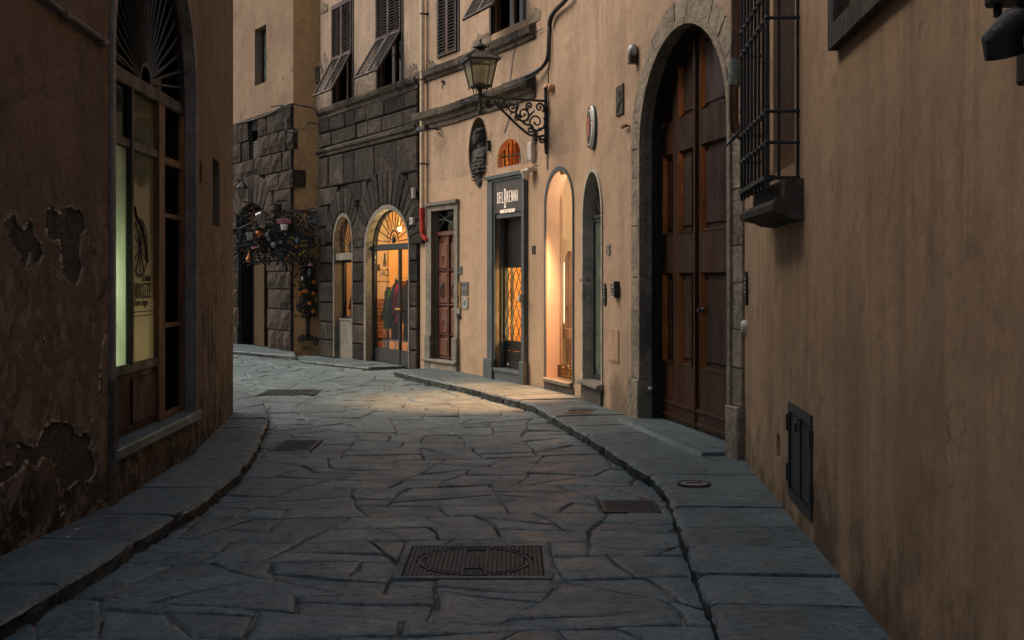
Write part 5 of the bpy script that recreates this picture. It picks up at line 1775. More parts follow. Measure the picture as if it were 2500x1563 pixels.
for i, (z0, z1) in enumerate(rows):
    for a, b in spans(z0, z1):
        x = a
        while x < b - .02:
            e = min(b, x + rz.uniform(.45, .95))
            if b - e < .22: e = b
            mesh('stone_block', MB().bev(B1, x + .010, e - .010, z0 + .010, z1 - .010, -.02, .05 + rz.uniform(-.006, .012), .02, .006), M['darkstone'], bh)
            x = e
# arch stones
def voussoirs(W, c_, r_, sp, rise, V, n, parent, mat, d):
    for k in range(n):
        w0_, w1_ = math.pi * k / n, math.pi * (k + 1) / n
        e = .012
        key = abs(k - (n - 1) / 2) < .6
        vv = V * (1.0 + .12 * math.sin((w0_ + w1_) / 2))
        inn = [(c_ - (r_ + .07) * math.cos(w), sp + (rise + .07) * math.sin(w)) for w in (w0_ + e, w1_ - e)]
        out = [(c_ - (r_ + vv * .86) * math.cos(w), sp + (rise + vv) * math.sin(w)) for w in (w1_ - e * .4, w0_ + e * .4)]
        pl = inn + out
        cx_ = sum(p_[0] for p_ in pl) / 4
        cz_ = sum(p_[1] for p_ in pl) / 4
        dj = d + rz.uniform(-.005, .008)
        vs = [W(x, z, -.01) for x, z in pl] + [W(x, z, dj - .018) for x, z in pl] + [W(cx_ + (x - cx_) * .86, cz_ + (z - cz_) * .93, dj) for x, z in pl]
        fs = [(i, (i + 1) % 4, 4 + (i + 1) % 4, 4 + i) for i in range(4)] + [(4 + i, 4 + (i + 1) % 4, 8 + (i + 1) % 4, 8 + i) for i in range(4)] + [(8, 9, 10, 11)]
        mesh('arch_stone', MB().add(vs, fs), M[mat], parent)
voussoirs(B1, cB, rB, c_sp, c_ap - c_sp, VB, 19, bh, 'darkstone', .072)
voussoirs(B1, cS, rS, s_sp, s_ap - s_sp, VS, 13, bh, 'darkstone', .066)
# smooth grey surrounds
mesh('arch_surround', MB().band(B1, opening(cl + .012, cr - .012, c_b, c_sp, c_ap - c_sp - .012, 20), opening(cl - .085, cr + .028, c_b, c_sp, c_ap - c_sp + .075, 20), -.08, .055), M['greystone'], bh)
mesh('arch_surround', MB().band(B1, opening(sl_ + .012, sr_ - .012, s_bb, s_sp, s_ap - s_sp - .012, 14), opening(sl_ - .06, sr_ + .028, s_bb, s_sp, s_ap - s_sp + .06, 14), -.13, .05), M['greystone'], bh)

# shop door leaves and fanlight
CD = -.11
zt0 = B1.zv(955, 604, CD)
sf = mesh('shop_front', MB().bev(B1, cl + .01, cr - .005, zt0 - .05, zt0 + .06, CD - .04, CD + .04, .01), M['iron'], bh)
xmid = B1.su(977, CD)
for a, b_ in ((cl + .012, cl + .06), (xmid - .03, xmid + .03), (cr - .05, cr - .006)):
    mesh('stile', MB().bev(B1, a, b_, c_b, zt0 - .05, CD - .025, CD + .025, .005), M['iron'], sf)
zkick = .30
mesh('kick_panel', MB().box(B1, cl + .06, xmid - .03, c_b, zkick, CD - .015, CD + .012), M['iron'], sf)
mesh('kick_panel', MB().box(B1, xmid + .03, cr - .05, c_b, zkick, CD - .015, CD + .012), M['iron'], sf)
for a, b_ in ((cl + .06, xmid - .03), (xmid + .03, cr - .05)):
    mesh('pane', MB().box(B1, a, b_, zkick, zt0 - .05, CD - .004, CD + .002), M['glass'], sf)
for sg in (-1, 1):
    mesh('knob', MB().ball(B1.frame(xmid + sg * .055, 1.0, CD + .05), .03, .03, .028, 8, 6), M['brass'], sf, smooth='all')
def fanlight(W, c_, r_, z0, ap, D_, n, parent, hub):
    fn = mesh('fanlight', MB().band(W, arch(c_ - r_ + .04, c_ + r_ - .04, z0, ap - z0 - .04, 18), arch(c_ - r_ + .012, c_ + r_ - .012, z0, ap - z0 - .012, 18), D_ - .02, D_ + .02), M['iron'], parent)
    for k in range(0, n + 1):
        w = math.pi * (k + .35) / (n + .7)
        rr_ = 1 / math.sqrt((math.cos(w) / (r_ - .03)) ** 2 + (math.sin(w) / (ap - z0 - .03)) ** 2)
        mesh('iron_ray', MB().tube([W(c_ + hub * math.cos(w), z0 + hub * 1.2 * math.sin(w) + .02, D_ + .01), W(c_ + rr_ * math.cos(w), z0 + rr_ * math.sin(w), D_ + .01)], .009, 5), M['iron'], fn)
    for f_ in (1.0, .45):
        mesh('iron_arc', MB().tube([W(c_ + hub * f_ * math.cos(math.pi * k / 10), z0 + hub * f_ * 1.2 * math.sin(math.pi * k / 10) + .02, D_ + .01) for k in range(11)], .010, 5), M['iron'], fn)
    for k in range(1, 6):
        w = math.pi * k / 6
        mesh('palm_leaf', MB().tube([W(c_, z0 + .02, D_ + .015), W(c_ + hub * .8 * math.cos(w), z0 + hub * .95 * math.sin(w) + .02, D_ + .015)], [.02, .006], 5), M['iron'], fn)
    mesh('pane', MB().prism(W, arch(c_ - r_ + .02, c_ + r_ - .02, z0, ap - z0 - .02, 18), D_ - .01, D_ - .005), M['glassfilm'], fn)
    return fn
fanlight(B1, cB, rB, zt0 + .06, c_ap, CD, 11, bh, .17)
SD_ = -.165
sz0, sz1 = B1.zv(843, 635, SD_), B1.zv(843, 622, SD_)
mesh('window_transom', MB().bev(B1, sl_ + .012, sr_ - .012, sz0 - .01, sz1 + .02, -.24, .02, .008), M['greystone'], bh)
fanlight(B1, cS, rS, sz1 + .02, s_ap, SD_ + .04, 11, bh, .08)
mesh('window_infill', MB().box(B1, sl_ + .012, sr_ - .012, s_bb, s_b, -.20, -.05), M['greystone'], bh)
mesh('window_sill', MB().bev(B1, sl_ + .012, sr_ - .012, s_b, s_b + .03, -.26, -.03, .006), M['greystone'], bh)
wn_ = mesh('window', MB().band(B1, rect(sl_ + .05, sr_ - .05, s_b + .08, sz0 - .05), rect(sl_ + .013, sr_ - .013, s_b + .03, sz0 - .01), SD_ - .03, SD_ + .03, closed=True), M['iron'], bh)
mesh('pane', MB().box(B1, sl_ + .045, sr_ - .045, s_b + .07, sz0 - .045, SD_ - .004, SD_ + .002), M['glass'], wn_)

# the shop inside
rm = room(B1, sl_ - .45, cr + .02, 0.02, 4.0, -.18, -1.6, M['shopwall'], bh, 'shop_room')
PT = sr_ + .12
mesh('room_partition', MB().box(B1, PT - .05, PT, 0.02, 4.0, -1.58, -.181), M['shopwall'], bh)
mesh('room_pier', MB().box(B1, PT, PT + .05, 0.02, 4.0, -1.58, -.62), M['orangewall'], bh)
picx = -.40
mesh('picture', MB().box(B1, PT, PT + .012, B1.zv(937, 660, -.35), B1.zv(937, 645, -.35), -.46, -.34), M['print'], bh)
# exposed brick at the foot of the back wall
rb = random.Random(8)
for r_ in range(17):
    z = .05 + r_ * .075
    x = -.185 - (.05 if r_ % 2 else 0)
    TB = lambda a, b_, c_: B1(PT + c_, b_, a)
    while x > -.62:
        w = .10
        if z < 1.05 + .15 * math.sin(x * 9) + rb.uniform(-.08, .08):
            mesh('brick', MB().bev(TB, x - w + .008, x, z, z + .063, 0.0, .012 + rb.uniform(-.004, .004), .004), M['brick'], bh)
        x -= w
fr = B1.frame(B1.su(938, CD), B1.zv(938, 666, CD), CD + .004)
st = thing('shop_lettering', 'TACS lettering and artichoke emblem on the clothes shop glass', 'lettering', fr(0, -.1, 0))
mesh('word', text_mb('TACS', fr, .135, B1.su(955, CD) - B1.su(930.5, CD), .003), M['print'], st)
mesh('word', text_mb('di Guia del buono gusto', Fr(fr(0, -.16), fr.ax, fr.ay, fr.az), .035, B1.su(956, CD) - B1.su(926, CD), .003, shear=.3), M['print'], st)
em = fr(.035, .24, 0)
for r_ in range(6):
    for k in range(-2 + r_ // 3, 3 - r_ // 3):
        f = Fr(em + fr.ay * (r_ * .038 - .12) + fr.ax * (k * .026 * (1 - r_ * .1)), fr.ax, fr.ay, fr.az).roll(-k * .35)
        mesh('leaf', MB().prism(f, [(-.011, 0), (0, -.012), (.011, 0), (.009, .025), (0, .05), (-.009, .025)], .001, .003), M['print'], st)
# lamp globe high in the shop, mannequins, clothes rail, chair
LAMP = (B1.su(975, -.35), B1.zv(975, 560, -.35), -.35)
lm = thing('shop_globe_lamp', 'bright warm globe lamp seen through the big fanlight of the clothes shop', 'lamp', B1(cB + .32, 2.9, -.5))
mesh('globe', MB().ball(Fr(B1(*LAMP)), .045, .045, .045, 12, 8), M['bulb'], lm, smooth='all')
mesh('stem', MB().tube([B1(LAMP[0], LAMP[1] + .06, LAMP[2]), B1(LAMP[0], 3.98, LAMP[2])], .01, 6), M['brass'], lm)
lamp_light('clothes_shop_lamp', B1(LAMP[0] + .12, LAMP[1] + .02, LAMP[2] - .1), 60.0, (1.0, 0.70, 0.38), .10)
lamp_light('clothes_shop_lamp', B1(cB + .3, 1.9, -.75), 36.0, (1.0, 0.70, 0.40), .15)
lamp_light('clothes_shop_lamp', B1(sr_ - .08, 2.0, -.75), 28.0, (1.0, 0.62, 0.32), .12)

def garment(name, label, s, d, zb_, h, w, mat, group=None, stand=False, turn=0.3):
    """coat on shoulders: shoulders, sleeves, flared skirt"""
    o = thing(name, label, 'coat', B1(s, 0.02 if stand else zb_, d), group)
    fr = B1.frame(s, zb_, d)
    fr = Fr(fr.o, fr.ax * math.cos(turn) + fr.az * math.sin(turn), fr.az * math.cos(turn) - fr.ax * math.sin(turn), fr.ay)
    prof = [(w * .62, 0), (w * .58, h * .2), (w * .48, h * .5), (w * .44, h * .68), (w * .50, h * .86), (w * .46, h * .95), (w * .18, h), (w * .14, h * 1.03)]
    n = 18
    vs, fs = [], []
    for r_, z in prof:
        for k in range(n):
            a = 2 * math.pi * k / n
            q = r_ * (1 + .06 * math.sin(5 * a) * (1 - z / h))
            vs.append(fr(q * math.cos(a), q * .52 * math.sin(a), z))
    for i in range(len(prof) - 1):
        for k in range(n):
            fs.append((i * n + k, i * n + (k + 1) % n, (i + 1) * n + (k + 1) % n, (i + 1) * n + k))
    fs.append(tuple(range((len(prof) - 1) * n, len(prof) * n)))
    mesh('body', MB().add(vs, fs), M[mat], o, smooth='all')
    for sg in (-1, 1):
        b = MB().tube([fr(sg * w * .42, 0, h * .92), fr(sg * w * .58, .01, h * .72), fr(sg * w * .62, .05, h * .45), fr(sg * w * .56, .09, h * .22)], [w * .15, w * .15, w * .13, w * .12], 10)
        mesh('sleeve', b, M[mat], o, smooth='all')
    mesh('collar', MB().tube([fr(w * .16 * math.cos(a), w * .12 * math.sin(a), h * 1.02) for a in [k * math.pi / 5 for k in range(10)]], .018, 6, closed=True), M[mat], o, smooth='all')
    if stand:
        mesh('stand', MB().tube([fr(0, 0, h * 1.06), fr(0, 0, 0), Vector((*fr(0, 0, 0).xy, .03))], .014, 8), M['iron'], o)
        mesh('stand_foot', MB().lathe(Fr((*fr(0, 0, 0).xy, .02)), [(.16, 0), (.15, .015), (.02, .03)], 14), M['iron'], o)
        mesh('neck_cap', MB().ball(Fr(fr(0, 0, h * 1.05)), .05, .05, .03, 10, 6), M['skin'], o, smooth='all')
    else:
        mesh('hanger_hook', MB().tube([fr(0, 0, h * 1.02), fr(0, 0, h * 1.10), fr(.02, 0, h * 1.13), fr(.035, 0, h * 1.10)], .005, 5), M['tin'], o)
    return o
GSD = -.36
gs = B1.su(949, GSD)
garment('green_coat', 'olive green coat on a mannequin stand behind the clothes shop glass', gs, GSD, B1.zv(949, 802, GSD), .72, .30, 'coatgreen', stand=True)
rl = thing('clothes_rail', 'metal clothes rail hung with dark clothes inside the shop', 'clothes rail', B1(xmid + .1, .02, -.45))
rx0, rx1 = B1.su(966, -.42), B1.su(1001, -.42)
b = MB().tube([B1(rx0, .05, -.42), B1(rx0, 1.55, -.42), B1(rx1, 1.55, -.42), B1(rx1, .05, -.42)], .014, 8)
mesh('rail_frame', b, M['tin'], rl, smooth=True)
for k, (mt, nm, lb) in enumerate((('coatblue', 'dark_blue_coat', 'dark blue coat hanging beside the green coat in the shop'), ('coatred', 'red_jacket', 'bright red jacket hanging behind the shop door'),
                             ('coatrust', 'rust_jacket', 'rust brown jacket hanging behind the shop door'), ('coatblack', 'black_coat', 'long black coat hanging at the right side of the shop door'))):
    garment(nm, lb, rx0 + (rx1 - rx0) * (.1 + .27 * k), -.42, .42 if k in (0, 3) else .75, 1.06 if k in (0, 3) else .72, .22, mt, turn=1.1)
garment('red_coat', 'red coat in the narrow arched shop window', B1.su(866, -.36), -.36, B1.zv(862, 772, -.36), .58, .26, 'coatred')
ch = thing('iron_chair', 'black iron chair with curved back inside the clothes shop', 'chair', B1(cl + .35, .02, -.3))
f = B1.frame(B1.su(922, -.22), .02, -.20)
for a, c_ in ((0, 0), (.34, 0), (0, -.22), (.34, -.22)):
    mesh('leg', MB().tube([f(a, 0, c_), f(a, .42, c_)], .012, 6), M['iron'], ch)
mesh('seat', MB().bev(Fr(f.o, f.ax, -f.az, f.ay), -.02, .36, -.02, .24, .40, .44, .008), M['iron'], ch)
mesh('backrest', MB().tube([f(0 + .17 - .17 * math.cos(k * math.pi / 8), .44 + .42 * math.sin(k * math.pi / 8), -.22) for k in range(9)], .012, 6), M['iron'], ch)
mesh('back_bar', MB().tube([f(.17, .44, -.22), f(.17, .86, -.22)], .01, 6), M['iron'], ch)

# ================================================================== FAR HOUSE (brown rusticated foot, pale top, orange return wall)
ah = thing('far_house', 'distant house with rough brown stone foot and pale plaster top', 'house', A1(A1.len, 0, 0))
TZ = 5.0
ua0, ua1 = A1.su(622), A1.su(650)
uz0, uz1 = A1.zv(636, 205), A1.zv(636, 66)
wall_slab(A1, 0, A1.len, TZ, 10.5, [rect(ua0, ua1, uz0, uz1)], M['far'], ah, name='upper_wall')
af = mesh('window', MB().band(A1, rect(ua0 + .05, ua1 - .05, uz0 + .05, uz1 - .05), rect(ua0, ua1, uz0, uz1), -.22, -.16, closed=True), M['woodblack'], ah)
mesh('pane', MB().box(A1, ua0 + .04, ua1 - .04, uz0 + .04, uz1 - .04, -.2, -.19), M['glassgreen'], af)
room(A1, ua0, ua1, uz0, uz1, -.45, -.6, M['dark'], ah)
# doorway with arch in the stone foot
dl_, dr_ = A1.su(588), A1.su(657)
d_sp, d_ap = A1.zv(620, 556), A1.zv(626, 505)
lv0, lv1 = A1.su(615), A1.su(634)
lz0, lz1 = A1.zv(624, 391), A1.zv(624, 318)
holes = [opening(dl_, dr_, .08, d_sp, d_ap - d_sp, 16), rect(lv0, lv1, lz0, lz1)]
wall_slab(A1, 0, A1.len, -.3, TZ, holes, M['joint'], ah, name='lower_wall')
room(A1, dl_, dr_, .05, d_ap + .05, -.45, -1.6, M['dark'], ah)
mesh('lunette', MB().prism(A1, arch(dl_ + .01, dr_ - .01, d_sp, d_ap - d_sp - .01, 14), -.3, -.22), M['far'], ah)
dm0, dm1 = A1.su(610, -.1), A1.su(634, -.1)
M['pier'] = plaster('dim_ochre_pier', (0.085, 0.055, 0.028), stain=(0.03, 0.022, 0.015))  # ochre darkened to carry the shade inside the archway
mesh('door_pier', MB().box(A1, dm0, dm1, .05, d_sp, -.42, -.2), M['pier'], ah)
dlf_ = mesh('door_leaf', MB().box(A1, dl_ + .01, dm0, .06, d_sp, -.30, -.26), M['woodblack'], ah)
for z0, z1 in ((.2, .9), (1.0, 2.2)):
    mesh('panel', MB().bev(A1, dl_ + .1, dm0 - .05, z0, z1, -.26, -.24, .015), M['woodblack'], dlf_)
for k in range(9):
    z = lz0 + .02 + k * (lz1 - lz0 - .28) / 8
    vs = [A1(x, z + dz_, d_) for x in (lv0, lv1) for dz_, d_ in ((0, -.02), (.02, -.02), (.06, -.09), (.04, -.09))]
    mesh('louvre', MB().add(vs, [(0, 1, 5, 4), (1, 2, 6, 5), (2, 3, 7, 6), (3, 0, 4, 7), (0, 3, 2, 1), (4, 5, 6, 7)]), M['cablegrey'], ah)
room(A1, lv0, lv1, lz0, lz1, -.45, -.5, M['dark'], ah, 'vent_recess')
ra = random.Random(77)
zc = .02
cA, rA = (dl_ + dr_) / 2, (dr_ - dl_) / 2
VA = .62
row = 0
sA0 = max(0.02, A1.su(490))
while zc < TZ - .05:
    h = ra.uniform(.36, .50)
    if TZ - (zc + h) < .22: h = TZ - zc
    zm = zc + h / 2
    if zm < d_sp:
        cut = (dl_ - .03, dr_ + .03)
    else:
        k = (zm - d_sp) / (d_ap - d_sp + VA)
        cut = None
        if k < 1:
            w = (rA + VA * .9) * math.sqrt(1 - k * k)
            cut = (cA - w, cA + w)
    cuts = [c_ for c_ in (cut, (lv0 - .05, lv1 + .05) if lz0 - .05 < zm < lz1 + .05 else None) if c_]
    cuts.sort()
    ends, x = [], sA0
    for a, b_ in cuts:
        if a > x: ends.append((x, a))
        x = max(x, b_)
    lim = A1.len + (ra.choice((.02, .06, .12)) if zc > 2.6 else .02)
    if zc > TZ - .6: lim = A1.len
    ends.append((x, lim))
    for a, b_ in ends:
        x = a
        while x < b_ - .03:
            e = min(b_, x + ra.uniform(.35, .85))
            if b_ - e < .2: e = b_
            x0, x1, z0, z1 = x + .012, e - .012, zc + .012, zc + h - .012
            base = .05 + ra.uniform(-.01, .03)
            N = 3
            vs, fs = [], []
            for i in range(N + 1):
                for j in range(N + 1):
                    edge = i in (0, N) or j in (0, N)
                    vs.append(A1(x0 + (x1 - x0) * i / N, z0 + (z1 - z0) * j / N, base + (ra.uniform(-.012, .0) if edge else ra.uniform(.01, .055))))
            for i in range(N):
                for j in range(N):
                    a_ = i * (N + 1) + j
                    fs.append((a_, a_ + 1, a_ + N + 2, a_ + N + 1))
            per = [i * (N + 1) for i in range(N + 1)] + [N * (N + 1) + j for j in range(1, N + 1)] + [i * (N + 1) + N for i in range(N - 1, -1, -1)] + list(range(N - 1, 0, -1))
            b0 = len(vs)
            vs += [vs[i] - Vector((A1.n.x, A1.n.y, 0)) * (base + (.3 if e > A1.len else .02)) for i in per]
            m = len(per)
            fs += [(per[i], per[(i + 1) % m], b0 + (i + 1) % m, b0 + i) for i in range(m)]
            mesh('stone_block', MB().add(vs, fs), M['brownstone'], ah)
            x = e
    zc += h
    row += 1
voussoirs(A1, cA, rA, d_sp, d_ap - d_sp, VA, 13, ah, 'brownstone', .09)
course(A1, sA0, A1.len, [(-.02, TZ - .03), (.06, TZ - .02), (.07, TZ + .015), (-.02, TZ + .04)], M['cornice'], ah)
# orange return wall between the two houses
rt = thing('orange_wall', 'narrow orange plastered wall between the far stone house and the dark one', 'wall', LK(LK.len / 2, 0, 0))
wall_slab(LK, 0, LK.len + .05, -.3, 10.4, [], M['link'], rt, th=.4)

# ================================================================== THINGS ON THE WALLS
# --- street lantern on its scroll bracket
mp = E3.su(1337)
NV = Vector((-0.885, -0.465))           # the bracket points straight out from the bend of the wall
mpt = E3(mp, 0, 0)
LF = Fr((mpt.x, mpt.y, 0), (NV.x, NV.y, 0), (0, 0, 1), (NV.y, -NV.x, 0))     # a out from the wall, b up
ARM = 3.85
AL = 0.98
ln = thing('street_lantern', 'dark iron street lantern with dusty glass on a scrolled wall bracket', 'street lantern', LF(.02, 3.2, 0))
br = mesh('bracket', MB().tube([LF(.03, 3.16, 0), LF(.03, 3.24, 0), LF(.03, 4.02, 0)], [.012, .022, .022], 8).tube([LF(.03, ARM, 0), LF(AL, ARM - .01, 0)], .017, 8), M['iron'], ln, smooth=True)
low = [(.05, 3.40), (.16, 3.375), (.28, 3.40), (.42, 3.49), (.56, 3.60), (.68, 3.70), (.76, 3.77), (.80, 3.80)]
mesh('lower_rib', MB().tube([LF(a, b, 0) for a, b in low], .017, 8), M['iron'], br, smooth=True)
def scroll(cx_, cz_, r, turns, start, sgn=1, wd=.0155, parent=br):
    n = int(22 * turns)
    pts = []
    for k in range(n + 1):
        t_ = k / n
        w = start + sgn * turns * 2 * math.pi * t_
        q = r * (1 - .80 * t_)
        pts.append(LF(cx_ + q * math.cos(w), cz_ + q * math.sin(w), 0))
    mesh('scroll', MB().tube(pts, [wd * (1 - .35 * k / n) for k in range(n + 1)], 6), M['iron'], parent, smooth=True)
    mesh('leaf_tip', MB().ball(Fr(pts[-1]), .018, .018, .018, 6, 5), M['iron'], parent, smooth='all')
scroll(.17, 3.57, .135, 1.5, 2.6); scroll(.36, 3.66, .11, 1.5, .4, -1); scroll(.52, 3.735, .08, 1.4, 2.4); scroll(.12, 3.76, .07, 1.3, 4, -1)
scroll(.26, 3.47, .06, 1.2, 1.0); scroll(.45, 3.60, .05, 1.2, 3.2, -1); scroll(.27, 3.77, .055, 1.2, 5.0); scroll(.64, 3.765, .05, 1.2, 2.2, -1); scroll(.86, 3.76, .055, 1.6, 3.3)
scroll(.08, 3.34, .05, 1.1, 1.5, -1)
for a0_, b0_, a1_, b1_ in ((.06, 3.50, .17, 3.43), (.20, 3.71, .30, 3.56), (.42, 3.77, .47, 3.67), (.30, 3.52, .38, 3.55), (.56, 3.80, .60, 3.68)):
    mesh('leaf_stem', MB().tube([LF(a0_, b0_, 0), LF((a0_ + a1_) / 2 + .02, (b0_ + b1_) / 2 + .015, 0), LF(a1_, b1_, 0)], [.012, .016, .006], 6), M['iron'], br, smooth=True)
hc = LF(AL, 0, 0)
HF = Fr((hc.x, hc.y, 0), (.96, .28, 0), (-.28, .96, 0), (0, 0, 1))
mesh('stem', MB().lathe(HF, [(.001, 3.60), (.024, 3.63), (.03, 3.66), (.018, 3.69), (.016, 3.80), (.028, 3.82), (.03, 3.86), (.02, 3.88), (.035, 3.92), (.045, 3.95), (.03, 3.96)], 12), M['iron'], ln, smooth=True)
for k in range(4):
    w = math.pi / 4 + k * math.pi / 2
    mesh('stem_curl', MB().tube([HF(.03 * math.cos(w), .03 * math.sin(w), 3.86), HF(.09 * math.cos(w), .09 * math.sin(w), 3.87), HF(.10 * math.cos(w), .10 * math.sin(w), 3.92), HF(.115 * math.cos(w), .115 * math.sin(w), 3.96)], .007, 5), M['iron'], ln)
Z0, Z1 = 3.965, 4.285
w0_, w1_ = .115, .175
hd = mesh('lamp_head', MB().box(HF, -w0_ - .01, w0_ + .01, -w0_ - .01, w0_ + .01, Z0 - .012, Z0 + .012), M['iron'], ln)
cor = [(-1, -1), (1, -1), (1, 1), (-1, 1)]
for i in range(4):
    a, c_ = cor[i], cor[(i + 1) % 4]
    mesh('corner_bar', MB().tube([HF(a[0] * w0_, a[1] * w0_, Z0), HF(a[0] * w1_, a[1] * w1_, Z1)], .010, 6), M['iron'], hd)
    mesh('foot', MB().tube([HF(a[0] * w0_, a[1] * w0_, Z0), HF(a[0] * (w0_ + .006), a[1] * (w0_ + .006), Z0 - .04)], [.010, .004], 6), M['iron'], hd)
    vs = [HF(a[0] * w0_, a[1] * w0_, Z0 + .01), HF(c_[0] * w0_, c_[1] * w0_, Z0 + .01), HF(c_[0] * w1_, c_[1] * w1_, Z1), HF(a[0] * w1_, a[1] * w1_, Z1)]
    nn = (vs[1] - vs[0]).cross(vs[3] - vs[0]).normalized() * .004
    vs += [v - nn for v in vs]
    mesh('glass_pane', MB().add(vs, [(0, 1, 2, 3), (4, 7, 6, 5), (0, 4, 5, 1), (1, 5, 6, 2), (2, 6, 7, 3), (3, 7, 4, 0)]), M['glasslamp'], hd)
    # roof panes
    t0, t1 = w1_ + .028, .10
    zr0, zr1 = Z1 + .015, Z1 + .115
    vs = [HF(a[0] * t0, a[1] * t0, zr0), HF(c_[0] * t0, c_[1] * t0, zr0), HF(c_[0] * t1, c_[1] * t1, zr1), HF(a[0] * t1, a[1] * t1, zr1)]
    nn = (vs[1] - vs[0]).cross(vs[3] - vs[0]).normalized() * .005
    vs += [v - nn for v in vs]
    mesh('roof_pane', MB().add(vs, [(0, 1, 2, 3), (4, 7, 6, 5), (0, 4, 5, 1), (1, 5, 6, 2), (2, 6, 7, 3), (3, 7, 4, 0)]), M['glasslamp'], hd)
    mesh('roof_bar', MB().tube([HF(a[0] * (t0 + .01), a[1] * (t0 + .01), zr0 - .005), HF(a[0] * t1, a[1] * t1, zr1 + .004)], .010, 6), M['iron'], hd)
    mesh('spike', MB().tube([HF(a[0] * (t0 + .005), a[1] * (t0 + .005), zr0), HF(a[0] * (t0 + .03), a[1] * (t0 + .03), zr0 + .03)], [.01, .003], 5), M['iron'], hd)
mesh('eave_frame', MB().band(HF, [(x * w1_, y * w1_) for x, y in cor], [(x * (w1_ + .035), y * (w1_ + .035)) for x, y in cor], Z1 - .008, Z1 + .014, closed=True), M['iron'], hd)
mesh('cap', MB().lathe(HF, [(.10, Z1 + .115), (.07, Z1 + .12), (.055, Z1 + .15), (.06, Z1 + .16), (.095, Z1 + .175), (.09, Z1 + .185), (.05, Z1 + .215), (.015, Z1 + .235), (.010, Z1 + .25), (.018, Z1 + .262), (.008, Z1 + .275), (.001, Z1 + .295)], 14), M['iron'], hd, smooth=True)
mesh('mantle', MB().lathe(HF, [(.05, Z0 + .012), (.055, Z0 + .03), (.06, Z0 + .06), (.06, Z0 + .22), (.045, Z0 + .24)], 12), M['glasslamp'], hd, smooth=True)
mesh('burner', MB().lathe(HF, [(.07, Z0 + .012), (.07, Z0 + .03), (.04, Z0 + .045)], 12), M['iron'], hd, smooth=True)

# --- cameras, alarm boxes, lamps
def at3(W, u, v, d=0.0):
    s, z = W.hit(u, v, d)
    return s, z
s, z = at3(E3, 1347, 214, .02)
o = thing('bullet_camera', 'white dome camera painted with orange light at the top of the lantern bracket', 'camera', E3(s, z - .06, 0))
mesh('body', MB().lathe(Fr(E3(s, z, 0), (E3.t.x, E3.t.y, 0), (0, 0, 1), (E3.n.x, E3.n.y, 0)), [(.05, 0), (.052, .04), (.05, .06), (.035, .075)], 14), M['cam_orange_light'], o, smooth=True)
mesh('hood', MB().lathe(Fr(E3(s - .05, z + .02, .06), (E3.t.x, E3.t.y, 0), (E3.n.x, E3.n.y, 0), (0, 0, 1)), [(.06, -.02), (.058, .005), (.04, .03), (.01, .04)], 12), M['cam_orange_light'], o, smooth=True)
mesh('lens', MB().ball(Fr(E3(s - .055, z - .005, .07)), .035, .035, .035, 10, 7), M['black'], o, smooth='all')
s, z = at3(D1, 1292, 422, .08)
s = min(s, D1.len - .08)
o = thing('dome_camera', 'white dome security camera at the top corner of the grey shop frame', 'camera', D1(s, z - .08, 0))
mesh('arm', MB().bev(D1, s - .05, s + .07, z + .015, z + .06, 0.0, .13, .01), M['white'], o)
mesh('dome', MB().lathe(Fr(D1(s - .06, z, .10)), [(.02, -.09), (.035, -.07), (.05, -.02), (.062, .0), (.065, .03), (.05, .045)], 14), M['white'], o, smooth=True)
mesh('lens', MB().ball(Fr(D1(s - .06, z - .07, .11)), .025, .025, .025, 8, 6), M['black'], o, smooth='all')
s, z = at3(D1, 1293, 369, .06)
s = min(s, D1.len - .07)
o = thing('alarm_box', 'white louvred alarm box right of the small arched window', 'alarm box', D1(s, z - .13, 0))
mesh('body', MB().bev(D1, s - .065, s + .065, z - .13, z + .12, 0.0, .07, .015), M['white'], o)
for k in range(7):
    mesh('rib', MB().box(D1, s - .062, s - .01, z + .10 - k * .022, z + .108 - k * .022, .07, .074), M['white'], o)
mesh('lamp_lens', MB().bev(D1, s - .062, s - .02, z - .12, z - .05, .066, .074, .004), M['greyplastic'], o)
s, z = at3(B1, 1014, 540, .06)
s = min(s, B1.len - .05)
o = thing('vent_box', 'small pale vent box on dark stone beside the drainpipe', 'vent box', B1(s, z - .08, .05))
mesh('body', MB().bev(B1, s - .10, s + .03, z - .06, z + .06, .05, .13, .01), M['white'], o)
for k in range(3):
    for j in range(4):
        mesh('grille_hole', MB().box(B1, s - .085 + j * .022, s - .072 + j * .022, z - .03 + k * .025, z - .015 + k * .025, .13, .132), M['black'], o)
s, z = at3(B1, 1012, 472, .06)
s = min(s, B1.len - .05)
o = thing('junction_box', 'grey junction box on dark stone above the small vent box', 'junction box', B1(s, z - .1, .05))
mesh('body', MB().bev(B1, s - .04, s + .035, z - .09, z + .09, .05, .10, .008), M['greyplastic'], o)
mesh('cable_entry', MB().tube([B1(s, z - .14, .07), B1(s, z - .09, .07)], .012, 6), M['cable'], o)
s, z = at3(B1, 1013, 583, .055)
s = min(s, B1.len - .05)
o = thing('fire_notice', 'small stained notice plate on dark stone below the vent box', 'notice', B1(s, z - .06, .05))
mesh('plate', MB().bev(B1, s - .035, s + .03, z - .06, z + .06, .055, .068, .003), M['rust'], o)
mesh('mark', text_mb('a', B1.frame(s, z, .068), .05, .02, .002), M['red'], o)
s, z = at3(E2, 1549, 132, .03)
o = thing('dome_light', 'silver dome lamp on a black block beside the portal arch', 'lamp', E2(s, z - .1, 0))
mesh('dome', MB().lathe(Fr(E2(s, z - .02, .045)), [(.05, 0), (.056, .03), (.054, .07), (.04, .105), (.015, .12)], 14), M['tin'], o, smooth=True)
mesh('block', MB().bev(E2, s - .045, s + .045, z - .10, z - .02, 0.0, .09, .008), M['black'], o)
s, z = at3(E2, 1516, 245, .0)
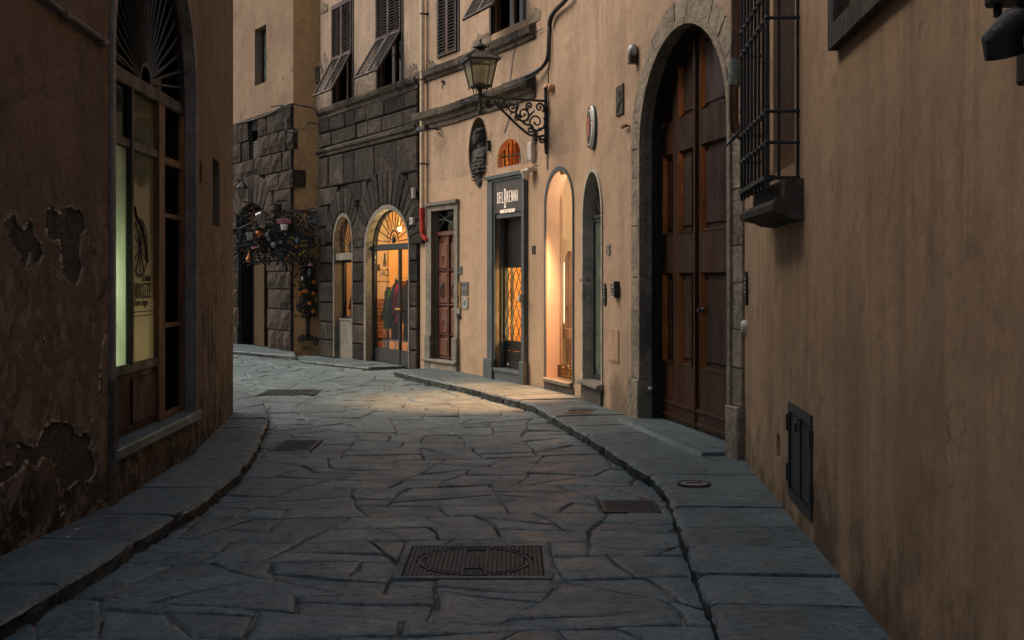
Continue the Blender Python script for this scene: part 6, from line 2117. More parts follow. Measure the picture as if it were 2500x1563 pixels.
o = thing('relief_plaque', 'small carved dark stone coat of arms plaque left of the portal', 'plaque', E2(s, z - .17, 0))
hw, hh = (E2.su(1525) - E2.su(1508)) / 2, .16
mesh('slab', MB().bev(E2, s - hw, s + hw, z - hh, z + hh, 0.0, .022, .006), M['jambdark'], o)
for k in range(9):
    w = k * .7
    mesh('relief', MB().ball(E2.frame(s + hw * .5 * math.cos(w), z + hh * .6 * math.sin(w * 1.3), .022), .03, .04, .012, 8, 5), M['jambdark'], o, smooth='all')
mesh('shield', MB().prism(E2, [(s - hw * .45, z + hh * .5), (s + hw * .45, z + hh * .5), (s + hw * .4, z - hh * .1), (s, z - hh * .55), (s - hw * .4, z - hh * .1)], .022, .034), M['jambdark'], o)
# oval consulate sign
s, z = at3(E2, 1450, 312, .0)
aO, bO = .20, .235
aO = (E2.su(1462) - E2.su(1435)) / 2 * .62
bO = (E2.zv(1448, 258) - E2.zv(1448, 366)) / 2
o = thing('oval_sign', 'domed white oval consulate sign with teal rim on the ochre wall', 'sign', E2(s, z - bO, 0))
def ovalring(fr, prof, mat, name, seg=28, par=o):
    vs, fs = [], []
    for k, h in prof:
        for i in range(seg):
            w = 2 * math.pi * i / seg
            vs.append(fr(aO * k * math.cos(w), bO * (1 - (1 - k) * .62) * math.sin(w) if k > .3 else bO * k * math.sin(w), h))
    for j in range(len(prof) - 1):
        for i in range(seg):
            fs.append((j * seg + i, j * seg + (i + 1) % seg, (j + 1) * seg + (i + 1) % seg, (j + 1) * seg + i))
    fs.append(tuple(range((len(prof) - 1) * seg, len(prof) * seg)))
    return mesh(name, MB().add(vs, fs), M[mat], par, smooth=True)
fO = E2.frame(s, z, 0)
ovalring(fO, [(1.0, 0), (1.02, .01), (1.02, .026), (.99, .03)], 'teal', 'rim')
ovalring(fO, [(1.0, .0305), (.98, .036), (.90, .048), (.80, .056), (.70, .060), (.60, .062)], 'enamel', 'face')
ovalring(fO, [(.62, .0625), (.60, .066), (.4, .069)], 'flagdark', 'shield')
mesh('shield_stripe', MB().prism(fO, [(aO * .28 * math.cos(k * .52) + aO * .12, bO * .5 * math.sin(k * .52)) for k in range(12)], .0695, .073), M['flagred'], o)
word = 'HONORARKONSULAT'
for i, chh in enumerate(word):
    w = R(-118) + R(120) * i / (len(word) - 1)
    f = Fr(fO(aO * .80 * math.cos(w), bO * .885 * math.sin(w), .0565), fO.ax, fO.ay, fO.az).roll(w + math.pi / 2)
    mesh('letter', text_mb(chh, f, .026, .017, .003), M['black'], o)
for i, chh in enumerate('ILLATZSNOK'[::-1]):
    w = R(118) - R(100) * i / 9
    f = Fr(fO(aO * .80 * math.cos(w), bO * .885 * math.sin(w), .0565), fO.ax, fO.ay, fO.az).roll(w - math.pi / 2)
    mesh('letter', text_mb(chh, f, .026, .017, .003), M['black'], o)
s, z = at3(E2, 1534, 309, .0)
o = thing('rusty_peg', 'small rusty orange iron peg beside the portal jamb', 'peg', E2(s, z - .03, 0))
mesh('peg', MB().box(E2, s - .09, s + .06, z - .014, z + .014, .03, .055), M['rust'], o)
mesh('pin', MB().tube([E2(s + .05, z, 0), E2(s + .05, z, .05)], .008, 6), M['rust'], o)

# house numbers, intercoms, plates
def plate(W, u0, u1, v0_, v1_, mat, name, label, cat, d=.016, base=0.0, txt=None, tmat='black', th=.5, parent=None):
    s0, s1 = sorted((W.su(u0), W.su(u1)))
    um = (u0 + u1) / 2
    z0, z1 = W.zv(um, v1_), W.zv(um, v0_)
    o = thing(name, label, cat, W((s0 + s1) / 2, z0, base))
    mesh('plate', MB().bev(W, s0, s1, z0, z1, base, base + d, .004), M[mat], o)
    if txt:
        lines = txt.split('|')
        for i, ln_ in enumerate(lines):
            zc_ = z1 - (z1 - z0) * (i + .5) / len(lines)
            mesh('inscription', text_mb(ln_, W.frame((s0 + s1) / 2, zc_, base + d), (z1 - z0) * th / len(lines), (s1 - s0) * .72, .002), M[tmat], o)
    return o, s0, s1, z0, z1
D1L = D1
plate(D1, 1121, 1129, 650, 669, 'plaque', 'house_number', 'grey house number 35 plate beside the red brown door', 'house number', txt='35')
o, s0, s1, z0, z1 = plate(D1, 1118.5, 1126, 689, 737, 'brass', 'doorbell_panel', 'brass bell panel with rows of buttons beside the red brown door', 'doorbell')
for k in range(6):
    mesh('button', MB().box(D1, s0 + .01, s1 - .01, z0 + .10 + k * .035, z0 + .12 + k * .035, .016, .022), M['gold'], o)
plate(D1, 1119.5, 1127, 738, 754, 'brass', 'letter_slot_plate', 'small brown plate below the brass bell panel', 'plate')
o, s0, s1, z0, z1 = plate(D1, 1120, 1126, 754, 772, 'greyplastic', 'keypad', 'small grey keypad with dark lens under the bell panel', 'keypad', d=.03)
mesh('lens', MB().bev(D1, s0 + .005, s1 - .005, z0 - .03, z0 + .04, .02, .045, .006), M['black'], o)
plate(D1, 1128, 1144, 688, 720.5, 'plaque', 'name_plaque', 'blank looking grey metal plaque right of the bell panel', 'plaque', txt='HOTEL|DANTE', tmat='print', th=.25)
o, s0, s1, z0, z1 = plate(D1, 1129, 1144, 726, 755, 'plaquelt', 'round_emblem_plaque', 'pale plaque with green round emblem below the grey plaque', 'plaque')
f = D1.frame((s0 + s1) / 2, (z0 + z1) / 2, .016)
mesh('emblem_ring', MB().band(f, [(.034 * math.cos(k * .35), .05 * math.sin(k * .35)) for k in range(18)], [(.045 * math.cos(k * .35), .066 * math.sin(k * .35)) for k in range(18)], 0, .004, closed=True), M['enamel'], o)
mesh('emblem', MB().prism(f, [(.028 * math.cos(k * .42), .04 * math.sin(k * .42)) for k in range(15)], 0, .005), M['green'], o)
plate(E3, 1301, 1308, 600, 621, 'jambdark', 'small_plate', 'small dark number plate between the shop door and the lit niche', 'plate', txt='33')
o, s0, s1, z0, z1 = plate(D1, 1281.5, 1287, 719, 738, 'greyplastic', 'switch_box', 'small grey switch box at the right edge of the shop frame', 'switch box', d=.08, base=.03)
mesh('cover', MB().bev(D1, s0 + .006, s1 - .006, z0 + .02, z1 - .02, .11, .118, .003), M['white'], o)
o, s0, s1, z0, z1 = plate(E3, 1306.5, 1312, 318, 345, 'black', 'dark_sensor', 'thin dark sensor box under the lantern bracket', 'sensor', d=.05)
plate(E2, 1483, 1491, 597, 622, 'plaquelt', 'house_number', 'pale number plate above the black intercom on the ochre wall', 'house number', txt='17', th=.7)
def pointed(W, u, v0_, v1_, hw, name, label):
    s = W.su(u)
    z0, z1 = W.zv(u, v1_), W.zv(u, v0_)
    o = thing(name, label, 'intercom', W(s, z0, 0))
    t_ = .06
    mesh('plate', MB().prism(W, [(s - hw, z0 + t_), (s - hw * .4, z0 + .02), (s, z0), (s + hw * .4, z0 + .02), (s + hw, z0 + t_), (s + hw, z1 - t_), (s + hw * .4, z1 - .02), (s, z1), (s - hw * .4, z1 - .02), (s - hw, z1 - t_)], 0, .02), M['black'], o)
    for k in range(4):
        mesh('button', MB().tube([W(s, z0 + .10 + .035 * k, .02), W(s, z0 + .10 + .035 * k, .028)], .009, 8), M['enamel'], o)
pointed(E2, 1479.5, 692, 748, .035, 'intercom', 'black pointed intercom strip beside the green glass door')
pointed(E1, 1826, 663, 746, .03, 'intercom', 'black pointed intercom strip right of the big portal')
o, s0, s1, z0, z1 = plate(E2, 1503, 1513, 687, 727, 'black', 'letter_sign', 'black upright notice box on the ochre wall left of the portal', 'notice', d=.06, txt='I|+|B|L|L|E|I', tmat='enamel', th=.55)
mesh('bracket', MB().tube([E2(s1, (z0 + z1) / 2, .05), E2(s1 + .04, (z0 + z1) / 2, .05), E2(s1 + .04, (z0 + z1) / 2, 0)], .007, 6), M['black'], o)
s, z = at3(E1, 1820, 797, .0)
s = max(s, .06)
o = thing('bell_push', 'round white bell push beside the right portal jamb', 'doorbell', E1(s, z - .05, 0))
mesh('body', MB().lathe(Fr(E1(s, z, 0), (E1.t.x, E1.t.y, 0), (0, 0, 1), (E1.n.x, E1.n.y, 0)), [(.05, 0), (.05, .02), (.04, .035), (.02, .04)], 14), M['enamel'], o, smooth=True)
mesh('button', MB().tube([E1(s, z, .04), E1(s, z, .047)], .012, 8), M['greyplastic'], o)
# hatch in the ochre wall
s0, s1 = E2.su(1487), E2.su(1512)
z0, z1 = E2.zv(1500, 885), E2.zv(1500, 805)
o = thing('wall_hatch', 'plaster covered service hatch low on the stained ochre wall', 'hatch', E2(s0, z0, 0))
mesh('frame', MB().band(E2, rect(s0 + .012, s1 - .012, z0 + .012, z1 - .012), rect(s0, s1, z0, z1), 0, .01, closed=True), M['ochre'], o)
mesh('cover', MB().bev(E2, s0 + .018, s1 - .018, z0 + .018, z1 - .018, 0, .012, .004), M['ochre'], o)
M['soot'] = plaster('sooty_stain', (0.13, 0.10, 0.075), stain=(0.03, 0.028, 0.026), streak=.8, blot=.9)

# --- pipes and cables
dp = thing('copper_drainpipe', 'brown copper drainpipe ending above the right portal jamb', 'drainpipe', Vector((1.72, 8.72, 2.6)))
PX, PY = 1.725, 8.76
mesh('pipe', MB().tube([(PX, PY, 3.30), (PX, PY, 8.0)], .042, 14), M['copper'], dp, smooth=True)
mesh('pipe', MB().tube([(PX, PY, 3.24), (PX - .005, PY, 3.12), (PX - .018, PY, 3.02)], [.047, .05, .047], 14), M['verdigris'], dp, smooth=True)
mesh('pipe', MB().tube([(PX - .02, PY, 3.10), (PX - .02, PY, 2.76), (PX - .005, PY - .01, 2.68), (PX + .04, PY - .02, 2.63), (PX + .11, PY - .04, 2.60)], .040, 14), M['copper'], dp, smooth=True)
mesh('collar', MB().tube([(PX, PY, 3.22), (PX, PY, 3.34)], .048, 14), M['copper'], dp, smooth=True)
mesh('spike_strap', MB().tube([(PX - .10, PY - .03, 2.53), (PX - .02, PY - .06, 2.62), (PX + .06, PY - .06, 2.71)], [.004, .016, .012], 6), M['iron'], dp)

pu = 1031
s, _ = D2.hit(pu, 500, .07)
s = max(s, .03)
pz = lambda v: D2.zv(pu, v, .07)
dp = thing('cream_drainpipe', 'cream drainpipe with a red lower end between dark stone and tan wall', 'drainpipe', D2(s, pz(585), .07))
mesh('pipe', MB().tube([D2(s, pz(510), .07), D2(s, 8.5, .07)], .040, 12), M['cream'], dp, smooth=True)
mesh('red_pipe', MB().tube([D2(s, pz(509), .07), D2(s, pz(564), .07), D2(s + .01, pz(573), .07), D2(s + .05, pz(580), .065), D2(s + .10, pz(586), .03)], .042, 12), M['red'], dp, smooth=True, label='red painted lower end of the drainpipe')
mesh('joint', MB().tube([D2(s, pz(534), .07), D2(s, pz(508), .07)], .049, 12), M['red'], dp, smooth=True)
for v in (34, 195, 292, 400):
    mesh('clamp', MB().tube([D2(s, pz(v) - .012, .07), D2(s, pz(v) + .012, .07)], .047, 12), M['iron'], dp, smooth=True)
    mesh('clamp_arm', MB().box(D2, s - .01, s + .10, pz(v) - .008, pz(v) + .008, .0, .03), M['iron'], dp)
def cable(name, label, W, pts, r, mat='cable', d=.03, sag=None):
    P = []
    for p_ in pts:
        dd = p_[2] if len(p_) > 2 else d
        a, z = W.hit(p_[0], p_[1], dd)
        P.append(W(a, z, dd))
    out = []
    for i in range(len(P) - 1):           # rounded run
        p0, p1, p2, p3 = P[max(0, i - 1)], P[i], P[i + 1], P[min(len(P) - 1, i + 2)]
        for k in range(5):
            t_ = k / 5
            out.append(.5 * ((2 * p1) + (p2 - p0) * t_ + (2 * p0 - 5 * p1 + 4 * p2 - p3) * t_ * t_ + (3 * p1 - p0 - 3 * p2 + p3) * t_ ** 3))
    out.append(P[-1])
    return mesh(name, MB().tube(out, r, 7), M[mat], None, smooth=True, label=label, cat='cable')
cable('thick_cable', 'thick black cable sleeve bending up along the tan house edge', D1, [(1228, 208, .13), (1262, 196, .13), (1300, 180, .11), (1325, 163, .09), (1337, 140, .07), (1340, 100, .06), (1342, 60, .06)], .028)
cable('thick_cable', 'thick black cable rising to the top of the ochre house', E3, [(1341, 62, .05), (1347, 40, .05), (1360, 22, .06), (1378, 4, .07), (1395, -18, .07)], .03)
cable('wall_cable', 'thin black cable running along the lower string course of the tan house', D1, [(1120, 252, .18), (1160, 241, .18), (1200, 227, .18), (1240, 213, .18), (1290, 192, .18), (1318, 178, .18)], .007)
cable('wall_cable', 'thin black cable under the upper string course of the tan house', D1, [(1125, 158, .05), (1180, 136, .05), (1240, 109, .05), (1300, 82, .05), (1325, 70, .05)], .007)
cable('wall_cable', 'thin dark cable hanging down the joint beside the lantern bracket', E3, [(1341, 66, .03), (1343, 120, .03), (1339, 180, .03), (1338, 250, .02), (1336, 330, .02), (1336, 415, .012)], .008)
cable('wall_cable', 'black cable along the upper cornice of the dark stone house', B1, [(779, 296, .05), (840, 279, .05), (900, 258, .05), (960, 237, .05), (1020, 214, .05)], .009)
cable('wall_cable', 'grey cable lying along the lower cornice of the dark stone house', B1, [(779, 368, .10), (840, 350, .10), (900, 334, .10), (1000, 305, .10), (1022, 296, .10)], .008, 'cablegrey')
cable('wall_cable', 'dark cable bundle along the top of the far stone foot', A1, [(577, 302, .10), (620, 292, .10), (665, 275, .10), (690, 260, .12), (712, 254, .12)], .02, 'cable')
cable('loop_cable', 'grey cable loop hanging at the corner of the far stone house', LK, [(660, 262, .55), (690, 258, .5), (700, 275, .5), (698, 300, .5), (703, 322, .5), (735, 317, .4), (752, 300, .3), (780, 304, .2)], .014, 'cablegrey')
cable('loop_cable', 'pale cable crossing the orange wall at the top of the stone', LK, [(690, 262, .5), (712, 254, .5), (735, 258, .3), (765, 264, .2), (780, 275, .15)], .018, 'cablegrey')
cable('wall_cable', 'thin wire crack line across the tan wall by the camera', D1, [(1288, 408, .006), (1296, 410, .006), (1306, 406, .006), (1320, 402, .006), (1331, 397, .006)], .004)
# floodlight bar under the lower cornice, iron hooks
s, z = at3(D2, 1060, 318, .05)
o = thing('floodlight', 'dark slim floodlight bar under the string course beside the drainpipe', 'floodlight', D2(s, z - .05, 0))
fa = D2.frame(s, z, 0)
mesh('housing', MB().bev(fa, -.16, .16, -.025, .04, .22, .30, .01), M['iron'], o)
mesh('arm', MB().tube([fa(.14, 0, 0), fa(.15, .0, .12), fa(.10, .01, .25)], .012, 6), M['iron'], o)
mesh('cable_tail', MB().tube([fa(.15, .0, .02), fa(.19, -.02, .10), fa(.20, -.08, .06), fa(.19, -.12, .0)], .008, 6), M['cable'], o)
s, z = at3(D2, 1092, 198, .0)
s = min(s, D2.len - .05)
o = thing('iron_hook', 'bent iron hook in the tan wall between the string courses', 'hook', D2(s, z - .1, 0))
mesh('hook', MB().tube([D2(s - .12, z, 0), D2(s - .12, z, .05), D2(s, z + .01, .08), D2(s + .01, z - .06, .08), D2(s - .02, z - .10, .08), D2(s, z - .13, .08)], .009, 6), M['rust'], o)
mesh('hook_plate', MB().bev(D2, s - .15, s - .09, z - .03, z + .02, 0, .02, .004), M['iron'], o)
s, z = at3(D1, 1196, 354, .0)
o = thing('iron_clamp', 'small black iron clamp right of the oval niche', 'clamp', D1(s, z - .1, 0))
mesh('clamp', MB().bev(D1, s - .02, s + .035, z - .09, z + .06, 0, .05, .008), M['iron'], o)
mesh('clamp_pin', MB().tube([D1(s, z + .04, .05), D1(s + .02, z + .05, .07)], .012, 6), M['iron'], o)
# little lamp on the far stone house
s, z = at3(A1, 591, 470, .25)
o = thing('far_wall_lantern', 'small black wall lantern beside the far arched doorway', 'lantern', A1(s, z - .2, .1))
f = Fr(A1(s, z - .13, .25), (1, 0, 0), (0, 1, 0), (0, 0, 1))
mesh('cage', MB().lathe(f, [(.05, 0), (.09, .22), (.10, .23)], 6), M['glasslamp'], o)
mesh('roof', MB().lathe(f, [(.13, .23), (.12, .25), (.05, .33), (.03, .35), (.02, .40)], 6), M['iron'], o)
for k in range(6):
    w = k * math.pi / 3
    mesh('cage_bar', MB().tube([f(.052 * math.cos(w), .052 * math.sin(w), 0), f(.095 * math.cos(w), .095 * math.sin(w), .23)], .008, 5), M['iron'], o)
mesh('arm', MB().tube([f(0, 0, 0), f(0, 0, -.06), A1(s + .03, z - .22, .12), A1(s + .03, z - .16, .05)], .014, 6), M['iron'], o)

# ================================================================== IRONMONGER'S HANGINGS on the orange wall and the far stone corner
def hang(u, v, d=0.35):
    a, z = LK.hit(u, v, d)
    return LK(a, z, d)
PXM = 24.0 / F               # metres per photo pixel there, about
hk = thing('wrought_rack', 'black wrought iron rack holding the hanging pots on the far corner', 'rack', LK(0, 2.0, .1))
for (ua, va, ub, vb) in ((580, 560, 640, 540), (640, 540, 700, 520), (590, 600, 690, 600), (640, 560, 770, 585), (600, 640, 770, 640), (690, 520, 770, 520), (655, 500, 700, 490)):
    mesh('rail', MB().tube([hang(ua, va, .45), hang((ua + ub) / 2, (va + vb) / 2 - 3, .47), hang(ub, vb, .3)], .016, 6), M['iron'], hk)
for i in range(60):
    r_ = random.Random(i)
    u, v = r_.uniform(585, 770), r_.uniform(515, 640)
    p = hang(u, v, r_.uniform(.2, .5))
    mesh('scroll', MB().tube([p + Vector((.13 * (1 - k / 16) * math.cos(k * .6 + i), 0, .13 * (1 - k / 16) * math.sin(k * .6 + i))) for k in range(15)], .011, 5), M['iron'], hk)
# added leaf flakes as vine and dark trinkets behind the pots
rv = random.Random(12)
vm_ = MB()
for i in range(2600):
    if rv.random() < .72:
        u, v = rv.gauss(672, 48), rv.gauss(578, 30)
        if not (574 < u < 772 and 512 < v < 648): continue
        d_ = rv.uniform(.05, .42)
    else:
        u, v = rv.gauss(752, 11), rv.uniform(630, 775)
        d_ = rv.uniform(.02, .14)
    p = hang(u, v, d_)
    w = rv.uniform(0, 6.28)
    k = rv.uniform(.016, .045)
    ax, ay = Vector((math.cos(w), rv.uniform(-.5, .5), math.sin(w))) * k, Vector((-math.sin(w), rv.uniform(-.6, .6), math.cos(w))) * k * .55
    vm_.add([p - ax, p + ay, p + ax, p - ay], [(0, 1, 2), (0, 2, 3)])
o = mesh('added_clutter', vm_, simple('added_clutter_flake', (0.020, 0.018, 0.012), 0.7, 0.3, var=0.5), None, label='added dense dark leaf vine spread through the iron rack on the far corner', cat='clutter')  # dark flakes added to thicken the mass of pots and iron
def turned(name, label, u, v, prof, mat, tilt=(0, 0), group=None, handle=None, d=.45, seg=16):
    p = hang(u, v, d)
    m = Matrix.Rotation(tilt[0], 3, 'X') @ Matrix.Rotation(tilt[1], 3, 'Y')
    f = Fr(p, m @ Vector((1, 0, 0)), m @ Vector((0, 1, 0)), m @ Vector((0, 0, 1)))
    o = thing(name, label, name.split('_')[-1], p, group)
    mesh('body', MB().lathe(f, [(r_ * PXM, h * PXM) for r_, h in prof], seg), M[mat], o, smooth=True)
    if handle == 'bail':
        r0 = max(r_ for r_, h in prof) * PXM
        h1 = max(h for r_, h in prof) * PXM
        mesh('handle', MB().tube([f(r0 * math.cos(k * math.pi / 8), 0, h1 + r0 * .9 * math.sin(k * math.pi / 8)) for k in range(9)], .008, 5), M['iron'], o)
    elif handle:
        mesh('handle', MB().tube([f(h_[0] * PXM, 0, h_[1] * PXM) for h_ in handle], .010, 6), M[mat] if mat == 'tin' else M['iron'], o)
    return o
turned('tin_jug', 'tilted pale tin jug with curved handle at the top of the hangings', 628, 530, [(6, 0), (8, 2), (7, 8), (5, 12), (6, 16)], 'tin', (.5, .9), handle=[(7, 2), (13, 3), (14, 9), (7, 12)])
turned('tin_funnel', 'grey metal funnel under the white jug', 632, 545, [(1.5, 0), (2, 4), (9, 10), (9.5, 11)], 'tin', (1.2, .6), handle=[(8, 9), (16, 6), (18, 0)])
turned('tin_horn', 'big pale tin horn hanging at the left end of the pots', 583, 590, [(2, 0), (4, 8), (8, 16), (13, 22), (13.5, 22.5)], 'tin', (1.0, -1.0))
turned('steel_bucket', 'shiny steel bucket hanging from the iron rack', 611, 586, [(6, 0), (6.5, 2), (8, 16), (8.3, 17)], 'tin', (.1, 0), handle='bail')
turned('copper_pot', 'orange copper pot next to the steel bucket', 632, 574, [(5, -4), (8, 0), (8.5, 5), (6, 9), (6.5, 10)], 'coppot', (.1, .1), handle='bail')
turned('copper_pot', 'tall amber copper vessel hanging below the other pots', 608, 637, [(4, -4), (7, 0), (7, 5), (3, 12), (1.5, 22), (2, 24)], 'coppot', (0, 0))
turned('tin_ladle', 'pale round ladle hanging in the middle of the pots', 652, 574, [(1, -5), (4, -4), (5.5, 0), (5, 4), (1.5, 6)], 'tin', (.4, .3), handle=[(0, 5), (2, 16)])
turned('tin_cup', 'small pale cup below the round ladle', 656, 585, [(2, -4), (4, -2), (4.5, 3), (4, 4)], 'tin', (.5, .2))
turned('pink_pan', 'pink enamel pan hanging under the steel bucket', 619, 603, [(3, -3), (6, -2), (7, 1), (7, 2)], 'pink', (.9, 0))
turned('steel_kettle', 'dark shiny kettle hanging above the wooden disc sign', 668, 598, [(4, -5), (7, -3), (8, 1), (5, 6), (1.5, 8), (2, 9)], 'tin', (.3, .5), handle='bail')
turned('steel_kettle', 'second shiny kettle right of the dark kettle', 684, 592, [(3, -4), (6, -2), (6.5, 1), (4, 5), (1, 7)], 'tin', (.3, -.4), handle='bail')
turned('black_cauldron', 'big black cauldron hanging at the top of the iron rack', 676, 508, [(7, -8), (10, -6), (11, 0), (10.5, 8), (11, 9)], 'iron', (0, 0), handle='bail')
turned('glass_lantern', 'white glass lantern with red crown hanging in the middle', 694, 555, [(5, -7), (7.5, -6), (8.5, 6), (8, 7)], 'enamel', (0, 0), handle='bail')
turned('pink_bell', 'reddish bell shaped lamp low on the orange wall', 758, 646, [(7.5, -3), (7, -2), (2.5, 2), (1.5, 5)], 'pink', (0, 0))
turned('dark_lantern', 'black lantern hanging below the disc sign on the orange wall', 758, 665, [(4, -10), (6, -8), (6, 4), (3, 8), (1, 11)], 'iron', (0, 0))
turned('white_candle', 'small white candle lamp low on the orange wall', 738, 680, [(1.8, -4), (2, 3), (1, 5)], 'enamel', (0, 0), d=.3)
for i, (u, v) in enumerate(((689, 540), (698, 539), (706, 541), (682, 541))):
    p = hang(u, v, .5)
    mb = MB()
    for k in range(6):
        w = k * math.pi / 3
        mb.ball(Fr(p + Vector((.03 * math.cos(w), 0, .03 * math.sin(w)))), .024, .016, .024, 6, 5)
    mesh('rosette', mb, M['pink'], None, smooth='all', label=('second from the left', 'third from the left', 'rightmost', 'leftmost')[i] + ' pink rosette on the crown of the white lantern', cat='rosette', group='rosettes on the lantern crown')
def horseshoe(u, v, mat, label, rot=0.0, group='horseshoes', r=.055, d=.25):
    p = hang(u, v, d)
    pts = [p + Vector((r * .8 * math.sin(w), 0, -r * math.cos(w))) for w in [R(-145 + 290 * k / 14) + rot for k in range(15)]]
    mesh('horseshoe', MB().tube(pts, [.008 + .005 * math.sin(math.pi * k / 14) for k in range(15)], 6), M[mat], None, smooth=True, label=label, cat='horseshoe', group=group)
for i, (u, v) in enumerate(((616, 515), (612, 527), (611, 540), (612, 552))):
    horseshoe(u, v, 'rust', ('topmost', 'second', 'third', 'lowest')[i] + ' rusty horseshoe in the column on the pale lunette', R(90), 'horseshoes over the far doorway', d=.55)
for i, (u, v) in enumerate(((754, 530), (757, 548), (758, 565), (757, 577), (758, 588))):
    horseshoe(u, v, 'iron' if i < 2 else 'rust', ('topmost', 'second', 'third', 'fourth', 'lowest')[i] + ' horseshoe in the column beside the white plaque', 0, 'horseshoes on the orange wall')
horseshoe(781, 540, 'iron', 'black horseshoe at the right edge of the white plaque', 0)
for i, (u, v) in enumerate(((728, 740), (730, 752), (747, 820), (770, 835), (765, 744))):
    horseshoe(u, v, 'iron', ('black horseshoe left of the vine on the orange wall', 'black horseshoe just under another one left of the vine', 'black horseshoe left of the iron trivet', 'black horseshoe right of the iron trivet', 'black horseshoe at the right of the chain top')[i], .3 * i, 'horseshoes low on the wall', d=.05)
# chain of links hanging down the orange wall
o = thing('iron_chain', 'heavy black iron chain hanging down the orange wall', 'chain', hang(752, 820, .06))
for k in range(12):
    p = hang(752, 758 + k * 6, .06)
    mesh('link', MB().tube([p + Vector((.035 * math.cos(w * math.pi / 5), .03 * math.cos(w * math.pi / 5) * (k % 2), .042 * math.sin(w * math.pi / 5))) for w in range(10)], .011, 5, closed=True), M['iron'], o)
o = thing('iron_trivet', 'black wrought iron trivet at the foot of the orange wall', 'trivet', hang(750, 850, .06))
for k in range(7):
    p = hang(732 + k * 6, 826 + 4 * math.cos(k), .06)
    mesh('scroll', MB().tube([p + Vector((.07 * (1 - j / 16) * math.cos(j * .55 + k), 0, .07 * (1 - j / 16) * math.sin(j * .55 + k))) for j in range(14)], .012, 5), M['iron'], o)
for k in range(2):
    p = hang(741 + k * 12, 852, .06)
    mesh('foot_scroll', MB().tube([p + Vector(((1 - 2 * k) * .06 * (1 - j / 18) * math.cos(j * .55), 0, .06 * (1 - j / 18) * math.sin(j * .55))) for j in range(16)], .010, 5), M['iron'], o)
# disc sign with yellow lettering
p = hang(724, 598, .42)
fd = Fr(p, (LK.t.x, LK.t.y, 0), (0, 0, 1), (LK.n.x, LK.n.y, 0))
o = thing('disc_sign', 'round black board with yellow lettering and a pale lily', 'sign', p)
rd = 27 * PXM
mesh('board', MB().lathe(fd, [(rd, -.02), (rd, 0), (rd - .01, .008)], 28), M['black'], o)
for tx, u, v, h, w in (('olio', 712, 580, 5, 11), ('delle', 707, 589, 4, 12), ('colline', 709, 595.5, 4.5, 15), ("dell'A", 743, 588, 4, 14), ('buone', 742, 599, 6, 16)):
    a, z = LK.hit(u, v, .43)
    mesh('lettering', text_mb(tx, LK.frame(a, z, .43), h * PXM, w * PXM, .003, shear=.25), M['yellow'], o)
for wd_, a0_, a1_ in (('Fattoria', 218, 258), ('del Borgo', 284, 326)):
    for i, chh in enumerate(wd_):
        w = R(a0_ + (a1_ - a0_) * i / (len(wd_) - 1))
        f = Fr(fd(rd * .84 * math.cos(w), rd * .84 * math.sin(w), .009), fd.ax, fd.ay, fd.az).roll(w + math.pi / 2)
        if chh != ' ':
            mesh('letter', text_mb(chh, f, 4.5 * PXM, 2.4 * PXM, .003, shear=.2), M['yellow'], o)
f = Fr(fd(0, 11 * PXM, .010), fd.ax, fd.ay, fd.az)
k_ = PXM
lily = [(0, 9), (2, 5), (1.4, 1), (4, 3), (6, 2), (6, -1), (4, -2), (2, -1), (2, -3), (1, -7), (0, -8), (-1, -7), (-2, -3), (-2, -1), (-4, -2), (-6, -1), (-6, 2), (-4, 3), (-1.4, 1), (-2, 5)]
mesh('lily', MB().prism(f, [(x * k_, y * k_) for x, y in lily], 0, .006), M['lilac'], o)
mesh('flower', MB().ball(Fr(fd(0, -4 * PXM, .012)), .035, .02, .03, 8, 6), M['orange'], o, smooth='all')
# white plaque, brackets of wrought lettering, flowers
a0_, a1_ = LK.su(752, .04), LK.su(783, .04)
z0, z1 = LK.zv(768, 561, .04), LK.zv(768, 511, .04)
o = thing('white_plaque', 'white plaque behind the horseshoes at the right of the orange wall', 'plaque', LK(a0_, z0, .02))
mesh('slab', MB().bev(LK, a0_, a1_, z0, z1, .01, .04, .006), M['plaquelt'], o)
mesh('lettering', text_mb('C', LK.frame(LK.su(777, .04), LK.zv(777, 530, .04), .04), .045, .03, .003), M['print'], o)
mesh('lettering', text_mb('A', LK.frame(LK.su(774, .04), LK.zv(774, 541, .04), .04), .04, .03, .003), M['print'], o)
a0_, a1_ = LK.su(773, .04), LK.su(784, .04)
z0, z1 = LK.zv(778, 590, .04), LK.zv(778, 565, .04)
o = thing('grey_box', 'plain grey meter box under the white plaque', 'meter box', LK(a0_, z0, .02))
mesh('body', MB().bev(LK, a0_, a1_, z0, z1, .0, .07, .008), M['plaquelt'], o)
mesh('lid', MB().bev(LK, a0_ + .015, a1_ - .015, z0 + .02, z1 - .02, .07, .078, .003), M['plaquelt'], o)
o = thing('wrought_letters', 'orange wrought iron key shaped sign above the disc board', 'sign', hang(728, 513, .4))
mesh('bar', MB().tube([hang(706, 514, .42), hang(755, 513, .42)], .012, 6), M['rust'], o)
for u, v, r in ((708, 509, .035), (714, 501, .03), (723, 509, .03), (748, 508, .03), (752, 515, .025)):
    p = hang(u, v, .42)
    mesh('ring', MB().tube([p + Vector((r * math.cos(k * math.pi / 5), 0, r * math.sin(k * math.pi / 5))) for k in range(10)], .007, 5, closed=True), M['rust'], o)
for i in range(5):
    p = hang(724 + i * 5.5, 514, .42)
    mesh('tooth', MB().tube([p, p + Vector((0, 0, -.04 - .01 * (i % 2)))], .007, 5), M['rust'], o)
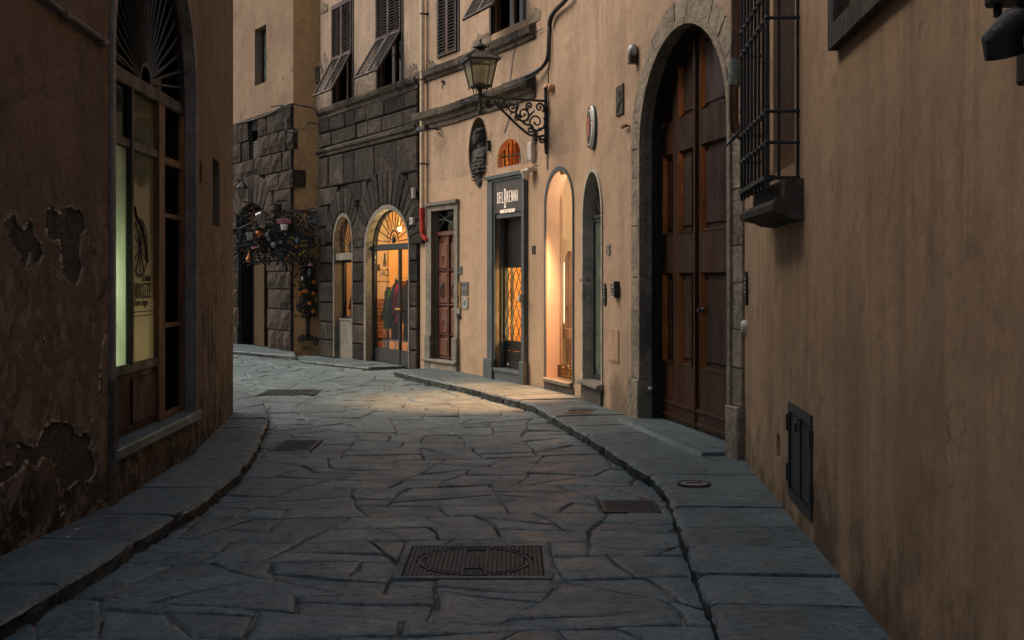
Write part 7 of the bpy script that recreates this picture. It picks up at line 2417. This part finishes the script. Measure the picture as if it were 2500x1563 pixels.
for tx, u, v, w, mt in (('HOF', 724, 646, 20, 'rust'), ('ELA', 738, 660, 14, 'rust')):
    a, z = LK.hit(u, v, .1)
    mesh('iron_lettering', text_mb(tx, LK.frame(a, z, .1), 7 * PXM, w * PXM, .008), M[mt], None, label='dull iron capital letters %s fixed to the orange wall' % tx, cat='lettering')
r_ = random.Random(4)
for i, (u, v) in enumerate(((766, 689), (748, 711), (742, 712), (733, 716), (765, 716), (756, 741), (765, 760), (701, 632))):
    p = hang(u, v, .14)
    o = thing('flower_sprig', ('highest orange flower sprig on the right of the vine', 'orange flower sprig in the middle of the vine', 'orange flower sprig just left of the middle one', 'leftmost orange flower sprig in the row of the vine', 'rightmost orange flower sprig in the row of the vine', 'orange flower sprig below the row near the chain', 'lowest orange flower sprig on the vine', 'lone orange flower sprig below the disc sign')[i], 'flower', p, 'flower sprigs on the orange wall')
    mb = MB()
    for k in range(6):
        w = k * math.pi / 3
        mb.ball(Fr(p + Vector((.02 * math.cos(w), 0, .02 * math.sin(w)))), .018, .012, .018, 6, 4)
    mesh('bloom', mb, M['orange'], o, smooth='all')
    for k in range(7):
        q = p + Vector((r_.uniform(-.12, .12), .03, r_.uniform(-.12, .10)))
        f = Fr(q).roll(r_.uniform(0, 6))
        mesh('leaf', MB().add([q, q + Vector((.03, 0, .02)), q + Vector((.06, -.01, 0)), q + Vector((.03, .0, -.02)), q + Vector((.03, .008, 0))], [(0, 1, 4), (1, 2, 4), (2, 3, 4), (3, 0, 4)]), M['leaf'], o)

# ================================================================== FITTINGS IN THE GROUND
x0, x1, y0, y1 = COVER
G = Fr((0, 0, 0))
o = thing('manhole_cover', 'big square cast iron manhole cover with studded round lid in the road', 'manhole cover', ((x0 + x1) / 2, (y0 + y1) / 2, 0))
mesh('frame', MB().band(G, [(x0 + .035, y0 + .035), (x1 - .035, y0 + .035), (x1 - .035, y1 - .035), (x0 + .035, y1 - .035)], [(x0, y0), (x1, y0), (x1, y1), (x0, y1)], -.05, .008, closed=True), M['slab'], o)
mesh('plate', MB().box(G, x0 + .036, x1 - .036, y0 + .036, y1 - .036, -.05, -.004), M['irongrey'], o)
cx_, cy_ = (x0 + x1) / 2, (y0 + y1) / 2
rl_ = .30
mesh('lid_rim', MB().band(G, [(cx_ + (rl_ - .012) * math.cos(k * math.pi / 20), cy_ + (rl_ - .012) * math.sin(k * math.pi / 20)) for k in range(40)], [(cx_ + rl_ * math.cos(k * math.pi / 20), cy_ + rl_ * math.sin(k * math.pi / 20)) for k in range(40)], -.02, .0065, closed=True), M['irongrey'], o)
mb = MB()
nx, ny = 30, 27
for i in range(nx):
    for j in range(ny):
        x = x0 + .055 + (x1 - x0 - .11) * i / (nx - 1)
        y = y0 + .055 + (y1 - y0 - .11) * j / (ny - 1)
        r2 = math.hypot(x - cx_, y - cy_)
        if abs(r2 - rl_ + .006) < .022 or (abs(x - cx_) < .05 and abs(abs(y - cy_) - .20) < .05):
            continue
        if (i + j) % 2:
            mb.box(G, x - .017, x + .017, y - .006, y + .006, -.005, .006)
        else:
            mb.box(G, x - .006, x + .006, y - .014, y + .014, -.005, .006)
mesh('studs', mb, M['irongrey'], o, kind='stuff')
for sg in (-1, 1):
    mesh('key_slot', MB().bev(G, cx_ - .035, cx_ + .035, cy_ + sg * .20 - .035, cy_ + sg * .20 + .035, -.01, .002, .008), M['iron'], o)
mesh('inscription', text_mb('FIRENZE', Fr((cx_, cy_ + .13, -.003)), .03, .22, .008), M['irongrey'], o)
def grate(rc, name, label, bars, z=0.0):
    x0, x1, y0, y1 = rc
    o = thing(name, label, 'drain grate', ((x0 + x1) / 2, (y0 + y1) / 2, z))
    mesh('frame', MB().band(G, [(x0 + .03, y0 + .03), (x1 - .03, y0 + .03), (x1 - .03, y1 - .03), (x0 + .03, y1 - .03)], [(x0, y0), (x1, y0), (x1, y1), (x0, y1)], z - .05, z + .005, closed=True), M['irongrey'], o)
    mesh('pit', MB().box(G, x0 + .03, x1 - .03, y0 + .03, y1 - .03, z - .05, z - .014), M['iron'], o)
    for k in range(bars):
        y = y0 + .05 + (y1 - y0 - .1) * k / (bars - 1)
        mesh('bar', MB().box(G, x0 + .03, x1 - .03, y - .011, y + .011, z - .014, z + .003), M['irongrey'], o)
grate(GRATE, 'drain_grate', 'rectangular iron drain grate in the right gutter', 9)
grate(GRATE2, 'drain_grate', 'dark iron drain grate by the left kerb', 12)
x0, x1, y0, y1 = COVER2
o = thing('manhole_cover', 'distant flat iron manhole cover near the bend of the left kerb', 'manhole cover', ((x0 + x1) / 2, (y0 + y1) / 2, 0))
mesh('plate', MB().box(G, x0, x1, y0, y1, -.05, .004), M['irongrey'], o)
mesh('rim', MB().band(G, [(x0 + .04, y0 + .04), (x1 - .04, y0 + .04), (x1 - .04, y1 - .04), (x0 + .04, y1 - .04)], [(x0, y0), (x1, y0), (x1, y1), (x0, y1)], .004, .01, closed=True), M['irongrey'], o)
for i in range(8):
    for j in range(8):
        mesh('stud', MB().box(G, x0 + .07 + i * .085, x0 + .11 + i * .085, y0 + .07 + j * .08, y0 + .11 + j * .08, .004, .009), M['irongrey'], o)
p = ground(1694, 1183, .10)
o = thing('round_cover', 'small round iron cover let into the right pavement', 'cover', p)
f = Fr((p.x, p.y, .10))
mesh('rim', MB().lathe(f, [(.12, -.02), (.12, .010), (.10, .012), (.096, .004)], 24), M['iron'], o)
mesh('lid', MB().lathe(f, [(.094, -.02), (.094, .008), (.08, .010)], 24), M['greystone'], o)
mesh('lid_grip', MB().box(f, -.05, .05, -.012, .012, .010, .016), M['iron'], o)
for i, (u, v) in enumerate(((1412, 1009), (1420, 1000))):
    p = ground(u, v, .10)
    o = thing('service_cover', ('nearer' if i == 0 else 'farther') + ' of two small rectangular covers in the right pavement', 'cover', p)
    f = Fr((p.x, p.y, .10), (.97, -.25, 0), (.25, .97, 0))
    mesh('frame', MB().band(f, [(-.11, -.085), (.11, -.085), (.11, .085), (-.11, .085)], [(-.13, -.105), (.13, -.105), (.13, .105), (-.13, .105)], -.02, .010, closed=True), M['greystone'], o)
    mesh('lid', MB().bev(f, -.108, .108, -.083, .083, -.02, .008, .004), M['rust' if i == 0 else 'irongrey'], o)
# litter
def scrap(name, label, cat, u, v, z, mb_f, mat):
    p = ground(u, v, z)
    mesh(name, mb_f(p), M[mat], None, label=label, cat=cat)
p = ground(1568, 1218, 0.006)
o = thing('cigarette_butt', 'cigarette butt with orange filter beside the drain grate', 'cigarette butt', p)
mesh('filter', MB().tube([p + Vector((-.022, 0, .006)), p + Vector((.006, .004, .006))], .006, 8), M['filter'], o)
mesh('paper', MB().tube([p + Vector((.006, .004, .006)), p + Vector((.038, .008, .006))], .0058, 8), M['paper'], o)
def crumple(seed, r):
    def f(p):
        q = random.Random(seed)
        vs = [p + Vector((r * q.uniform(.5, 1) * math.cos(k * 1.05), r * q.uniform(.5, 1) * math.sin(k * 1.05), r * q.uniform(0, .5))) for k in range(6)] + [p + Vector((0, 0, r * .7)), p + Vector((0, 0, 0))]
        return MB().add(vs, [(k, (k + 1) % 6, 6) for k in range(6)] + [((k + 1) % 6, k, 7) for k in range(6)])
    return f
scrap('paper_scrap', 'crumpled white paper scrap against the right kerb', 'litter', 1619, 1252, .004, crumple(1, .02), 'paper')
scrap('paper_scrap', 'white paper scrap in the gutter below the lit niche', 'litter', 1327, 1026, .004, crumple(2, .025), 'paper')
scrap('dry_leaf', 'small brown leaf on the road near the right kerb', 'leaf', 1634, 1337, .004, crumple(3, .018), 'filter')
p = ground(555, 1043, .10)
mesh('straw', MB().tube([p + Vector((-.06, -.02, .006)), p + Vector((.09, .03, .006))], .005, 6), M['paper'], None, label='white drinking straw lying on the left pavement', cat='straw')
for i, (u, v) in enumerate(((165, 1313), (188, 1294), (325, 1243))):
    scrap('paper_scrap', ('pale paper scrap nearest the camera', 'pale paper scrap halfway', 'pale paper scrap below the left shop sill')[i] + ' on the left pavement', 'litter', u, v, .10, crumple(5 + i, .014), 'paper')
